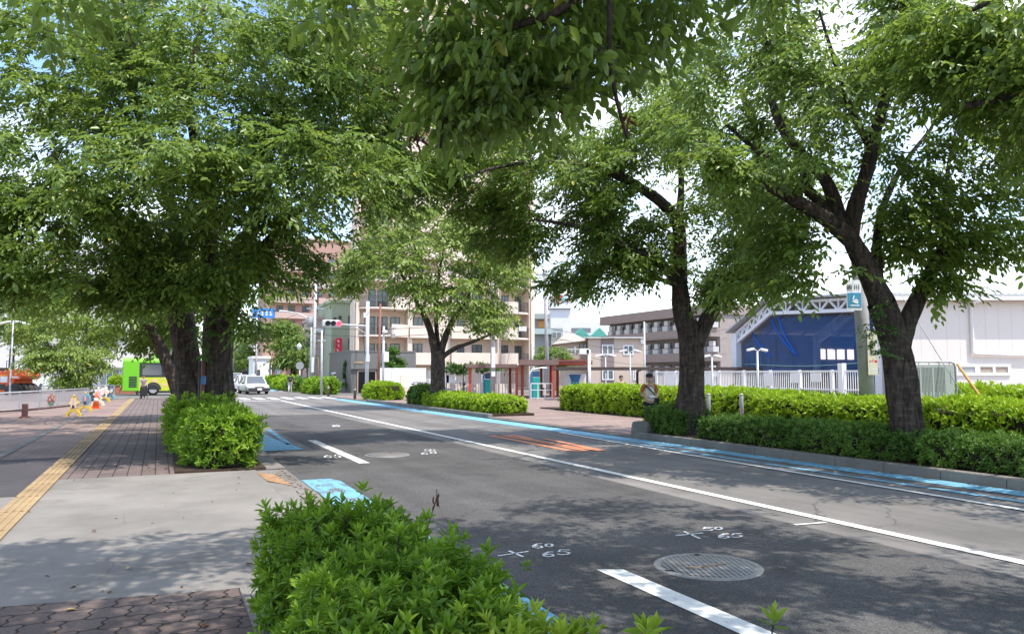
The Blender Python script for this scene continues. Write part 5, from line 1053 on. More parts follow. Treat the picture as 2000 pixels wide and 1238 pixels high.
tree('shade_tree', 'round green tree behind the red pillared shelter and the leaning pole', [(.14, .08, LB(62, [(1078, 765, 0), (1078, 730, 0), (1078, 705, 0)]))],
     [BL(1080, 690, 62, 1.3, 1.3, .75, 80), BL(1062, 702, 61.5, .9, 1, .5, 45), BL(1100, 704, 62, .8, .9, .5, 40)], 68, S_FAR, None, along=.7, sc=(.6, .9))
tree('shrub', 'ivy covered bush climbing beside the dark grey shop', [(.06, .03, LB(66, [(684, 766, 0), (684, 735, 0), (684, 705, 0)]))],
     [BL(683, 712, 66, .5, .5, .5, 30), BL(682, 735, 66, .6, .5, .8, 50), BL(684, 755, 65.5, .75, .5, .4, 36)], 69, [(l, []) for l in R_FAR], None, leafm=IVY, along=.9, sc=(1.4, 2.2), twigs=False, cat='shrub')
tree('shrub', 'dark green shrubs behind the pale mesh fence under the tower', [(.06, .03, LB(60, [(905, 765, 0), (905, 735, 0), (905, 720, 0)]))],
     [BL(890, 722, 60, 1.0, .6, .5, 40), BL(925, 722, 60, 1.3, .6, .5, 50), BL(960, 724, 60, .9, .6, .4, 30)], 70, [(l, []) for l in R_FAR], None, leafm=IVY, along=.9, sc=(1.4, 2.2), twigs=False, cat='shrub')
for i, (x0, x1, y0, y1, h, lm, lab) in enumerate(((11.1, 12.6, 60, 66, .95, AZALEA, 'long verge shrub bed between the yellow tipped kerb and the blue post'), (11.1, 12.6, 70, 75, .9, PRIVET, 'verge shrub bed beside the walking pedestrian with the backpack'), (11.1, 12.6, 78, 92, 1.0, AZALEA_SUN, 'sunny verge shrubs farthest down the right pavement'))):
    hedge('verge_shrub', lab, x0, x1, y0, y1, .05, h, 40, R_FAR, 80 + i, lm, 'shrub beds on the far right verge', sc=(1.6, 2.4), rnd=.4, bumpy=.2, cat='shrub')
hedge('azalea_bush', 'lime bush in the red brick planter left of the bus', D(222, 70), D(245, 70) + .3, 69, 71, .6, 1.25, 60, R_FAR, 86, AZALEA_SUN, None, sc=(1.3, 1.8), rnd=.3, cat='bush')
t = thing('brick_planter', 'low red brick planter box left of the bus', 'planter', (D(218, 70), 68.9, .03)); b = MB(); b.box(0, 1.9, 0, 2.2, 0, .62); b.build('wall', mat('red brick', (.38, .15, .09), .85, .15, 12), t); MB().box(-.05, 1.95, -.05, 2.25, .62, .70).build('coping', KERB, t)
# ------------------------------------------------------------------ left buildings
zc = 86.0; o = W(-60, 758, zc); t = thing('white_building', 'big white building on the left behind the trees with a glass entrance door', 'building', (o.x, o.y, 0), -YAW)
U = lambda px: (px + 60) * zc / F_PX; V = lambda py: 1.6 + (730 - py) * zc / F_PX
MB().box(0, U(262), 0, 12, 0, V(470)).build('wall', WHITEW_, t); MB().box(U(196), U(262), -.06, -.005, 0, V(738)).build('plinth', mat('grey plinth', (.30, .30, .31), .7), t)
for y in (500, 545, 590, 660):
    for x in (-20, 30, 80, 130, 180, 230): window(t, U(x), V(y), 1.7, 1.3, 0, ALU, GLASS_L if (x + y) % 3 else GLASS, 1, .08)
b = MB()
for k in range(7): b.box(U(190) + k * .62, U(190) + k * .62 + .05, -.5, -.45, V(716), V(690))
b.box(U(188), U(262), -.6, -.02, V(718), V(716)); b.build('balcony', WHITEW_, t)
d_ = MB(); d_.box(U(207), U(209), -.1, -.065, .05, V(721)); d_.box(U(219), U(221), -.1, -.065, .05, V(721)); d_.box(U(232), U(234), -.1, -.065, .05, V(721)); d_.box(U(207), U(234), -.1, -.065, V(721), V(719)); o2 = d_.build('door', ALU, t)
MB().box(U(209), U(232), -.09, -.07, .05, V(721)).build('pane', mat('entrance glass', (.16, .24, .24), .1), o2)
MB().box(U(35), U(95), -.08, -.005, 0, V(735)).build('shutter', WHITEP, t); MB().box(U(98), U(150), -.08, -.006, .3, V(742)).build('window_band', GLASS_L, t)
# ------------------------------------------------------------------ vehicles
def loft(secs, n_cap=True):
    """secs: list of (y, [(x,z) half outline from bottom centre out to top centre]) mirrored"""
    b = MB(); vs = []; k = None
    for y, half in secs:
        full = [(x, z) for x, z in half] + [(-x, z) for x, z in reversed(half)]; k = len(full); vs += [(x, y, z) for x, z in full]
    fs = [(i * k + j, i * k + (j + 1) % k, (i + 1) * k + (j + 1) % k, (i + 1) * k + j) for i in range(len(secs) - 1) for j in range(k)]
    fs += [tuple(range(k)), tuple(range((len(secs)) * k - 1, (len(secs) - 1) * k - 1, -1))]
    b._add(vs, fs, True); return b
CARW = mat('white car paint', (.78, .78, .78), .22, .02, 2, spec=.6); CARB = mat('dark bumper', (.05, .048, .05), .45); CHROME = mat('chrome', (.6, .6, .6), .2, .05, 5, metal=.8)
def wheel(par, x, y, r, w):
    b = MB(); prof = [(r * .62, -w / 2), (r * .94, -w / 2), (r, -w / 2 + .03), (r, w / 2 - .03), (r * .94, w / 2), (r * .62, w / 2)]
    vs = [(x + z, y + rr_ * math.cos(2 * PI * k / 20), r + rr_ * math.sin(2 * PI * k / 20)) for rr_, z in prof for k in range(20)]
    fs = [(i * 20 + k, i * 20 + (k + 1) % 20, (i + 1) * 20 + (k + 1) % 20, (i + 1) * 20 + k) for i in range(5) for k in range(20)]
    b._add(vs, fs, True); wh = b.build('wheel', BLACK, par)
    c = MB(); vs = [(x + z, y + r * .63 * math.cos(2 * PI * k / 20), r + r * .63 * math.sin(2 * PI * k / 20)) for z in (-w / 2 + .03, w / 2 - .03) for k in range(20)]
    c._add(vs, [tuple(range(20)), tuple(range(39, 19, -1))] + [(k, (k + 1) % 20, 20 + (k + 1) % 20, 20 + k) for k in range(20)]); c.build('rim', ALU, wh)
    return wh
def car(label, loc, rz, L=4.5, Wd=1.70, H=1.48, taxi=False, suv=False, paint=None):
    t = thing('car', label, 'car', loc, rz); w = Wd / 2; hb = .80 if not suv else .95; paint = paint or CARW
    def sec(y, ww, z0, z1, e=.08): return (y, [(0.01, z0), (ww - .10, z0), (ww, z0 + .14), (ww, z1 - .16), (ww - e, z1), (0.01, z1 + .02)])
    nose = -L / 2
    b = loft([sec(nose, w - .14, .30, hb - .22), sec(nose + .12, w - .04, .22, hb - .10), sec(nose + .9, w, .2, hb - .02), sec(nose + 1.3, w, .2, hb + .03), sec(L / 2 - 1.0, w, .2, hb + .04), sec(L / 2 - .15, w - .03, .22, hb - .01), sec(L / 2, w - .12, .32, hb - .16)])
    b.build('body', paint, t)
    ys = (nose + 1.15, nose + 1.75, L / 2 - (1.3 if not suv else .75), L / 2 - (.55 if not suv else .25)); wt = w - .22
    g = MB(); vs = []
    for y, ww, z in ((ys[0], w - .06, hb - .02), (ys[1], wt, H - .05), (ys[2], wt, H - .05), (ys[3], w - .08, hb)): vs += [(-ww, y, z), (ww, y, z)]
    g._add(vs, [(0, 1, 3, 2), (2, 3, 5, 4), (4, 5, 7, 6), (0, 2, 4, 6), (1, 7, 5, 3)]); g.build('windows', GLASS, t)
    r = MB(); r.box(-wt - .02, wt + .02, ys[1] - .05, ys[2] + .05, H - .055, H); r.build('roof', paint, t, bevel=.02)
    p = MB()
    for s in (-1, 1):
        p.bar((s * (w - .06), ys[0], hb), (s * wt, ys[1], H - .03), .06); p.bar((s * (w - .08), ys[3], hb), (s * wt, ys[2], H - .03), .09); p.bar((s * (w - .05), (ys[1] + ys[2]) / 2, hb), (s * (wt + .01), (ys[1] + ys[2]) / 2, H - .03), .07)
    p.build('pillars', paint, t)
    for s in (-1, 1):
        h = MB(); h.cbox((s * (w - .32), nose - .0, hb - .33), (.36, .16, .17)); h.build('headlight', mat('lamp lens', (.55, .56, .58), .15), t, bevel=.03)
        m = MB(); m.cbox((s * (w + .09), ys[0] + .35, hb + .06), (.16, .10, .13)); m.build('mirror', paint if not taxi else CARB, t, bevel=.02)
    gr = MB(); gr.cbox((0, nose - .01, hb - .34), (.62, .12, .17)); gr.build('grille', CARB, t)
    bm_ = MB(); bm_.cbox((0, nose + .02, .38), (Wd - .06, .3, .24)); bm_.build('bumper', CARB if taxi else paint, t, bevel=.04)
    MB().cbox((0, nose - .15, .40), (.34, .02, .16)).build('number_plate', WHITEP, t)
    if not taxi: MB().cbox((0, nose - .14, .30), (Wd * .6, .05, .09)).build('air_intake', CARB, t)
    if taxi:
        q = MB(); q.cbox((0, ys[1] + .35, H + .07), (.32, .16, .13)); q.build('roof_lamp', WHITEP, t, bevel=.03)
    for s in (-1, 1):
        for y in (nose + .85, L / 2 - .95): wheel(t, s * (w - .10), y, .31, .2)
    return t
car('white taxi sedan with a black bumper and roof lamp leading the oncoming cars', (D(500, 64.6), 65.5, .004), 0.10, 4.6, 1.7, 1.42, taxi=True)
car('white hatchback right behind the taxi in the oncoming lane', (D(486, 71.5) + .1, 73.0, .004), .08, 4.2, 1.7, 1.52)
car('white minivan farther back in the oncoming lane beside the trunk', (D(463.5, 98), 99, .004), .05, 4.4, 1.75, 1.7, suv=True)
car('dark grey car farthest back in the oncoming lane', (D(475, 116), 117, .004), .05, 4.4, 1.75, 1.6, suv=True, paint=mat('dark car paint', (.06, .06, .065), .3))
# bus ------------------------------------------------------------------------------
BUSG = mat('bus green', (.17, .50, .03), .35, .03, 2); BUSY = mat('bus yellow', (.52, .56, .05), .4, .04, 2); BUSB = mat('bus window band', (.045, .05, .055), .25)
t = thing('bus', 'lime green and yellow community bus crossing the side street behind the trunks', 'bus', (-2.4, 63.2, .0))
b = MB(); b.prismx([(0, .32), (2.2, .32), (2.25, .5), (2.25, 2.55), (2.1, 2.78), (.15, 2.78), (0, 2.55)], 0, 7.0); b.build('body', BUSG, t, bevel=.06)
MB().box(1.1, 6.9, -.015, .1, 1.36, 2.42).build('window_band', BUSB, t)
for k, (x0, x1) in enumerate(((1.3, 2.6), (2.8, 4.5), (4.7, 5.9), (6.1, 6.8))):
    MB().box(x0, x1, -.025, -.016, 1.5, 2.28).build('window', mat('bus glass', (.10, .16, .15), .1) if k % 2 else GLASS, t)
MB().prismy([(1.1, .36), (6.92, .36), (6.92, 1.34), (1.1, 1.34)], -.012, .05).build('side_panel', BUSY, t)
MB().prismy([(3.0, .37), (6.8, .37), (6.5, .60), (6.2, .52), (5.4, .72), (4.6, .58), (3.7, .66), (3.2, .5)], -.018, -.0125).build('painted_hill', BUSG, t)
fl = MB(); rr = random.Random(8)
for k in range(26):
    x, z, r = rr.uniform(1.7, 6.6), rr.uniform(.75, 1.28), rr.uniform(.06, .16)
    fl.prismy([(x + r * math.cos(a * PI / 4), z + r * math.sin(a * PI / 4)) for a in range(8)], -.0155 - k * .0002, -.0125)
fl.build('painted_blossom', mat('bus blossom', (.72, .48, .26), .5, .2, 4), t)
lv = MB()
for k in range(7): lv.box(.42, .95, -.02, .0, .62 + k * .12, .69 + k * .12)
lv.build('louvre', BUSB, t); MB().box(-.03, .02, .3, 1.95, 1.5, 2.4).build('rear_window', BUSB, t)
sc_ = MB(); pts = [(4.35 + .13 * k, -.03, 2.58 + .05 * math.sin(k * 1.9)) for k in range(10)]; sc_.tube(pts, .022, 5); sc_.build('lettering', WHITEP, t)
MB().box(2.0, 4.2, .5, 1.8, 2.78, 2.98).build('roof_unit', BUSG, t, bevel=.06)
for x in (2.05, 5.6):
    for y in (.12, 2.1):
        wb = MB(); r = .43; vs = [(x + q * math.cos(2 * PI * k / 20), y + z - .05, r + q * math.sin(2 * PI * k / 20)) for q, z in ((.26, -.12), (r, -.12), (r, .12), (.26, .12)) for k in range(20)]
        wb._add(vs, [(i * 20 + k, i * 20 + (k + 1) % 20, (i + 1) * 20 + (k + 1) % 20, (i + 1) * 20 + k) for i in range(3) for k in range(20)], True); wh = wb.build('wheel', BLACK, t)
        c = MB(); c._add([(x + .27 * math.cos(2 * PI * k / 16), y + z, r + .27 * math.sin(2 * PI * k / 16)) for z in (-.14, .0) for k in range(16)], [tuple(range(16)), tuple(range(31, 15, -1))] + [(k, (k + 1) % 16, 16 + (k + 1) % 16, 16 + k) for k in range(16)]); c.build('rim', GREYP, wh)
    a_ = MB(); a_.prismy([(x + .56 * math.cos(k * PI / 10), .43 + .56 * math.sin(k * PI / 10)) for k in range(11)], -.021, -.0185); a_.build('wheel_arch', BUSB, t)
# road roller ----------------------------------------------------------------------
OR = mat('machine orange', (.72, .12, .035), .45, .05, 3, dirt=.15)
zc = 47.0; o = W(-14, 775, zc); t = thing('road_roller', 'orange pneumatic tyre road roller parked at the left edge', 'road roller', (o.x, o.y, .03), -YAW)
b = MB(); b.prismy([(-1.6, .45), (.95, .45), (1.05, .9), (1.2, .92), (1.25, 1.0), (1.22, 1.2), (1.6, 1.22), (1.72, 1.45), (1.62, 1.8), (1.0, 1.86), (.5, 1.72), (-1.6, 1.72)], 0, 1.9); b.build('body', OR, t, bevel=.05)
MB().box(.42, .85, -.02, -.002, 1.05, 1.42).build('label_plate', WHITEP, t); MB().box(.3, .75, -.015, -.003, .6, .95).build('step_recess', CARB, t); MB().box(.42, .85, -.022, -.004, 1.44, 1.52).build('warning_plate', mat('warning orange', (.8, .3, .05), .5), t)
MB().box(1.1, 1.5, -.018, -.004, 1.32, 1.42).build('lettering', WHITEP, t)
for x, y in ((1.18, .0), (1.18, .55), (1.18, 1.1), (1.18, 1.6), (-1.2, .3), (-1.2, 1.2)):
    wb = MB(); r = .5; vs = [(x + q * math.cos(2 * PI * k / 24), y + z, r + q * math.sin(2 * PI * k / 24)) for q, z in ((.24, -.06), (r - .04, -.06), (r, 0), (r, .28), (r - .04, .34), (.24, .34)) for k in range(24)]
    wb._add(vs, [(i * 24 + k, i * 24 + (k + 1) % 24, (i + 1) * 24 + (k + 1) % 24, (i + 1) * 24 + k) for i in range(5) for k in range(24)], True); wh = wb.build('wheel', mat('worn tyre', (.06, .055, .05), .85, .2, 10), t)
    c = MB(); c._add([(x + .25 * math.cos(2 * PI * k / 16), y + z, r + .25 * math.sin(2 * PI * k / 16)) for z in (-.03, .3) for k in range(16)], [tuple(range(16)), tuple(range(31, 15, -1))] + [(k, (k + 1) % 16, 16 + (k + 1) % 16, 16 + k) for k in range(16)]); c.build('rim', CARB, wh)
b = MB(); b.tube([(.55, .3, 1.8), (.55, .3, 2.35), (1.3, .3, 2.35), (1.3, .3, 1.85)], .025, 6); b.build('handrail', CARB, t)
b = MB(); b.box(-.9, .1, .4, 1.4, 1.73, 1.95); b.box(-1.05, -.9, .4, 1.4, 1.73, 2.4); b.build('seat', CARB, t); b = MB(); b.tube([(.45, 1.0, 1.7), (.2, 1.0, 2.2)], .03, 6); b.build('steering_column', CARB, t)
# ------------------------------------------------------------------ left plaza furniture
def lamp2(name, label, loc, h, rz, heads, m=None, group=None, pr=.055):
    t = thing(name, label, 'lamp', loc, rz, group); b = MB(); b.tube([(0, 0, 0), (0, 0, .3), (0, 0, h)], [pr * 1.3, pr, pr * .8], 10); b.build('pole', m or GALV, t)
    for (dx, dz, L_) in heads:
        s = 1 if dx > 0 else -1; a = MB(); a.tube([(0, 0, h + dz - .02), (dx * .6, 0, h + dz + .03)], .025, 6); a.build('arm', m or GALV, t)
        q = MB(); q.cbox((dx * .6 + s * L_ / 2, 0, h + dz + .03 - .04 * s * 0), (L_, .22, .10), 0, 0, s * .22); q.build('lamp_head', WHITEP, t, bevel=.04)
    return t
o = W(19, 775, 44); lamp2('street_lamp', 'tall grey lamp post with two pale arms in front of the road roller', (o.x, o.y, .03), 1.6 + (730 - 603) * 44 / F_PX, -YAW, ((.25, -.85, .75), (-.25, -.85, .75)))
o = W(268, 778, 58); t = thing('sign_post', 'white post standing by the pedestrian in front of the bus', 'post', (o.x, o.y, .03)); MB().box(-.10, .10, -.08, .08, 0, 2.0).build('post', WHITEP, t); MB().box(.12, .42, -.05, .0, 1.2, 2.0).build('banner', mat('banner blue', (.06, .22, .62), .6), t)
FROST = net_mat('frosted panel', (.62, .57, .56), .55)
def panel_fence(label, p0, p1, n, h, orn, panel=True, group=None):
    p0 = Vector(p0); p1 = Vector(p1); d = p1 - p0; L = d.length; t = thing('guard_fence', label, 'fence', p0, math.atan2(d.y, d.x), group)
    b = MB(); b.tube([(0, 0, h), (L, 0, h)], .035, 8); b.build('top_rail', GALV, t)
    b = MB(); b.tube([(0, 0, .14), (L, 0, .14)], .02, 6); b.build('bottom_rail', GALV, t)
    for k in range(n + 1): MB().box(L * k / n - .025, L * k / n + .025, -.025, .025, 0, h - .02).build('post', GALV, t)
    for k in range(n):
        if panel: MB().box(L * k / n + .04, L * (k + 1) / n - .04, -.008, .008, .18, h - .06).build('panel', FROST, t)
    for u in orn:
        x = L * u; o_ = MB()
        for q, (dx, dz) in enumerate(((-.26, .42), (0, .50), (.26, .42))):
            o_.prismy([(x + dx + (.15 + .035 * math.cos(a * PI / 1.0)) * math.cos(2 * PI * a / 16), dz + (.15 + .035 * math.cos(a * PI)) * math.sin(2 * PI * a / 16)) for a in range(16)], -.04 - q * .004, -.014)
        fo = o_.build('flower_ornament', mat('ornament brown', (.34, .14, .10), .6, .15, 8), t)
        c_ = MB()
        for q, (dx, dz) in enumerate(((-.26, .42), (0, .50), (.26, .42))): c_.prismy([(x + dx + .07 * math.cos(2 * PI * a / 10), dz + .07 * math.sin(2 * PI * a / 10)) for a in range(10)], -.062, -.05)
        c_.build('flower_centre', mat('ornament pink', (.55, .36, .33), .6), fo)
        MB().box(x - .2, x + .2, -.05, -.014, .16, .30).build('leaf_ornament', mat('ornament green', (.10, .22, .14), .6), t)
    return t
def GV(px, py, z): p = G(px, py, z); return (p.x, p.y, z)
panel_fence('frosted panel guard fence with a brown flower ornament behind the low brown bar', GV(-60, 816, .03), GV(172, 790, .03), 6, .82, (.60,))
panel_fence('grey guard rail with a flower ornament beside the road roller tyre', GV(20, 778, .03), GV(66, 777, .03), 1, .8, (.62,), False)
panel_fence('long open guard rail in front of the skirted tree on the plaza', GV(80, 779, .03), GV(222, 776, .03), 5, .8, (), False)
o = G(72, 778, .03); t = thing('leaning_post', 'blue grey post leaning between the two guard rails', 'post', (o.x, o.y, .03)); b = MB(); b.bar((-.12, 0, 0), (.22, 0, .95), .16); b.build('post', mat('slate paint', (.12, .15, .20), .6), t); MB().box(-.3, .1, -.15, .15, 0, .06).build('foot', GREYP, t)
o = W(172, 770, 45); t = thing('tree_planter', 'round stone planter at the foot of the skirted plaza tree', 'planter', (W(148, 780, 46).x, W(148, 780, 46).y, .03)); MB().lathe([(1.25, 0), (1.3, .42), (1.12, .44), (1.1, .36)], 28).build('rim', mat('planter stone', (.22, .20, .17), .9, .2, 5), t); MB().lathe([(1.09, .2), (1.09, .37), (.01, .40)], 28).build('soil', SOIL, t)
t = thing('bar_barrier', 'low brown bar barrier on a short brown post on the plaza', 'barrier', GV(48, 816, .03)); p1 = Vector(GV(140, 810, .03)) - Vector(GV(48, 816, .03)); p0 = Vector(GV(-60, 822, .03)) - Vector(GV(48, 816, .03))
b = MB(); b.tube([p0 + Vector((0, 0, .26)), Vector((0, 0, .28)), p1 + Vector((0, 0, .36))], .03, 8); b.build('bar', mat('dull brown', (.15, .085, .07), .6), t)
b = MB(); b.box(-.09, .09, -.08, .08, .05, .50); b.box(-.16, .16, -.12, .12, 0, .05); b.build('post', mat('dull red brown', (.24, .11, .09), .7), t)
YEL = mat('barricade yellow', (.58, .40, .07), .5, .06, 5); CREAM = mat('barricade cream', (.72, .58, .46), .55, .06, 5); SKYB = mat('barricade blue', (.16, .34, .46), .5, .08, 5); PINKP = mat('barricade pink', (.72, .40, .38), .5, .08, 5)
def barricade(label, px, py, base, panel, rim, petals, s=1.0):
    p = G(px, py, .03); t = thing('barricade', label, 'barricade', (p.x, p.y, .03), -.25, 'decorated barricades along the plaza')
    f = lambda R0, a0, a1, n: [(R0 * math.cos(a0 + (a1 - a0) * k / n), R0 * math.sin(a0 + (a1 - a0) * k / n)) for k in range(n + 1)]
    out = [(x * s, z * s) for x, z in f(.30, PI, 0, 12)]; inn = [(x * s, z * s) for x, z in f(.19, 0, PI, 10)]
    b = MB(); b.prismy(out + inn, -.06, .06); b.build('foot', base, t)
    pts = [((.19 + .045 * math.cos(petals * 2 * PI * k / 40)) * s * math.cos(2 * PI * k / 40), (.56 + (.26 + .05 * math.cos(petals * 2 * PI * k / 40)) * math.sin(2 * PI * k / 40)) * s) for k in range(40)]
    b = MB(); b.prismy(pts, -.03, .03); pn = b.build('panel', rim, t)
    b = MB(); b.prismy([(x * .78, .56 * s + (z - .56 * s) * .78) for x, z in pts], -.04, -.0305); b.build('inner_panel', panel, pn)
    b = MB(); b.box(-.05 * s, .05 * s, -.045, .045, .34 * s, .46 * s); b.build('bar_clamp', CARB if base is YEL else RED_ST, t)
    b = MB(); b.box(-.02, .02, -.05, -.041, .50 * s, .74 * s); b.build('stripe', PINKP, t)
    b = MB(); b.sphere((0, 0, .86 * s), .05 * s, 8, 6); b.build('knob', base, t)
barricade('yellow barricade with a scalloped cream panel, nearest of the plaza row', 143, 813, YEL, CREAM, YEL, 6, .88)
barricade('blue barricade with a grey round panel behind the nearest yellow one', 166, 804, YEL, mat('barricade grey', (.22, .22, .26), .6), SKYB, 1, .9)
barricade('white and pink barricade standing behind the orange cone', 191, 792, CREAM, PINKP, WHITEP, 8)
barricade('pale yellow barricade second from the far end of the plaza row', 204, 785, YEL, CREAM, WHITEP, 5)
barricade('blue and white barricade at the far end of the plaza row', 214, 780, SKYB, WHITEP, SKYB, 1)
o = G(187, 798, .03); t = thing('traffic_cone', 'orange traffic cone with a white band beside the decorated barricades', 'cone', (o.x, o.y, .03)); CO = mat('cone orange', (.80, .16, .04), .5)
MB().box(-.19, .19, -.19, .19, 0, .04).build('base', CO, t); MB().lathe([(.15, .04), (.035, .70), (.03, .71)], 16).build('cone', CO, t); MB().lathe([(.104, .34), (.078, .48)], 16).build('band', WHITEP, t)
b = MB(); q = [Vector(GV(x, y, .03)) + Vector((0, 0, .42)) for x, y in ((143, 813), (166, 804), (191, 792), (204, 785), (214, 780))]
for i in range(4):
    b = MB(); b.tube([q[i], q[i + 1]], .02, 6); tag(b.build('barrier_bar', CARB), ('dark bar between the nearest yellow and the blue barricade', 'dark bar between the blue barricade and the one behind the cone', 'dark bar between the pink and pale yellow barricades', 'dark bar joining the two farthest barricades')[i], 'bar', 'bars between the barricades')
# ------------------------------------------------------------------ right hand furniture
def at(px, zc, z=.06): p = W(px, 730, zc); return Vector((p.x, p.y, z))
# shelter with red pillars
zc = 50.0; o = W(1000, 760, zc); US = lambda px: (px - 1000) * zc / F_PX; VS = lambda py: 1.6 + (730 - py) * zc / F_PX
t = thing('shelter', 'bicycle park shelter with red oxide pillars and a brown slab roof', 'shelter', (o.x, o.y, .06), -YAW); z0 = .06
RB = mat('shelter roof brown', (.21, .135, .115), .6, .08, 4); V2 = lambda py: VS(py) - z0
MB().box(US(910), US(1010), -.4, 4.5, V2(718), V2(711)).build('roof', RB, t); MB().box(US(1008) + .21, US(1089), -1.2, 4.5, V2(713), V2(703)).build('roof', RB, t)
b = MB(); b.box(US(1089) + .01, US(1158), 0, 5.5, V2(706), V2(704)); b.build('roof', RB, t)
b = MB()
for k in range(12): b.box(US(1090) + k * .19, US(1090) + k * .19 + .05, -.05, 5.4, V2(704) + .003, V2(704) + .07)
b.build('roof_rib', RED_ST, t)
b = MB(); b.box(US(1089), US(1158), .1, .25, V2(712), V2(707)); b.box(US(1089), US(1158), 5, 5.15, V2(712), V2(707)); b.box(US(1120), US(1124), .26, 5, V2(711), V2(707)); b.build('beam', RED_ST, t)
for px, y, top in ((918, 0, 718), (1009, -.2, 718), (1020, 0, 713), (1079, -1.0, 713), (996, 4, 718), (1082, 4, 713), (1062, 4.2, 713), (1097, 4.5, 712)):
    MB().box(US(px) - .095, US(px) + .095, y - .095, y + .095, 0, V2(top) - .003).build('pillar', RED_ST, t)
TEAL = mat('machine teal', (.03, .33, .29), .4, .04, 4); MBLUE = mat('machine blue', (.05, .18, .40), .4, .04, 4)
def ticket_machine(label, px, zcc, s=1.0):
    p = at(px, zcc); t = thing('ticket_machine', label, 'machine', p, -YAW, 'teal payment machines under the shelter')
    b = MB(); b.box(-.22 * s, .22 * s, -.2, .2, 0, 1.18 * s); b.build('body', TEAL, t, bevel=.03)
    b = MB(); b.box(-.3 * s, -.225 * s, -.22, .25, 0, 1.45 * s); b.build('side_panel', MBLUE, t)
    b = MB(); b.box(-.20 * s, .2 * s, -.12, .2, 1.2 * s, 1.52 * s); b.build('display', mat('machine display', (.04, .10, .18), .2), t)
    b = MB(); b.tube([(-.36 * s, -.1, 0), (-.36 * s, -.1, 1.2 * s), (-.33 * s, -.1, 1.45 * s), (-.2 * s, -.1, 1.62 * s), (.3 * s, -.1, 1.72 * s), (.62 * s, -.1, 1.70 * s)], .045, 8); b.build('hood_frame', WHITEP, t)
    b = MB(); b.prismy([(-.33 * s, 1.45 * s), (-.2 * s, 1.63 * s), (.3 * s, 1.73 * s), (.3 * s, 1.68 * s), (-.15 * s, 1.56 * s), (-.25 * s, 1.4 * s)], -.09, .5); b.build('hood', mat('hood', (.35, .5, .58), .3), t)
ticket_machine('teal machine with a curved hood under the left end of the shelter', 953, 50.5)
ticket_machine('taller teal machine with a curved hood between the red pillars', 1047, 48.5, 1.12)
p = at(1123, 52); t = thing('notice_board', 'white notice stand with a blue and teal poster under the red beams', 'sign', p, -YAW)
MB().box(-.75, .75, -.03, .05, .0, 1.55).build('board', WHITEP, t); MB().prismy([(-.42, 1.5), (.42, 1.5), (.25, 1.0), (-.25, 1.0)], -.05, -.031).build('poster', MBLUE, t); MB().box(-.28, .28, -.052, -.0305, .55, .98).build('poster', TEAL, t)
b = MB(); rail(b, [(-1.3, 0), (.0, 0)], .95, .4, .05); b.bar((-1.3, 0, .55), (0, 0, .55), .04); p = at(1078, 47.5); t = thing('guard_rail', 'white tubular guard rail beside the nearest red pillar', 'rail', p, -YAW); b.build('rail', WHITEP, t)
# long low canopy of the bicycle park
zc = 46.0; o = W(1085, 757, zc); t = thing('canopy', 'long low dark brown canopy running behind the hedge past the forked trunk', 'canopy', (o.x, o.y, .06), -YAW); U = lambda px: (px - 1085) * zc / F_PX; V = lambda py: 1.54 + (730 - py) * zc / F_PX
DB = mat('dark bronze', (.075, .06, .052), .5, .08, 5)
MB().box(U(1085), U(1478), -1.1, 1.1, V(721), V(718)).build('roof', mat('canopy sheet', (.14, .12, .11), .5, .1, 3), t)
b = MB(); b.box(U(1085), U(1478), -1.15, -1.101, V(723), V(717)); b.box(U(1085), U(1478), 1.101, 1.15, V(723), V(717)); b.build('eave_beam', DB, t)
for px in (1150, 1247, 1345, 1440): b = MB(); b.tube([(U(px), .4, 0), (U(px), .4, V(727)), (U(px), -.3, V(722)), (U(px), -.9, V(722))], .08, 8); b.build('pillar', DB, t)
# lamps and camera pole
p = at(1231, 43); lamp2('floodlight', 'twin floodlight on a slim pole before the beige house, right of the camera pole', p, 1.54 + (730 - 688) * 43 / F_PX, -YAW, ((.28, .05, .45), (-.28, .05, .45)), group='twin floodlights', pr=.045)
p = at(1183, 45); lamp2('floodlight', 'smaller twin floodlight in front of the dark stripe of the beige house', p, 1.54 + (730 - 697) * 45 / F_PX, -YAW, ((.28, .05, .45), (-.28, .05, .45)), group='twin floodlights', pr=.045)
p = at(1480, 31); lamp2('floodlight', 'grey twin floodlight on a pole in front of the open hall', p, 1.54 + (730 - 686) * 31 / F_PX, -YAW, ((.2, .02, .30), (-.2, .04, .30)), group='twin floodlights', pr=.055)
p = at(1391, 33); lamp2('floodlight', 'small floodlight beside the left column of the open hall', p, 1.54 + (730 - 698) * 33 / F_PX, -YAW, ((.15, .02, .32), (-.12, .03, .26)), group='twin floodlights', pr=.05)
p = at(1151, 44); t = thing('camera_pole', 'white pole with a box camera above the brown shelter roof', 'camera', p, -YAW); b = MB(); b.tube([(0, 0, 0), (0, 0, 2.9)], .09, 10); b.build('pole', WHITEP, t); MB().box(-.55, .0, -.15, .15, 2.65, 2.98).build('camera', WHITEP, t, bevel=.03); MB().box(-.16, -.02, -.155, -.151, 2.70, 2.92).build('lens', BLACK, t)
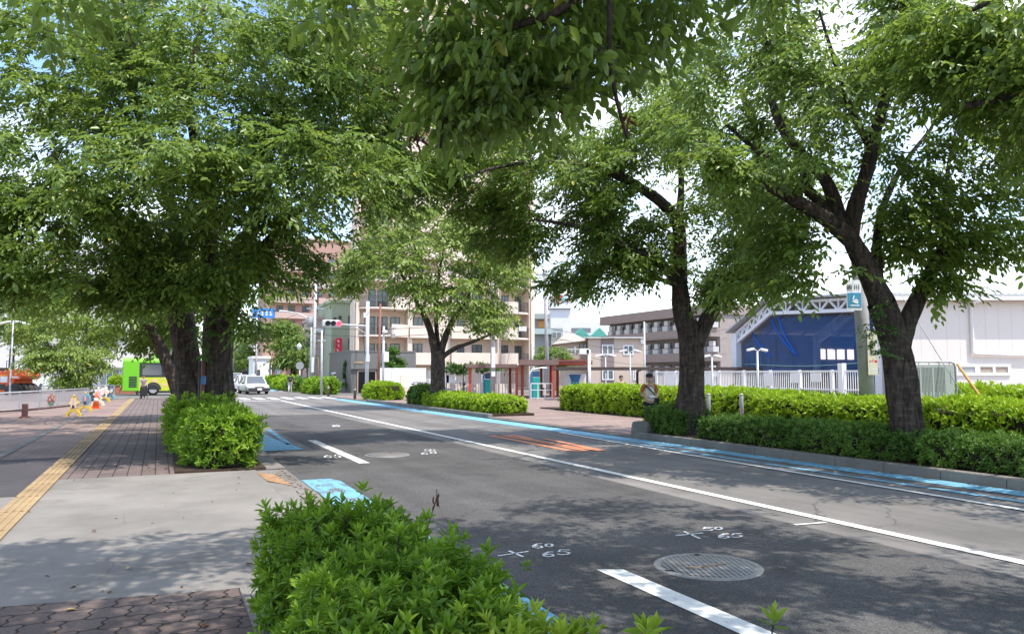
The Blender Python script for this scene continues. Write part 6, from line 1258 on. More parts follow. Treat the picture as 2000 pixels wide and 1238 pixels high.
# white gate
AG = 24.0; pL = PA(1283, 760, AG); pR = PA(1695, 760, AG); t = thing('white_gate', 'long white sliding gate of fine bars in front of the open hall', 'gate', (AG, pL.y, .06), -PI / 2); L_ = pL.y - pR.y; hG = 1.68
b = MB(); b.box(0, L_, -.03, .03, hG - .07, hG); b.box(0, L_, -.03, .03, .12, .2); b.box(0, L_, -.03, .03, .9, .95); b.build('rails', WHITEP, t)
b = MB(); n = int(L_ / .11)
for k in range(n + 1): b.box(L_ * k / n - .011, L_ * k / n + .011, -.012, .012, .2, hG - .07)
b.build('bars', WHITEP, t)
for k in range(9): MB().box(L_ * k / 8 - .05, L_ * k / 8 + .05, -.06, .06, 0, hG + .02).build('post', WHITEP, t)
for u, w_, h_ in ((.60, .55, .6), (.72, .4, .45), (.80, .5, .4), (.15, .9, 1.3), (.06, .9, 1.3), (.30, .7, 1.2)): MB().box(L_ * u, L_ * u + w_, -.09, -.061, 1.62 - h_, 1.58).build('notice_board', WHITEP, t)
MB().box(L_ * .905, L_ * .905 + .22, -.12, .1, 0, 1.95).build('gate_pillar', WHITEP, t)
# concrete utility pole with signs
bp_ = at(1696, 19, .06); tp = W(1667, 400, 19.1)
t = thing('utility_pole', 'concrete utility pole with a blue sign and cream plates behind the nearest right trunk', 'pole', bp_); b = MB(); b.tube([(0, 0, 0), (tp - bp_) * .5, tp - bp_], [.19, .165, .14], 18); b.build('pole', POLE_C, t)
def on_pole(py): u = (W(1690, py, 19).z - bp_.z) / (tp - bp_).z; return (tp - bp_) * u
SB = mat('sign teal blue', (.06, .27, .42), .45, .04, 5); CRM = mat('sign cream', (.66, .60, .46), .5, .05, 6)
M_ = Matrix.Rotation(-YAW, 3, 'Z')
def sign_part(name, m, py, dx, w_, h_, dy=-.22, th=.02, par=None):
    c = on_pole(py) + M_ @ Vector((dx, dy, 0)); b = MB(); b.cbox(c, (w_, th, h_), -YAW); return b.build(name, m, par or t)
s0 = sign_part('sign_board', WHITEP, 578, -.26, .36, .74, dy=-.23); s1 = sign_part('blue_plate', SB, 588, -.26, .33, .36, dy=-.245, par=s0)
for ch, py, dx, sz, mm in (('川', 563, -.18, .15, DARKF), ('歯', 563, -.36, .14, DARKF)): text_into('lettering', ch, sz, mm, s0, on_pole(py) + M_ @ Vector((dx, -.245, 0)), (PI / 2, 0, -YAW), .003)
c = on_pole(588); b = MB()
for (dx, dz, w_, h_, an) in ((-.285, .06, .03, .11, .3), (-.26, -.01, .12, .035, -.5), (-.23, -.05, .11, .05, .3), (-.20, -.02, .04, .05, 0)): b.cbox(c + M_ @ Vector((dx, -.258, dz)), (w_, .006, h_), -YAW, 0, an)
b.cbox(c + M_ @ Vector((-.26, -.258, -.13)), (.22, .006, .025), -YAW); b.build('emblem', WHITEP, s1)
s2 = sign_part('cream_plate', CRM, 690, .10, .24, 1.06, dy=-.215); s3 = sign_part('green_plate', mat('sign dark green', (.03, .09, .07), .5), 724, .10, .225, .155, dy=-.228, par=s2)
text_into('lettering', '科', .17, DARKF, s2, on_pole(690) + M_ @ Vector((.11, -.23, 0)), (PI / 2, 0, -YAW), .003); text_into('lettering', '歯', .17, DARKF, s2, on_pole(672) + M_ @ Vector((.11, -.23, 0)), (PI / 2, 0, -YAW), .003)
c = on_pole(706); b = MB(); b.cbox(c + M_ @ Vector((.05, -.23, 0)), (.09, .006, .018), -YAW); b.cbox(c + M_ @ Vector((.09, -.23, .03)), (.018, .006, .07), -YAW); b.cbox(c + M_ @ Vector((.02, -.23, .012)), (.05, .006, .014), -YAW, 0, .7); b.cbox(c + M_ @ Vector((.02, -.23, -.012)), (.05, .006, .014), -YAW, 0, -.7); b.cbox(c + M_ @ Vector((.16, -.23, .0)), (.07, .006, .06), -YAW); b.build('red_arrow', mat('sign red', (.62, .05, .04), .5), s2)
b = MB()
for k in range(3): b.cbox(on_pole(721 + k * 3) + M_ @ Vector((.11, -.242, 0)), (.15, .004, .018), -YAW)
b.build('lettering', WHITEP, s3)
for zz in (1.2, 2.0): b = MB(); b.tube([Vector((0, 0, zz)) + (tp - bp_) * 0 + Vector((0, 0, 0)), Vector((0, 0, zz + .03))], .2, 18); 
anc = W(1920, 782, 15.6); top = on_pole(425) + bp_
t = thing('guy_wire', 'steel guy wire with a yellow brown guard running up to the concrete pole', 'guy wire', anc); b = MB(); b.tube([(0, 0, -.6), top - anc], .009, 6); b.build('wire', GALV, t)
b = MB(); b.tube([Vector((0, 0, -.6)), (top - anc) * .0, (top - anc) * .17], .028, 8); b.build('guard', mat('guy guard', (.52, .30, .10), .6, .1, 6), t)
# information board
p = at(1822, 16.6); t = thing('information_board', 'grey information board densely printed in columns, framed by a bent tube', 'sign', p, -YAW); hb_ = 1.54 + (730 - 712) * 16.6 / F_PX
MB().box(-.62, .44, -.02, .02, .70, hb_).build('board', mat('board grey green', (.42, .44, .42), .5, .05, 3, dirt=.1), t)
b = MB(); b.tube([(-.72, .03, 0), (-.72, .03, hb_ - .05), (-.69, .03, hb_ + .03), (-.6, .03, hb_ + .06), (.40, .03, hb_ + .06), (.48, .03, hb_ + .03), (.51, .03, hb_ - .05), (.51, .03, 0)], .026, 8); b.build('frame', GALV, t)
b = MB()
for k in range(5): b.tube([(-.5 + k * .22, .03, hb_), (-.5 + k * .22, .03, hb_ + .05)], .012, 6)
b.build('hanger', GALV, t)
b = MB(); rr = random.Random(5)
for k in range(26):
    x = -.52 + k * .030
    if k % 9 == 8: continue
    z = hb_ - .06
    while z > hb_ - .58 - .1 * (k % 3):
        l = rr.uniform(.012, .022); b.box(x, x + .017, -.0225, -.0205, z - l, z); z -= l + .007
for k in range(8): b.box(.36, .378, -.0225, -.0205, hb_ - .16 - k * .035, hb_ - .14 - k * .035)
b.build('printed_text', mat('print grey', (.17, .18, .18), .7), t)['kind'] = 'stuff'
b = MB(); b.tube([(-.45 + k * .05, -.024, .83 + .012 * math.sin(k * 1.7)) for k in range(15)], .006, 4); b.build('red_writing', mat('print red', (.55, .14, .12), .7), t)
for px, lab in ((1383, 'silver bollard nearest the dark forked trunk'), (1447, 'silver bollard at the left end of the second row hedge')):
    p = at(px, 21.5); t = thing('bollard', lab, 'bollard', p, 0, 'silver bollards at the forecourt path'); MB().lathe([(.055, 0), (.055, .92), (.045, .95)], 14).build('tube', GALV, t); MB().lathe([(.056, .95), (.05, .985), (.02, .99)], 14).build('cap', ALU, t)
for px, py, lab in ((641, 775, 'brown bollard farther from the signal pole at the side street'), (693, 781, 'brown bollard nearest the traffic signal pole')):
    p = G(px, py); t = thing('bollard', lab, 'bollard', (p.x, p.y, .05), 0, 'brown bollards at the side street'); MB().lathe([(.085, 0), (.085, .70), (.07, .75)], 14).build('tube', mat('bollard brown', (.13, .095, .075), .6), t); MB().lathe([(.087, .55), (.087, .62)], 14).build('band', GALV, t)
p = W(393, 862, 16.75); t = thing('sign_post', 'rust brown post with a small blue sticker standing against the massive left trunk', 'post', (p.x, p.y, .05)); b = MB(); b.tube([(0, 0, 0), (0, 0, 2.2)], .045, 10); b.build('pole', BROWNP, t); MB().box(-.06, .06, -.055, -.046, 1.32, 1.5).build('sticker', mat('sticker blue', (.10, .22, .42), .6), t)
p = W(386, 862, 16.6); t = thing('thin_post', 'thin black post just left of the rust brown post by the left trunks', 'post', (p.x, p.y, .05)); b = MB(); b.tube([(0, 0, 0), (0, 0, 1.8)], .022, 8); b.build('pole', DARKF, t); b = MB(); b.lathe([(.028, 1.78), (.028, 1.82), (.01, 1.83)], 10); b.build('cap', DARKF, t)
# rock at the end of the kerb bed
o = G(1243, 850); t = MB(); t.prism([(-.3, -.28), (.25, -.32), (.36, .1), (.2, .3), (-.22, .26), (-.36, 0)], 0, .32); r_ = t.build('kerb_stone', KERB, None, .06); r_.location = (11.15, 16.35, .05); r_.rotation_euler = (0, .25, .4); tag(r_, 'rough grey stone closing the kerb bed beside the small dark hedge', 'stone')
# ------------------------------------------------------------------ traffic signal and poles
p = G(716, 779); t = thing('traffic_signal', 'traffic signal showing red on an arm from a white pole at the junction', 'traffic light', (p.x, p.y, .05)); ZS = p.y
V = lambda py: PD(716, py, ZS).z; Xs = lambda px: D(px, ZS) - p.x
WG = mat('signal white', (.60, .61, .62), .45, .04, 4)
b = MB(); b.tube([(0, 0, 0), (0, 0, V(590))], [.13, .10], 14); b.build('pole', WG, t)
b = MB(); b.tube([(0, 0, V(638)), (Xs(667), 0, V(636.5))], .05, 8); b.tube([(0, 0, V(655)), (Xs(690), 0, V(637.5))], .02, 6); b.build('arm', WG, t)
hd = MB(); hd.box(Xs(629), Xs(666), -.22, .08, V(642), V(628.5)); h = hd.build('signal_head', WG, t, bevel=.1)
for i, px in enumerate((639, 649.5, 660.5)):
    m_ = mat('red lamp', (.9, .05, .09), .3, emit=1.6) if i == 2 else mat('dark lens', (.045, .05, .05), .3)
    lz = MB(); c_ = (Xs(px), V(635.2)); lz.prismy([(c_[0] + .165 * math.cos(2 * PI * k / 18), c_[1] + .165 * math.sin(2 * PI * k / 18)) for k in range(18)], -.24, -.221); lz.build('lens', m_, h)
    vz = MB(); vs = [(c_[0] + .185 * math.cos(a * PI / 8), y, c_[1] + .185 * math.sin(a * PI / 8)) for y in (-.42, -.223) for a in range(9)]; vz._add(vs, [(k, k + 1, 9 + k + 1, 9 + k) for k in range(8)]); vz.build('visor', WG, h)
MB().box(-.28, -.10, -.1, .1, V(622), V(612)).build('junction_box', WG, t); MB().box(-.12, .12, -.2, -.12, V(708), V(694)).build('control_box', WG, t)
b = MB(); b.tube([(-.1, 0, V(700)), (-.28, 0, V(660)), (-.2, 0, V(625)), (.05, -.15, V(610))], .018, 5); b.build('cable', BLACK, t)
p = W(739, 765, 55); t = thing('sign_post', 'tall thin rust brown pole between the signal pole and the white wall', 'pole', (p.x, p.y, .05)); b = MB(); b.tube([(0, 0, 0), (0, 0, 2), (.07, 0, 6.6)], [.12, .10, .075], 12); b.build('pole', BROWNP, t)
p = W(748, 765, 54); t = thing('street_camera', 'grey pole with a white control box and curved lamp arm beside the brown pole', 'pole', (p.x, p.y, .05)); b = MB(); b.tube([(0, 0, 0), (0, 0, 4.9)], [.09, .07], 12); b.build('pole', WG, t)
MB().box(-.02, .32, -.24, -.08, 2.4, 3.1).build('control_box', WHITEP, t); b = MB(); b.tube([(.0, 0, 4.5), (.35, 0, 4.3), (.62, 0, 4.45), (.72, 0, 4.75)], .025, 6); b.build('arm', GREYP, t); b = MB(); b.sphere((.05, -.12, 4.5), (.2, .2, .13), 12, 8); b.build('camera', WHITEP, t)
MB().box(.45, .9, -.12, .12, 4.76, 4.82).build('lamp_cap', GREYP, t); MB().box(.55, .82, -.1, .1, 4.1, 4.4).build('lamp_head', GREYP, t)
def pole(label, px, zcc, pytop, r=.15, lean=0.0, m=None, fittings=(), name='utility_pole', group='utility poles'):
    p = W(px, 757, zcc); p.z = .05; h = 1.55 + (730 - pytop) * zcc / F_PX; t = thing(name, label, 'pole', p, -YAW, group)
    b = MB(); b.tube([(0, 0, 0), (lean * .5, 0, h / 2), (lean, 0, h)], [r, r * .85, r * .7], 12); b.build('pole', m or POLE_C, t)
    for k in fittings:
        if k[0] == 'arm': b = MB(); b.box(lean - k[2], lean + k[2], -.06, .06, h - k[1], h - k[1] + .1); b.build('crossarm', GALV, t)
        if k[0] == 'can': b = MB(); b.lathe([(.3, 0), (.3, .9), (.2, .98)], 12, (lean - .5, 0, h - k[1])); b.build('transformer', GREYP, t)
        if k[0] == 'ins':
            for s in (-1, 0, 1): b = MB(); b.lathe([(.05, 0), (.07, .1), (.04, .2)], 8, (lean + s * k[2], 0, h - k[1])); b.build('insulator', WHITEP, t)
        if k[0] == 'sign': b = MB(); b.cbox((k[3] if len(k) > 3 else 0, -r - .02, k[1]), (.24, .02, k[2])); b.build('notice', WHITEP, t)
    return t
pole('pale grey utility pole with wires and a transformer beside the curved street light', 611, 72, 530, .17, .1, mat('pale pole', (.55, .54, .53), .8), (('arm', 1.5, 1.0), ('ins', 1.38, .8), ('arm', 3.5, .8), ('can', 5.2), ('sign', 2.4, 1.4)))
pole('slim grey steel pole standing at the pavement edge right of the verge shrubs', 628, 57, 645, .10, -.05, mat('slim pole', (.48, .48, .48), .6), (('arm', .8, .3),))
pole('thick concrete pole with paper notices left of the shelter', 963, 49, 470, .17, -.05, POLE_C, (('sign', 2.6, 1.3, .02), ('sign', 1.55, .3, .02), ('arm', .4, .8)))
pole('tall slim concrete pole before the sky, leaning slightly', 1071, 60, 524, .16, -.30, POLE_C, (('arm', .5, .6), ('arm', 1.3, .5), ('ins', .4, .5)))
pole('grey pole far down the road beside the dark street tree', 500, 112, 672, .16, -.05, POLE_C, (('arm', .5, .7),))
pole('thin brown pole by the verge shrubs left of the slim grey pole', 621, 64, 700, .07, 0, mat('brown steel', (.16, .10, .08), .6))
pole('short grey post of the shelter yard beside the round green tree', 1040, 56, 670, .08, 0, GALV)
pole('slim white mast in front of the grey apartment range', 1260, 62, 628, .07, 0, WHITEP)
p = W(606, 757, 74); t = thing('street_lamp', 'curved arm street light reaching over the road by the pale utility pole', 'lamp', (p.x, p.y, .05), -YAW); k = 74 / F_PX; z = lambda y: 1.55 + (730 - y) * k
b = MB(); b.tube([(0, 0, 0), (0, 0, z(650)), (-.05, 0, z(632)), (-.4, 0, z(620)), (-1.2, 0, z(612)), (-2.4, 0, z(607.5))], [.11, .09, .07, .06, .055, .05], 10); b.build('pole', mat('lamp white', (.66, .65, .62), .5), t); b = MB(); b.cbox((-2.75, 0, z(607)), (.8, .25, .13), 0, 0, .05); b.build('lamp_head', WHITEP, t, bevel=.04)
p = W(577, 757, 80); t = thing('street_lamp', 'lantern shaped lamp hanging beside the small leafy street tree', 'lamp', (p.x + .3, p.y, .05), -YAW); z = lambda y: 1.55 + (730 - y) * 80 / F_PX
b = MB(); b.tube([(.9, 0, 0), (.9, 0, z(684)), (.7, 0, z(670)), (.1, 0, z(668))], .05, 8); b.build('pole', DARKF, t); b = MB(); b.lathe([(.12, 0), (.26, .35), (.30, .5), (.1, .68), (.03, .75)], 8, (0, 0, z(684))); b.build('lantern', WHITEP, t)
# signs along the pavement
p = W(661, 757, 93); t = thing('vertical_sign', 'red vertical shop sign with white brush lettering', 'sign', (p.x, p.y, .05), -YAW); k = 93 / F_PX; z = lambda y: 1.55 + (730 - y) * k
SR = mat('sign bright red', (.66, .03, .06), .45, .04, 4); MB().box(-.46, .34, -.15, .15, z(709), z(660)).build('board', SR, t); MB().box(-.52, -.47, -.12, .12, z(715), z(662)).build('side_frame', mat('pale yellow', (.70, .60, .30), .5), t)
b = MB(); rr = random.Random(12)
for r_ in range(5):
    zc_ = z(667 + r_ * 8.2)
    for q in range(5): b.cbox((-.08 + rr.uniform(-.12, .12), -.165, zc_ + rr.uniform(-.16, .16)), (rr.uniform(.08, .3), .02, .045), 0, 0, rr.choice((0, PI / 2, .5, -.6)))
b.build('lettering', WHITEP, t); MB().box(-.75, .2, -.14, .14, z(717), z(710)).build('lower_board', WHITEP, t)
b = MB(); b.box(-.68, -.38, -.16, -.141, z(715.5), z(712)); b.box(-.28, .02, -.16, -.141, z(715.5), z(712)); b.build('lower_lettering', SR, t); b = MB(); b.box(-.8, -.5, -.1, .1, 0, z(717)); b.build('post', mat('sign post yellow', (.60, .45, .15), .6), t)
p = W(547, 757, 98); t = thing('round_sign', 'round white street sign on a post before the small leafy street tree', 'sign', (p.x, p.y, .05), -YAW); b = MB(); b.tube([(0, 0, 0), (0, 0, 2.3)], .05, 8); b.build('post', GALV, t); b = MB(); b.prismy([(.36 * math.cos(k * PI / 10), 2.5 + .4 * math.sin(k * PI / 10)) for k in range(20)], -.05, -.02); b.build('disc', mat('sign pale', (.56, .62, .60), .5), t)
p = W(565, 757, 88) if False else W(585, 757, 80); t = thing('bus_stop_sign', 'bus stop pole with a grey disc and a blue board beside the walking pedestrian', 'sign', (p.x, p.y, .05), -YAW); b = MB(); b.tube([(0, 0, 0), (0, 0, 2.5)], .05, 8); b.build('post', WHITEP, t); b = MB(); b.prismy([(.42 * math.cos(k * PI / 8), 2.4 + .42 * math.sin(k * PI / 8)) for k in range(16)], -.06, -.03); b.build('disc', GREYP, t); MB().box(-.22, .22, -.08, -.051, .2, 1.4).build('board', mat('board blue', (.04, .16, .48), .5), t)
p = W(529, 757, 115); t = thing('street_sign', 'framed street map board on a white post by the brick shop front', 'sign', (p.x, p.y, .05), -YAW); b = MB(); b.tube([(0, 0, 0), (0, 0, 3.6)], .09, 8); b.build('post', WHITEP, t); MB().box(.1, .8, -.08, -.02, 1.9, 3.0).build('board', DARKF, t)
for i, (px, col, lab) in enumerate(((541, (.72, .72, .74), 'white banner flag nearest the small leafy street tree trunk'), (537, (.70, .42, .42), 'pink banner flag beside the brick shop front'))):
    p = W(px, 757, 104); t = thing('banner_flag', lab, 'flag', (p.x, p.y, .05), -YAW, 'shop banner flags'); b = MB(); b.tube([(0, 0, 0), (0, 0, 2.6)], .025, 6); b.build('pole', WHITEP, t); b = MB(); b._add([(.02, 0, 2.5), (.5, -.05, 2.5), (.45, .05, 1.6), (.52, 0, .9), (.02, 0, .9), (.02, 0.02, 1.6)], [(0, 1, 2, 5), (5, 2, 3, 4)]); b.build('cloth', mat('flag cloth %d' % i, col, .8), t)
p = W(553, 757, 108); t = thing('hanging_sign', 'orange and yellow shop sign panel over the banner flags', 'sign', (p.x, p.y, .05), -YAW); MB().box(-.8, -.25, -.1, .1, 2.7, 4.3).build('board', mat('sign orange', (.72, .30, .08), .5), t); MB().box(-.24, .35, -.1, .1, 2.7, 4.2).build('board', mat('sign yellow', (.75, .62, .05), .5), t); b = MB(); b.box(-.3, -.2, -.05, .05, 0, 2.7); b.build('post', GALV, t)
p = W(604, 757, 86); t = thing('hanging_sign', 'small yellow shop board behind the bus stop pole', 'sign', (p.x - .3, p.y, .05), -YAW); MB().box(-1.2, .1, -.1, .1, 2.2, 2.9).build('board', mat('sign yellow', (.75, .62, .05), .5), t); MB().box(-.6, -.5, -.05, .05, 0, 2.2).build('post', GALV, t)
p = W(660, 757, 80); t = thing('mesh_fence', 'low pale picket fence behind the parasol between pole and grey shop', 'fence', (p.x - 2.2, p.y, .05), -YAW); b = MB(); rail(b, [(0, 0), (3.4, 0)], 1.05, .16, .05); b.build('pickets', mat('fence cream', (.52, .47, .42), .7), t)
# wires
def cable(label, p, q, sag, r=.014):
    p = Vector(p); q = Vector(q); b = MB(); b.tube([(p.lerp(q, k / 14) - Vector((0, 0, sag * 4 * (k / 14) * (1 - k / 14)))) for k in range(15)], r, 4); tag(b.build('power_cable', mat('cable', (.05, .05, .05), .7)), label, 'cable', 'overhead cables')
cable('topmost overhead cable from the pale utility pole toward the tower', W(612, 540, 72), W(964, 520, 49), .6)
cable('overhead cable second from the top across the tower front', W(612, 575, 72), W(964, 560, 49), .5)
cable('cable crossing behind the sunlit cherry tree below the upper two', W(612, 640, 72), W(964, 628, 49), .3, .02)
cable('lower thick cable from the pale pole past the signal arm', W(612, 652, 72), W(964, 640, 49), .4, .02)
for i, (y0, y1) in enumerate(((553, 580), (563, 590), (640, 642), (655, 660), (672, 690))):
    cable(('highest cable right of the leaning pole before the sky', 'second highest cable right of the leaning pole before the sky', 'cable crossing just above the beige house roof', 'cable crossing the upper wall of the beige house', 'lowest cable passing the beige house windows')[i], W(1069, y0, 60), W(1420, y1, 66), .5 + .2 * i, .014)
for i, (y0, y1) in enumerate(((585, 560), (600, 640), (668, 678))):
    cable(('cable from the pale pole leftwards over the road, upper', 'cable from the pale pole leftwards over the road, middle', 'cable from the pale pole leftwards over the road, lowest')[i], W(611, y0, 72), W(440, y1, 120), .8, .02)
cable('slack cable from the thick noticed pole up toward the leaning pole', W(963, 515, 49), W(1068, 540, 60), .5)
cable('guy cable slanting down from the tower side to the shelter', W(1024, 560, 56), W(985, 735, 50), .02, .012)
# ------------------------------------------------------------------ bicycles
def bicycle(loc, rz, label, m):
    t = thing('bicycle', label, 'bicycle', loc, rz, 'bicycles in the rack'); R_ = .31
    for x in (-.5, .5):
        b = MB(); pts = [(x + R_ * math.cos(2 * PI * k / 18), 0, R_ + .01 + R_ * math.sin(2 * PI * k / 18)) for k in range(19)]; b.tube(pts, .018, 5, False); w_ = b.build('wheel', BLACK, t)
        s = MB()
        for k in range(6): s.bar((x - R_ * math.cos(k * PI / 6), 0, R_ + .01 - R_ * math.sin(k * PI / 6)), (x + R_ * math.cos(k * PI / 6), 0, R_ + .01 + R_ * math.sin(k * PI / 6)), .006)
        s.build('spokes', ALU, w_)
    b = MB(); b.tube([(-.5, 0, .32), (-.18, 0, .30), (.36, 0, .72)], .018, 5); b.tube([(-.5, 0, .32), (-.26, 0, .62), (-.18, 0, .30)], .016, 5); b.tube([(.5, 0, .32), (.36, 0, .72), (.33, 0, .98)], .018, 5); b.tube([(-.18, 0, .3), (-.28, 0, .82)], .016, 5); b.build('frame', m, t)
    b = MB(); b.tube([(.20, -.27, .98), (.33, -.2, 1.0), (.33, .2, 1.0), (.20, .27, .98)], .014, 5); b.build('handlebar', ALU, t)
    b = MB(); b.cbox((-.3, 0, .85), (.26, .16, .07)); b.build('saddle', BLACK, t, bevel=.025); b = MB(); b.box(.42, .72, -.16, .16, .72, .74); rail(b, [(.42, -.16), (.72, -.16), (.72, .16), (.42, .16), (.42, -.16)], .22, .06, .01, .74); b.build('basket', GREYP, t)
    return t
for i, (px, lab, c) in enumerate(((808, 'bicycle nearest the white wall in the rack', (.30, .30, .32)), (818, 'second bicycle from the white wall in the rack', (.35, .10, .08)), (828, 'third bicycle from the white wall in the rack', (.12, .16, .3)), (838, 'bicycle nearest the sunlit cherry trunk in the rack', (.45, .45, .46)), (906, 'dark bicycle left of the teal machine under the shelter', (.08, .08, .09)))):
    p = W(px, 760, 52); bicycle((p.x, p.y, .06), 1.0 + .1 * i, lab, mat('bike paint %d' % i, c, .4))
p = W(800, 760, 52.5); t = thing('bicycle_rack', 'pale tubular bicycle rack between the white wall and the sunlit cherry', 'rack', (p.x, p.y, .06), -YAW)
b = MB()
for k in range(6): b.tube([(k * .34, .2, 0), (k * .34, .2, 1.15)], .02, 6)
b.tube([(0, .2, 1.15), (1.7, .2, 1.15)], .02, 6); b.tube([(0, .2, .5), (1.7, .2, .5)], .02, 6); b.build('frame', WHITEP, t)
# ------------------------------------------------------------------ people
def skin_mesh(name, V, E, Rr, m, parent, root=0, sub=2):
    me = bpy.data.meshes.new(name); me.from_pydata(V, E, []); o = bpy.data.objects.new(name, me); COL.objects.link(o)
    o.modifiers.new('skin', 'SKIN').use_smooth_shade = True
    for i, r in enumerate(Rr):
        sv = me.skin_vertices[0].data[i]; sv.radius = r if hasattr(r, '__len__') else (r, r); sv.use_root = (i == root)
    s = o.modifiers.new('sub', 'SUBSURF'); s.levels = sub; s.render_levels = sub
    dg = bpy.context.evaluated_depsgraph_get(); dg.update(); m2 = bpy.data.meshes.new_from_object(o.evaluated_get(dg)); bpy.data.objects.remove(o)
    m2.materials.clear(); m2.materials.append(m); o = bpy.data.objects.new(name, m2); COL.objects.link(o); o.parent = parent; return o
SKIN = mat('skin', (.50, .30, .215), .55, .05, 8); HAIR = mat('black hair', (.015, .013, .012), .5)
def person(label, loc, rz, H, arms, legs, top, sleeve, trouser, hair=True, lean=0.0, shoe=None, long_sleeve=False):
    """arms: per side (elbow, wrist) offsets in units of H from the shoulder; legs: per side (knee y, ankle y, ankle z)"""
    t = thing('person', label, 'person', loc, rz); h = H; V = []; E = []; R_ = []
    def add(p, r, par=None):
        V.append((p[0] * h, p[1] * h, p[2] * h)); R_.append((r[0] * h, r[1] * h) if hasattr(r, '__len__') else r * h)
        if par is not None: E.append((par, len(V) - 1))
        return len(V) - 1
    ly = lean
    pel = add((0, 0, .53), (.075, .055)); wa = add((0, ly * .3, .62), (.068, .05), pel); ch = add((0, ly * .7, .74), (.085, .06), wa); nb = add((0, ly, .825), .035, ch); nk = add((0, ly - .005, .86), .030, nb)
    hd1 = add((0, ly - .012, .885), .042, nk); hd2 = add((0, ly - .010, .935), .052, hd1); add((0, ly - .002, .972), .040, hd2)
    J = {}
    for s, (el, wr), (ky, ay, az) in zip((-1, 1), arms, legs):
        sh = add((s * .105, ly * .9, .805), .034, ch); e = add((s * (.105 + el[0]), ly * .9 + el[1], .805 + el[2]), .025, sh); w_ = add((s * (.105 + el[0] + wr[0]), ly * .9 + el[1] + wr[1], .805 + el[2] + wr[2]), .017, e)
        d = Vector(wr).normalized(); d = Vector((s * d.x, d.y, d.z)); pm = Vector(V[w_]) / h + d * .035; sd = d.cross(Vector((0, 0, 1))) if abs(d.z) < .9 else Vector((1, 0, 0)); sd.normalize()
        pa = add(pm, (.020, .012), w_)
        for k, (o_, L_) in enumerate(((-.018, .042), (-.006, .050), (.006, .047), (.018, .036))):
            b0 = Vector(pm) + d * .012 + sd * o_; f1 = add(b0 + d * L_ * .5, .0055, pa); add(b0 + d * L_ * .95 + Vector((0, -.008, -.006)), .0045, f1)
        th = add(Vector(pm) - d * .012 + sd * .026, .007, pa); add(Vector(pm) + d * .014 + sd * .040, .0055, th)
        hp = add((s * .05, 0, .50), .058, pel); kn = add((s * .056, ky, .275), .036, hp); an = add((s * .056, ay, az), .023, kn); add((s * .062, ay - .075, max(.018, az - .03)), .020, an)
        J[s] = (sh, e, w_, hp, kn, an)
    skin_mesh('body', V, E, R_, SKIN, t, 0)
    q = lambda i: tuple(V[i])
    tv = [q(pel), q(wa), q(ch), (V[nb][0], V[nb][1], V[nb][2] - .02 * h)]; te = [(0, 1), (1, 2), (2, 3)]; tr = [(.092 * h, .07 * h), (.085 * h, .065 * h), (.10 * h, .072 * h), .05 * h]
    sk = skin_mesh('shirt', tv, te, tr, top, t, 1)
    for s in (-1, 1):
        a, e, w_ = (Vector(V[i]) for i in J[s][:3]); c0 = Vector(V[ch]).lerp(a, .55) + Vector((0, 0, .03 * h)); pts = [c0, a, a.lerp(e, .8)] if not long_sleeve else [c0, a, e, e.lerp(w_, .9)]
        skin_mesh('sleeve', [tuple(p) for p in pts], [(i, i + 1) for i in range(len(pts) - 1)], [.045 * h, .044 * h] + ([.036 * h] if not long_sleeve else [.033 * h, .024 * h]), sleeve, t)
    tv = [(0, 0, .56 * h)]; te = []; tr = [(.09 * h, .07 * h)]
    for s in (-1, 1):
        b_ = len(tv)
        for i, r in zip(J[s][3:], (.068, .046, .034)): tv.append(q(i)); tr.append(r * h); te.append((0 if len(tv) - 1 == b_ else len(tv) - 2, len(tv) - 1))
    skin_mesh('trousers', tv, te, tr, trouser, t)
    for s in (-1, 1):
        an = Vector(V[J[s][5]]); b = MB(); b.sphere((an.x + s * .004, an.y - .045 * h, max(.028 * h, an.z - .018 * h)), (.034 * h, .082 * h, .028 * h), 12, 8); b.build('shoe', shoe or BLACK, t)
    hc = Vector((0, (ly - .006) * h, .935 * h))
    if hair: b = MB(); b.sphere(hc + Vector((0, .014 * h, .016 * h)), (.058 * h, .06 * h, .056 * h), 14, 10); b.build('hair', HAIR, t)
    for s in (-1, 1):
        b = MB(); b.sphere(hc + Vector((s * .020 * h, -.050 * h, .002 * h)), (.007 * h, .004 * h, .0045 * h), 8, 6); b.build('eye', HAIR, t)
        b = MB(); b.sphere(hc + Vector((s * .054 * h, .004 * h, -.004 * h)), (.007 * h, .012 * h, .018 * h), 8, 6); b.build('ear', SKIN, t)
    b = MB(); b.sphere(hc + Vector((0, -.056 * h, -.010 * h)), (.007 * h, .011 * h, .013 * h), 8, 6); b.build('nose', SKIN, t); b = MB(); b.sphere(hc + Vector((0, -.049 * h, -.029 * h)), (.014 * h, .005 * h, .004 * h), 8, 6); b.build('mouth', mat('lips', (.36, .14, .12), .5), t)
    return t, h, hc
CREAMS = mat('white vest cloth', (.72, .66, .62), .85, .05, 6); RUST = mat('rust sleeve cloth', (.42, .15, .06), .85, .06, 6); NAVY = mat('black trousers cloth', (.028, .028, .034), .85, .1, 6); PALEC = mat('pale trousers cloth', (.60, .59, .58), .85, .05, 6); BLK = mat('black cloth', (.03, .03, .032), .85, .1, 6); GREYC = mat('grey cloth', (.28, .27, .28), .85, .1, 6)
ARM_D = ((.02, .01, -.17), (.0, -.04, -.15)); ARM_F = ((.035, .02, -.16), (-.045, -.12, -.03)); LEG_S = (0.0, .0, .045)
p = at(1268, 20.6); t, h, hc = person('person in a black cap and mask, white vest and rust sleeves, on the forecourt', p, -.35, 1.53, (ARM_F, ARM_F), ((-.02, .0, .045), (.0, .04, .045)), CREAMS, RUST, NAVY, hair=False)
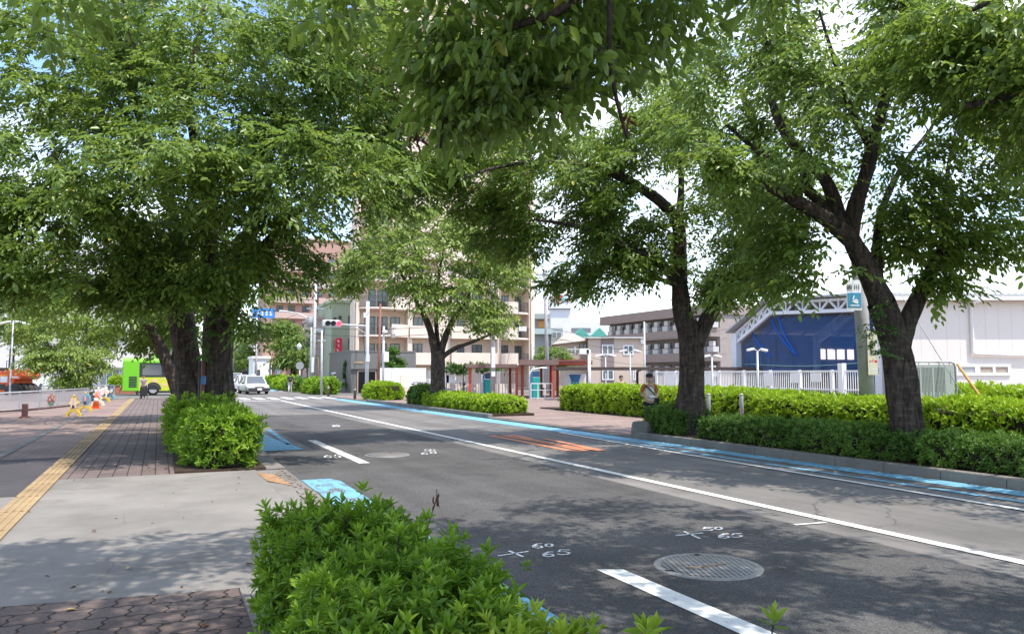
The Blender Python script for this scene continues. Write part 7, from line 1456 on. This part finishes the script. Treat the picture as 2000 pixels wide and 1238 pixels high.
b = MB(); b.lathe([(.066 * h, 0), (.067 * h, .02 * h), (.055 * h, .05 * h), (.02 * h, .066 * h)], 16, hc + Vector((0, .004 * h, .018 * h))); b.prism([(hc.x + .055 * h * math.cos(PI + k * PI / 8), hc.y - .04 * h + .062 * h * math.sin(PI + k * PI / 8)) for k in range(9)], hc.z + .018 * h, hc.z + .024 * h); b.build('cap', BLK, t)
b = MB(); b.sphere(hc + Vector((0, -.022 * h, -.028 * h)), (.044 * h, .040 * h, .026 * h), 12, 8); b.build('face_mask', mat('mask cloth', (.55, .45, .42), .8), t)
b = MB(); b.tube([(-.085 * h, -.03 * h, .81 * h), (-.03 * h, -.088 * h, .75 * h), (.05 * h, -.090 * h, .67 * h), (.105 * h, -.03 * h, .58 * h), (.08 * h, .06 * h, .60 * h), (0, .095 * h, .70 * h), (-.07 * h, .06 * h, .80 * h)], .011 * h, 6); b.build('bag_strap', BLK, t)
b = MB(); b.cbox((.135 * h, .02 * h, .53 * h), (.05 * h, .13 * h, .12 * h)); b.build('shoulder_bag', BLK, t, bevel=.02)
b = MB(); b.cbox((.02 * h, -.135 * h, .615 * h), (.12 * h, .05 * h, .008 * h), .3, .5); s_ = b.build('paper_sheet', WHITEP); s_.matrix_world = Matrix.Translation(p) @ Matrix.Rotation(-.35, 4, 'Z'); tag(s_, 'white paper sheet held by the person in the cap', 'paper')
p = at(653, 70); t, h, hc = person('person in black walking under a white parasol on the side pavement', p, .4, 1.5, (ARM_D, ((.03, -.04, -.13), (-.03, -.10, .10))), ((-.05, -.05, .045), (.02, .09, .07)), BLK, BLK, BLK, long_sleeve=True)
b = MB(); N_ = 16; vs = [(0, 0, 1.72)] + [(r * math.cos(2 * PI * k / N_), r * math.sin(2 * PI * k / N_), z) for r, z in ((.25, 1.67), (.45, 1.54)) for k in range(N_)]; b._add(vs, [(0, 1 + k, 1 + (k + 1) % N_) for k in range(N_)] + [(1 + k, 1 + N_ + k, 1 + N_ + (k + 1) % N_, 1 + (k + 1) % N_) for k in range(N_)], True); u_ = thing('parasol', 'open white parasol held over the person in black', 'parasol', p + Vector((.08, -.12, 0))); b.build('canopy', WHITEP, u_); b = MB(); b.tube([(0.02, -.02, .95), (0, 0, 1.72)], .012, 6); b.build('shaft', DARKF, u_)
p = at(567, 66); t, h, hc = person('pedestrian in a dark top with a backpack walking away on the right verge', p, PI - .2, 1.58, (ARM_D, ((.02, -.03, -.16), (0, -.10, -.10))), ((-.06, -.09, .05), (.03, .12, .08)), BLK, BLK, PALEC, shoe=WHITEP)
b = MB(); b.cbox((0, .11 * h, .72 * h), (.19 * h, .10 * h, .24 * h)); b.build('backpack', mat('backpack cloth', (.06, .06, .065), .8, .2, 9), t, bevel=.05)
p = at(580, 86); person('person in a pale shirt standing behind the backpack walker', p, 0, 1.6, (ARM_D, ARM_D), (LEG_S, LEG_S), CREAMS, CREAMS, PALEC)
p = at(1213, 31); person('person with dark hair seen behind the sunny hedge left of the cap wearer', p, -.3, 1.48, (ARM_D, ARM_D), (LEG_S, LEG_S), GREYC, GREYC, BLK)
p = G(279, 778, .03); t, h, hc = person('person in grey pushing a dark cart in front of the bus', (p.x, p.y, .03), 0.1, 1.5, (((.02, -.06, -.14), (-.01, -.13, -.04)), ((.02, -.06, -.14), (-.01, -.13, -.04))), ((-.03, -.03, .045), (.02, .08, .06)), GREYC, GREYC, BLK, lean=-.04)
t = thing('push_cart', 'dark wheeled shopping cart pushed by the person in grey before the bus', 'cart', (p.x + .05, p.y - .5, .03)); MB().box(-.22, .22, -.2, .2, .18, .72).build('bag', BLK, t, bevel=.04); b = MB(); b.tube([(-.2, .2, .6), (-.2, .34, .98), (.2, .34, .98), (.2, .2, .6)], .015, 6); b.build('handle', GALV, t)
for x in (-.2, .2):
    for y in (-.17, .17): b = MB(); b.tube([(x - .02, y, .09), (x + .02, y, .09)], .085, 12); b.build('wheel', BLACK, t)
# leaf litter along the gutters, too many to count
rng = np.random.default_rng(77); n = 900; lp = np.zeros((n, 3))
for i in range(n):
    q = i % 4
    lp[i] = ((10.78 - abs(rng.normal(0, .09)), rng.uniform(2, 45), .012) if q == 0 else (1.9 - abs(rng.normal(0, .10)), rng.uniform(6, 14), .028) if q == 1 else (rng.uniform(-9, 1.4), rng.uniform(6.2, 13.2), .036) if (q == 2 and i % 12 == 2) else (11.0 + abs(rng.normal(0, .2)), rng.uniform(2, 16), .165) if q == 2 else (.3 - abs(rng.normal(0, .25)), rng.uniform(13.4, 25), .036))
la = rng.uniform(0, 6.28, n); V = leaves(lp, np.stack([np.cos(la), np.sin(la), rng.uniform(0, .25, n)], 1), np.array([[0, 0, 1.0]]) + rng.normal(0, .3, (n, 3)), rng.uniform(.02, .06, n), rng.uniform(.012, .03, n))
tag(leaf_object('leaf_litter', V, np.ones(n), mat('litter brown', (.16, .085, .04), .85, .5, 3), None), 'scattered dry leaf litter along the gutters and pavement edges', 'litter', None, 'stuff')
# ------------------------------------------------------------------ small ground litter
rr = random.Random(9)
for i, (px, py, lab) in enumerate(((127, 1192, 'pale fallen leaf at the edge of the near paving'), (187, 1037, 'small brown fallen leaf left on the pale driveway'), (256, 1107, 'brown fallen twig leaf near the middle of the driveway'), (478, 1102, 'yellow fallen leaf by the foreground hedge'), (470, 932, 'fallen leaf in front of the clipped azalea block'), (405, 1218, 'red brown fallen leaf on the near paving'))):
    p = G(px, py, .04); V = leaves(np.zeros((1, 3)), np.array([[math.cos(i * 2.1), math.sin(i * 2.1), .1]]), np.array([[0, 0, 1.0]]), np.array([.07]), np.array([.04]))
    o = leaf_object('fallen_leaf', V, np.array([1.0]), mat('fallen leaf', (.42, .30, .14), .8) if i % 2 == 0 else mat('brown fallen leaf', (.16, .07, .03), .8), None); o.location = (p.x, p.y, .043); tag(o, lab, 'leaf', 'fallen leaves')
def dead_cluster(label, c, n, s, stem):
    rng = np.random.default_rng(n); t = thing('withered_leaves', label, 'leaves', c); b_ = rng.normal(0, s * .4, (n, 3)); d = rng.normal(0, .4, (n, 3)) + np.array([0, 0, -1.0])
    V = leaves(b_, d, rng.normal(0, 1, (n, 3)), np.full(n, s * 1.1), np.full(n, s * .35)); leaf_object('leaf_cluster', V, np.ones(n), DEAD, t); b = MB(); b.tube(stem, .0025, 4); b.build('stem', TWIG, t)
q = PD(853, 975, 4.9); dead_cluster('withered brown leaves on a bare stem rising from the foreground hedge', q, 9, .05, [(0, 0, .07), (0, 0, 0), (-.05, 0, -.14), (-.09, 0, -.3)])
for px, py, zz, lab in ((812, 270, 4.2, 'hanging withered red leaves left of the overhead branches'), (1080, 210, 4.3, 'hanging withered brown leaves under the middle of the overhead branches'), (1222, 232, 4.2, 'withered brown leaf pair right of the drooping overhead branch')):
    dead_cluster(lab, W(px, py, zz), 8, .055, [(0, 0, 0), (.01, 0, .12), (.02, .0, .3)])
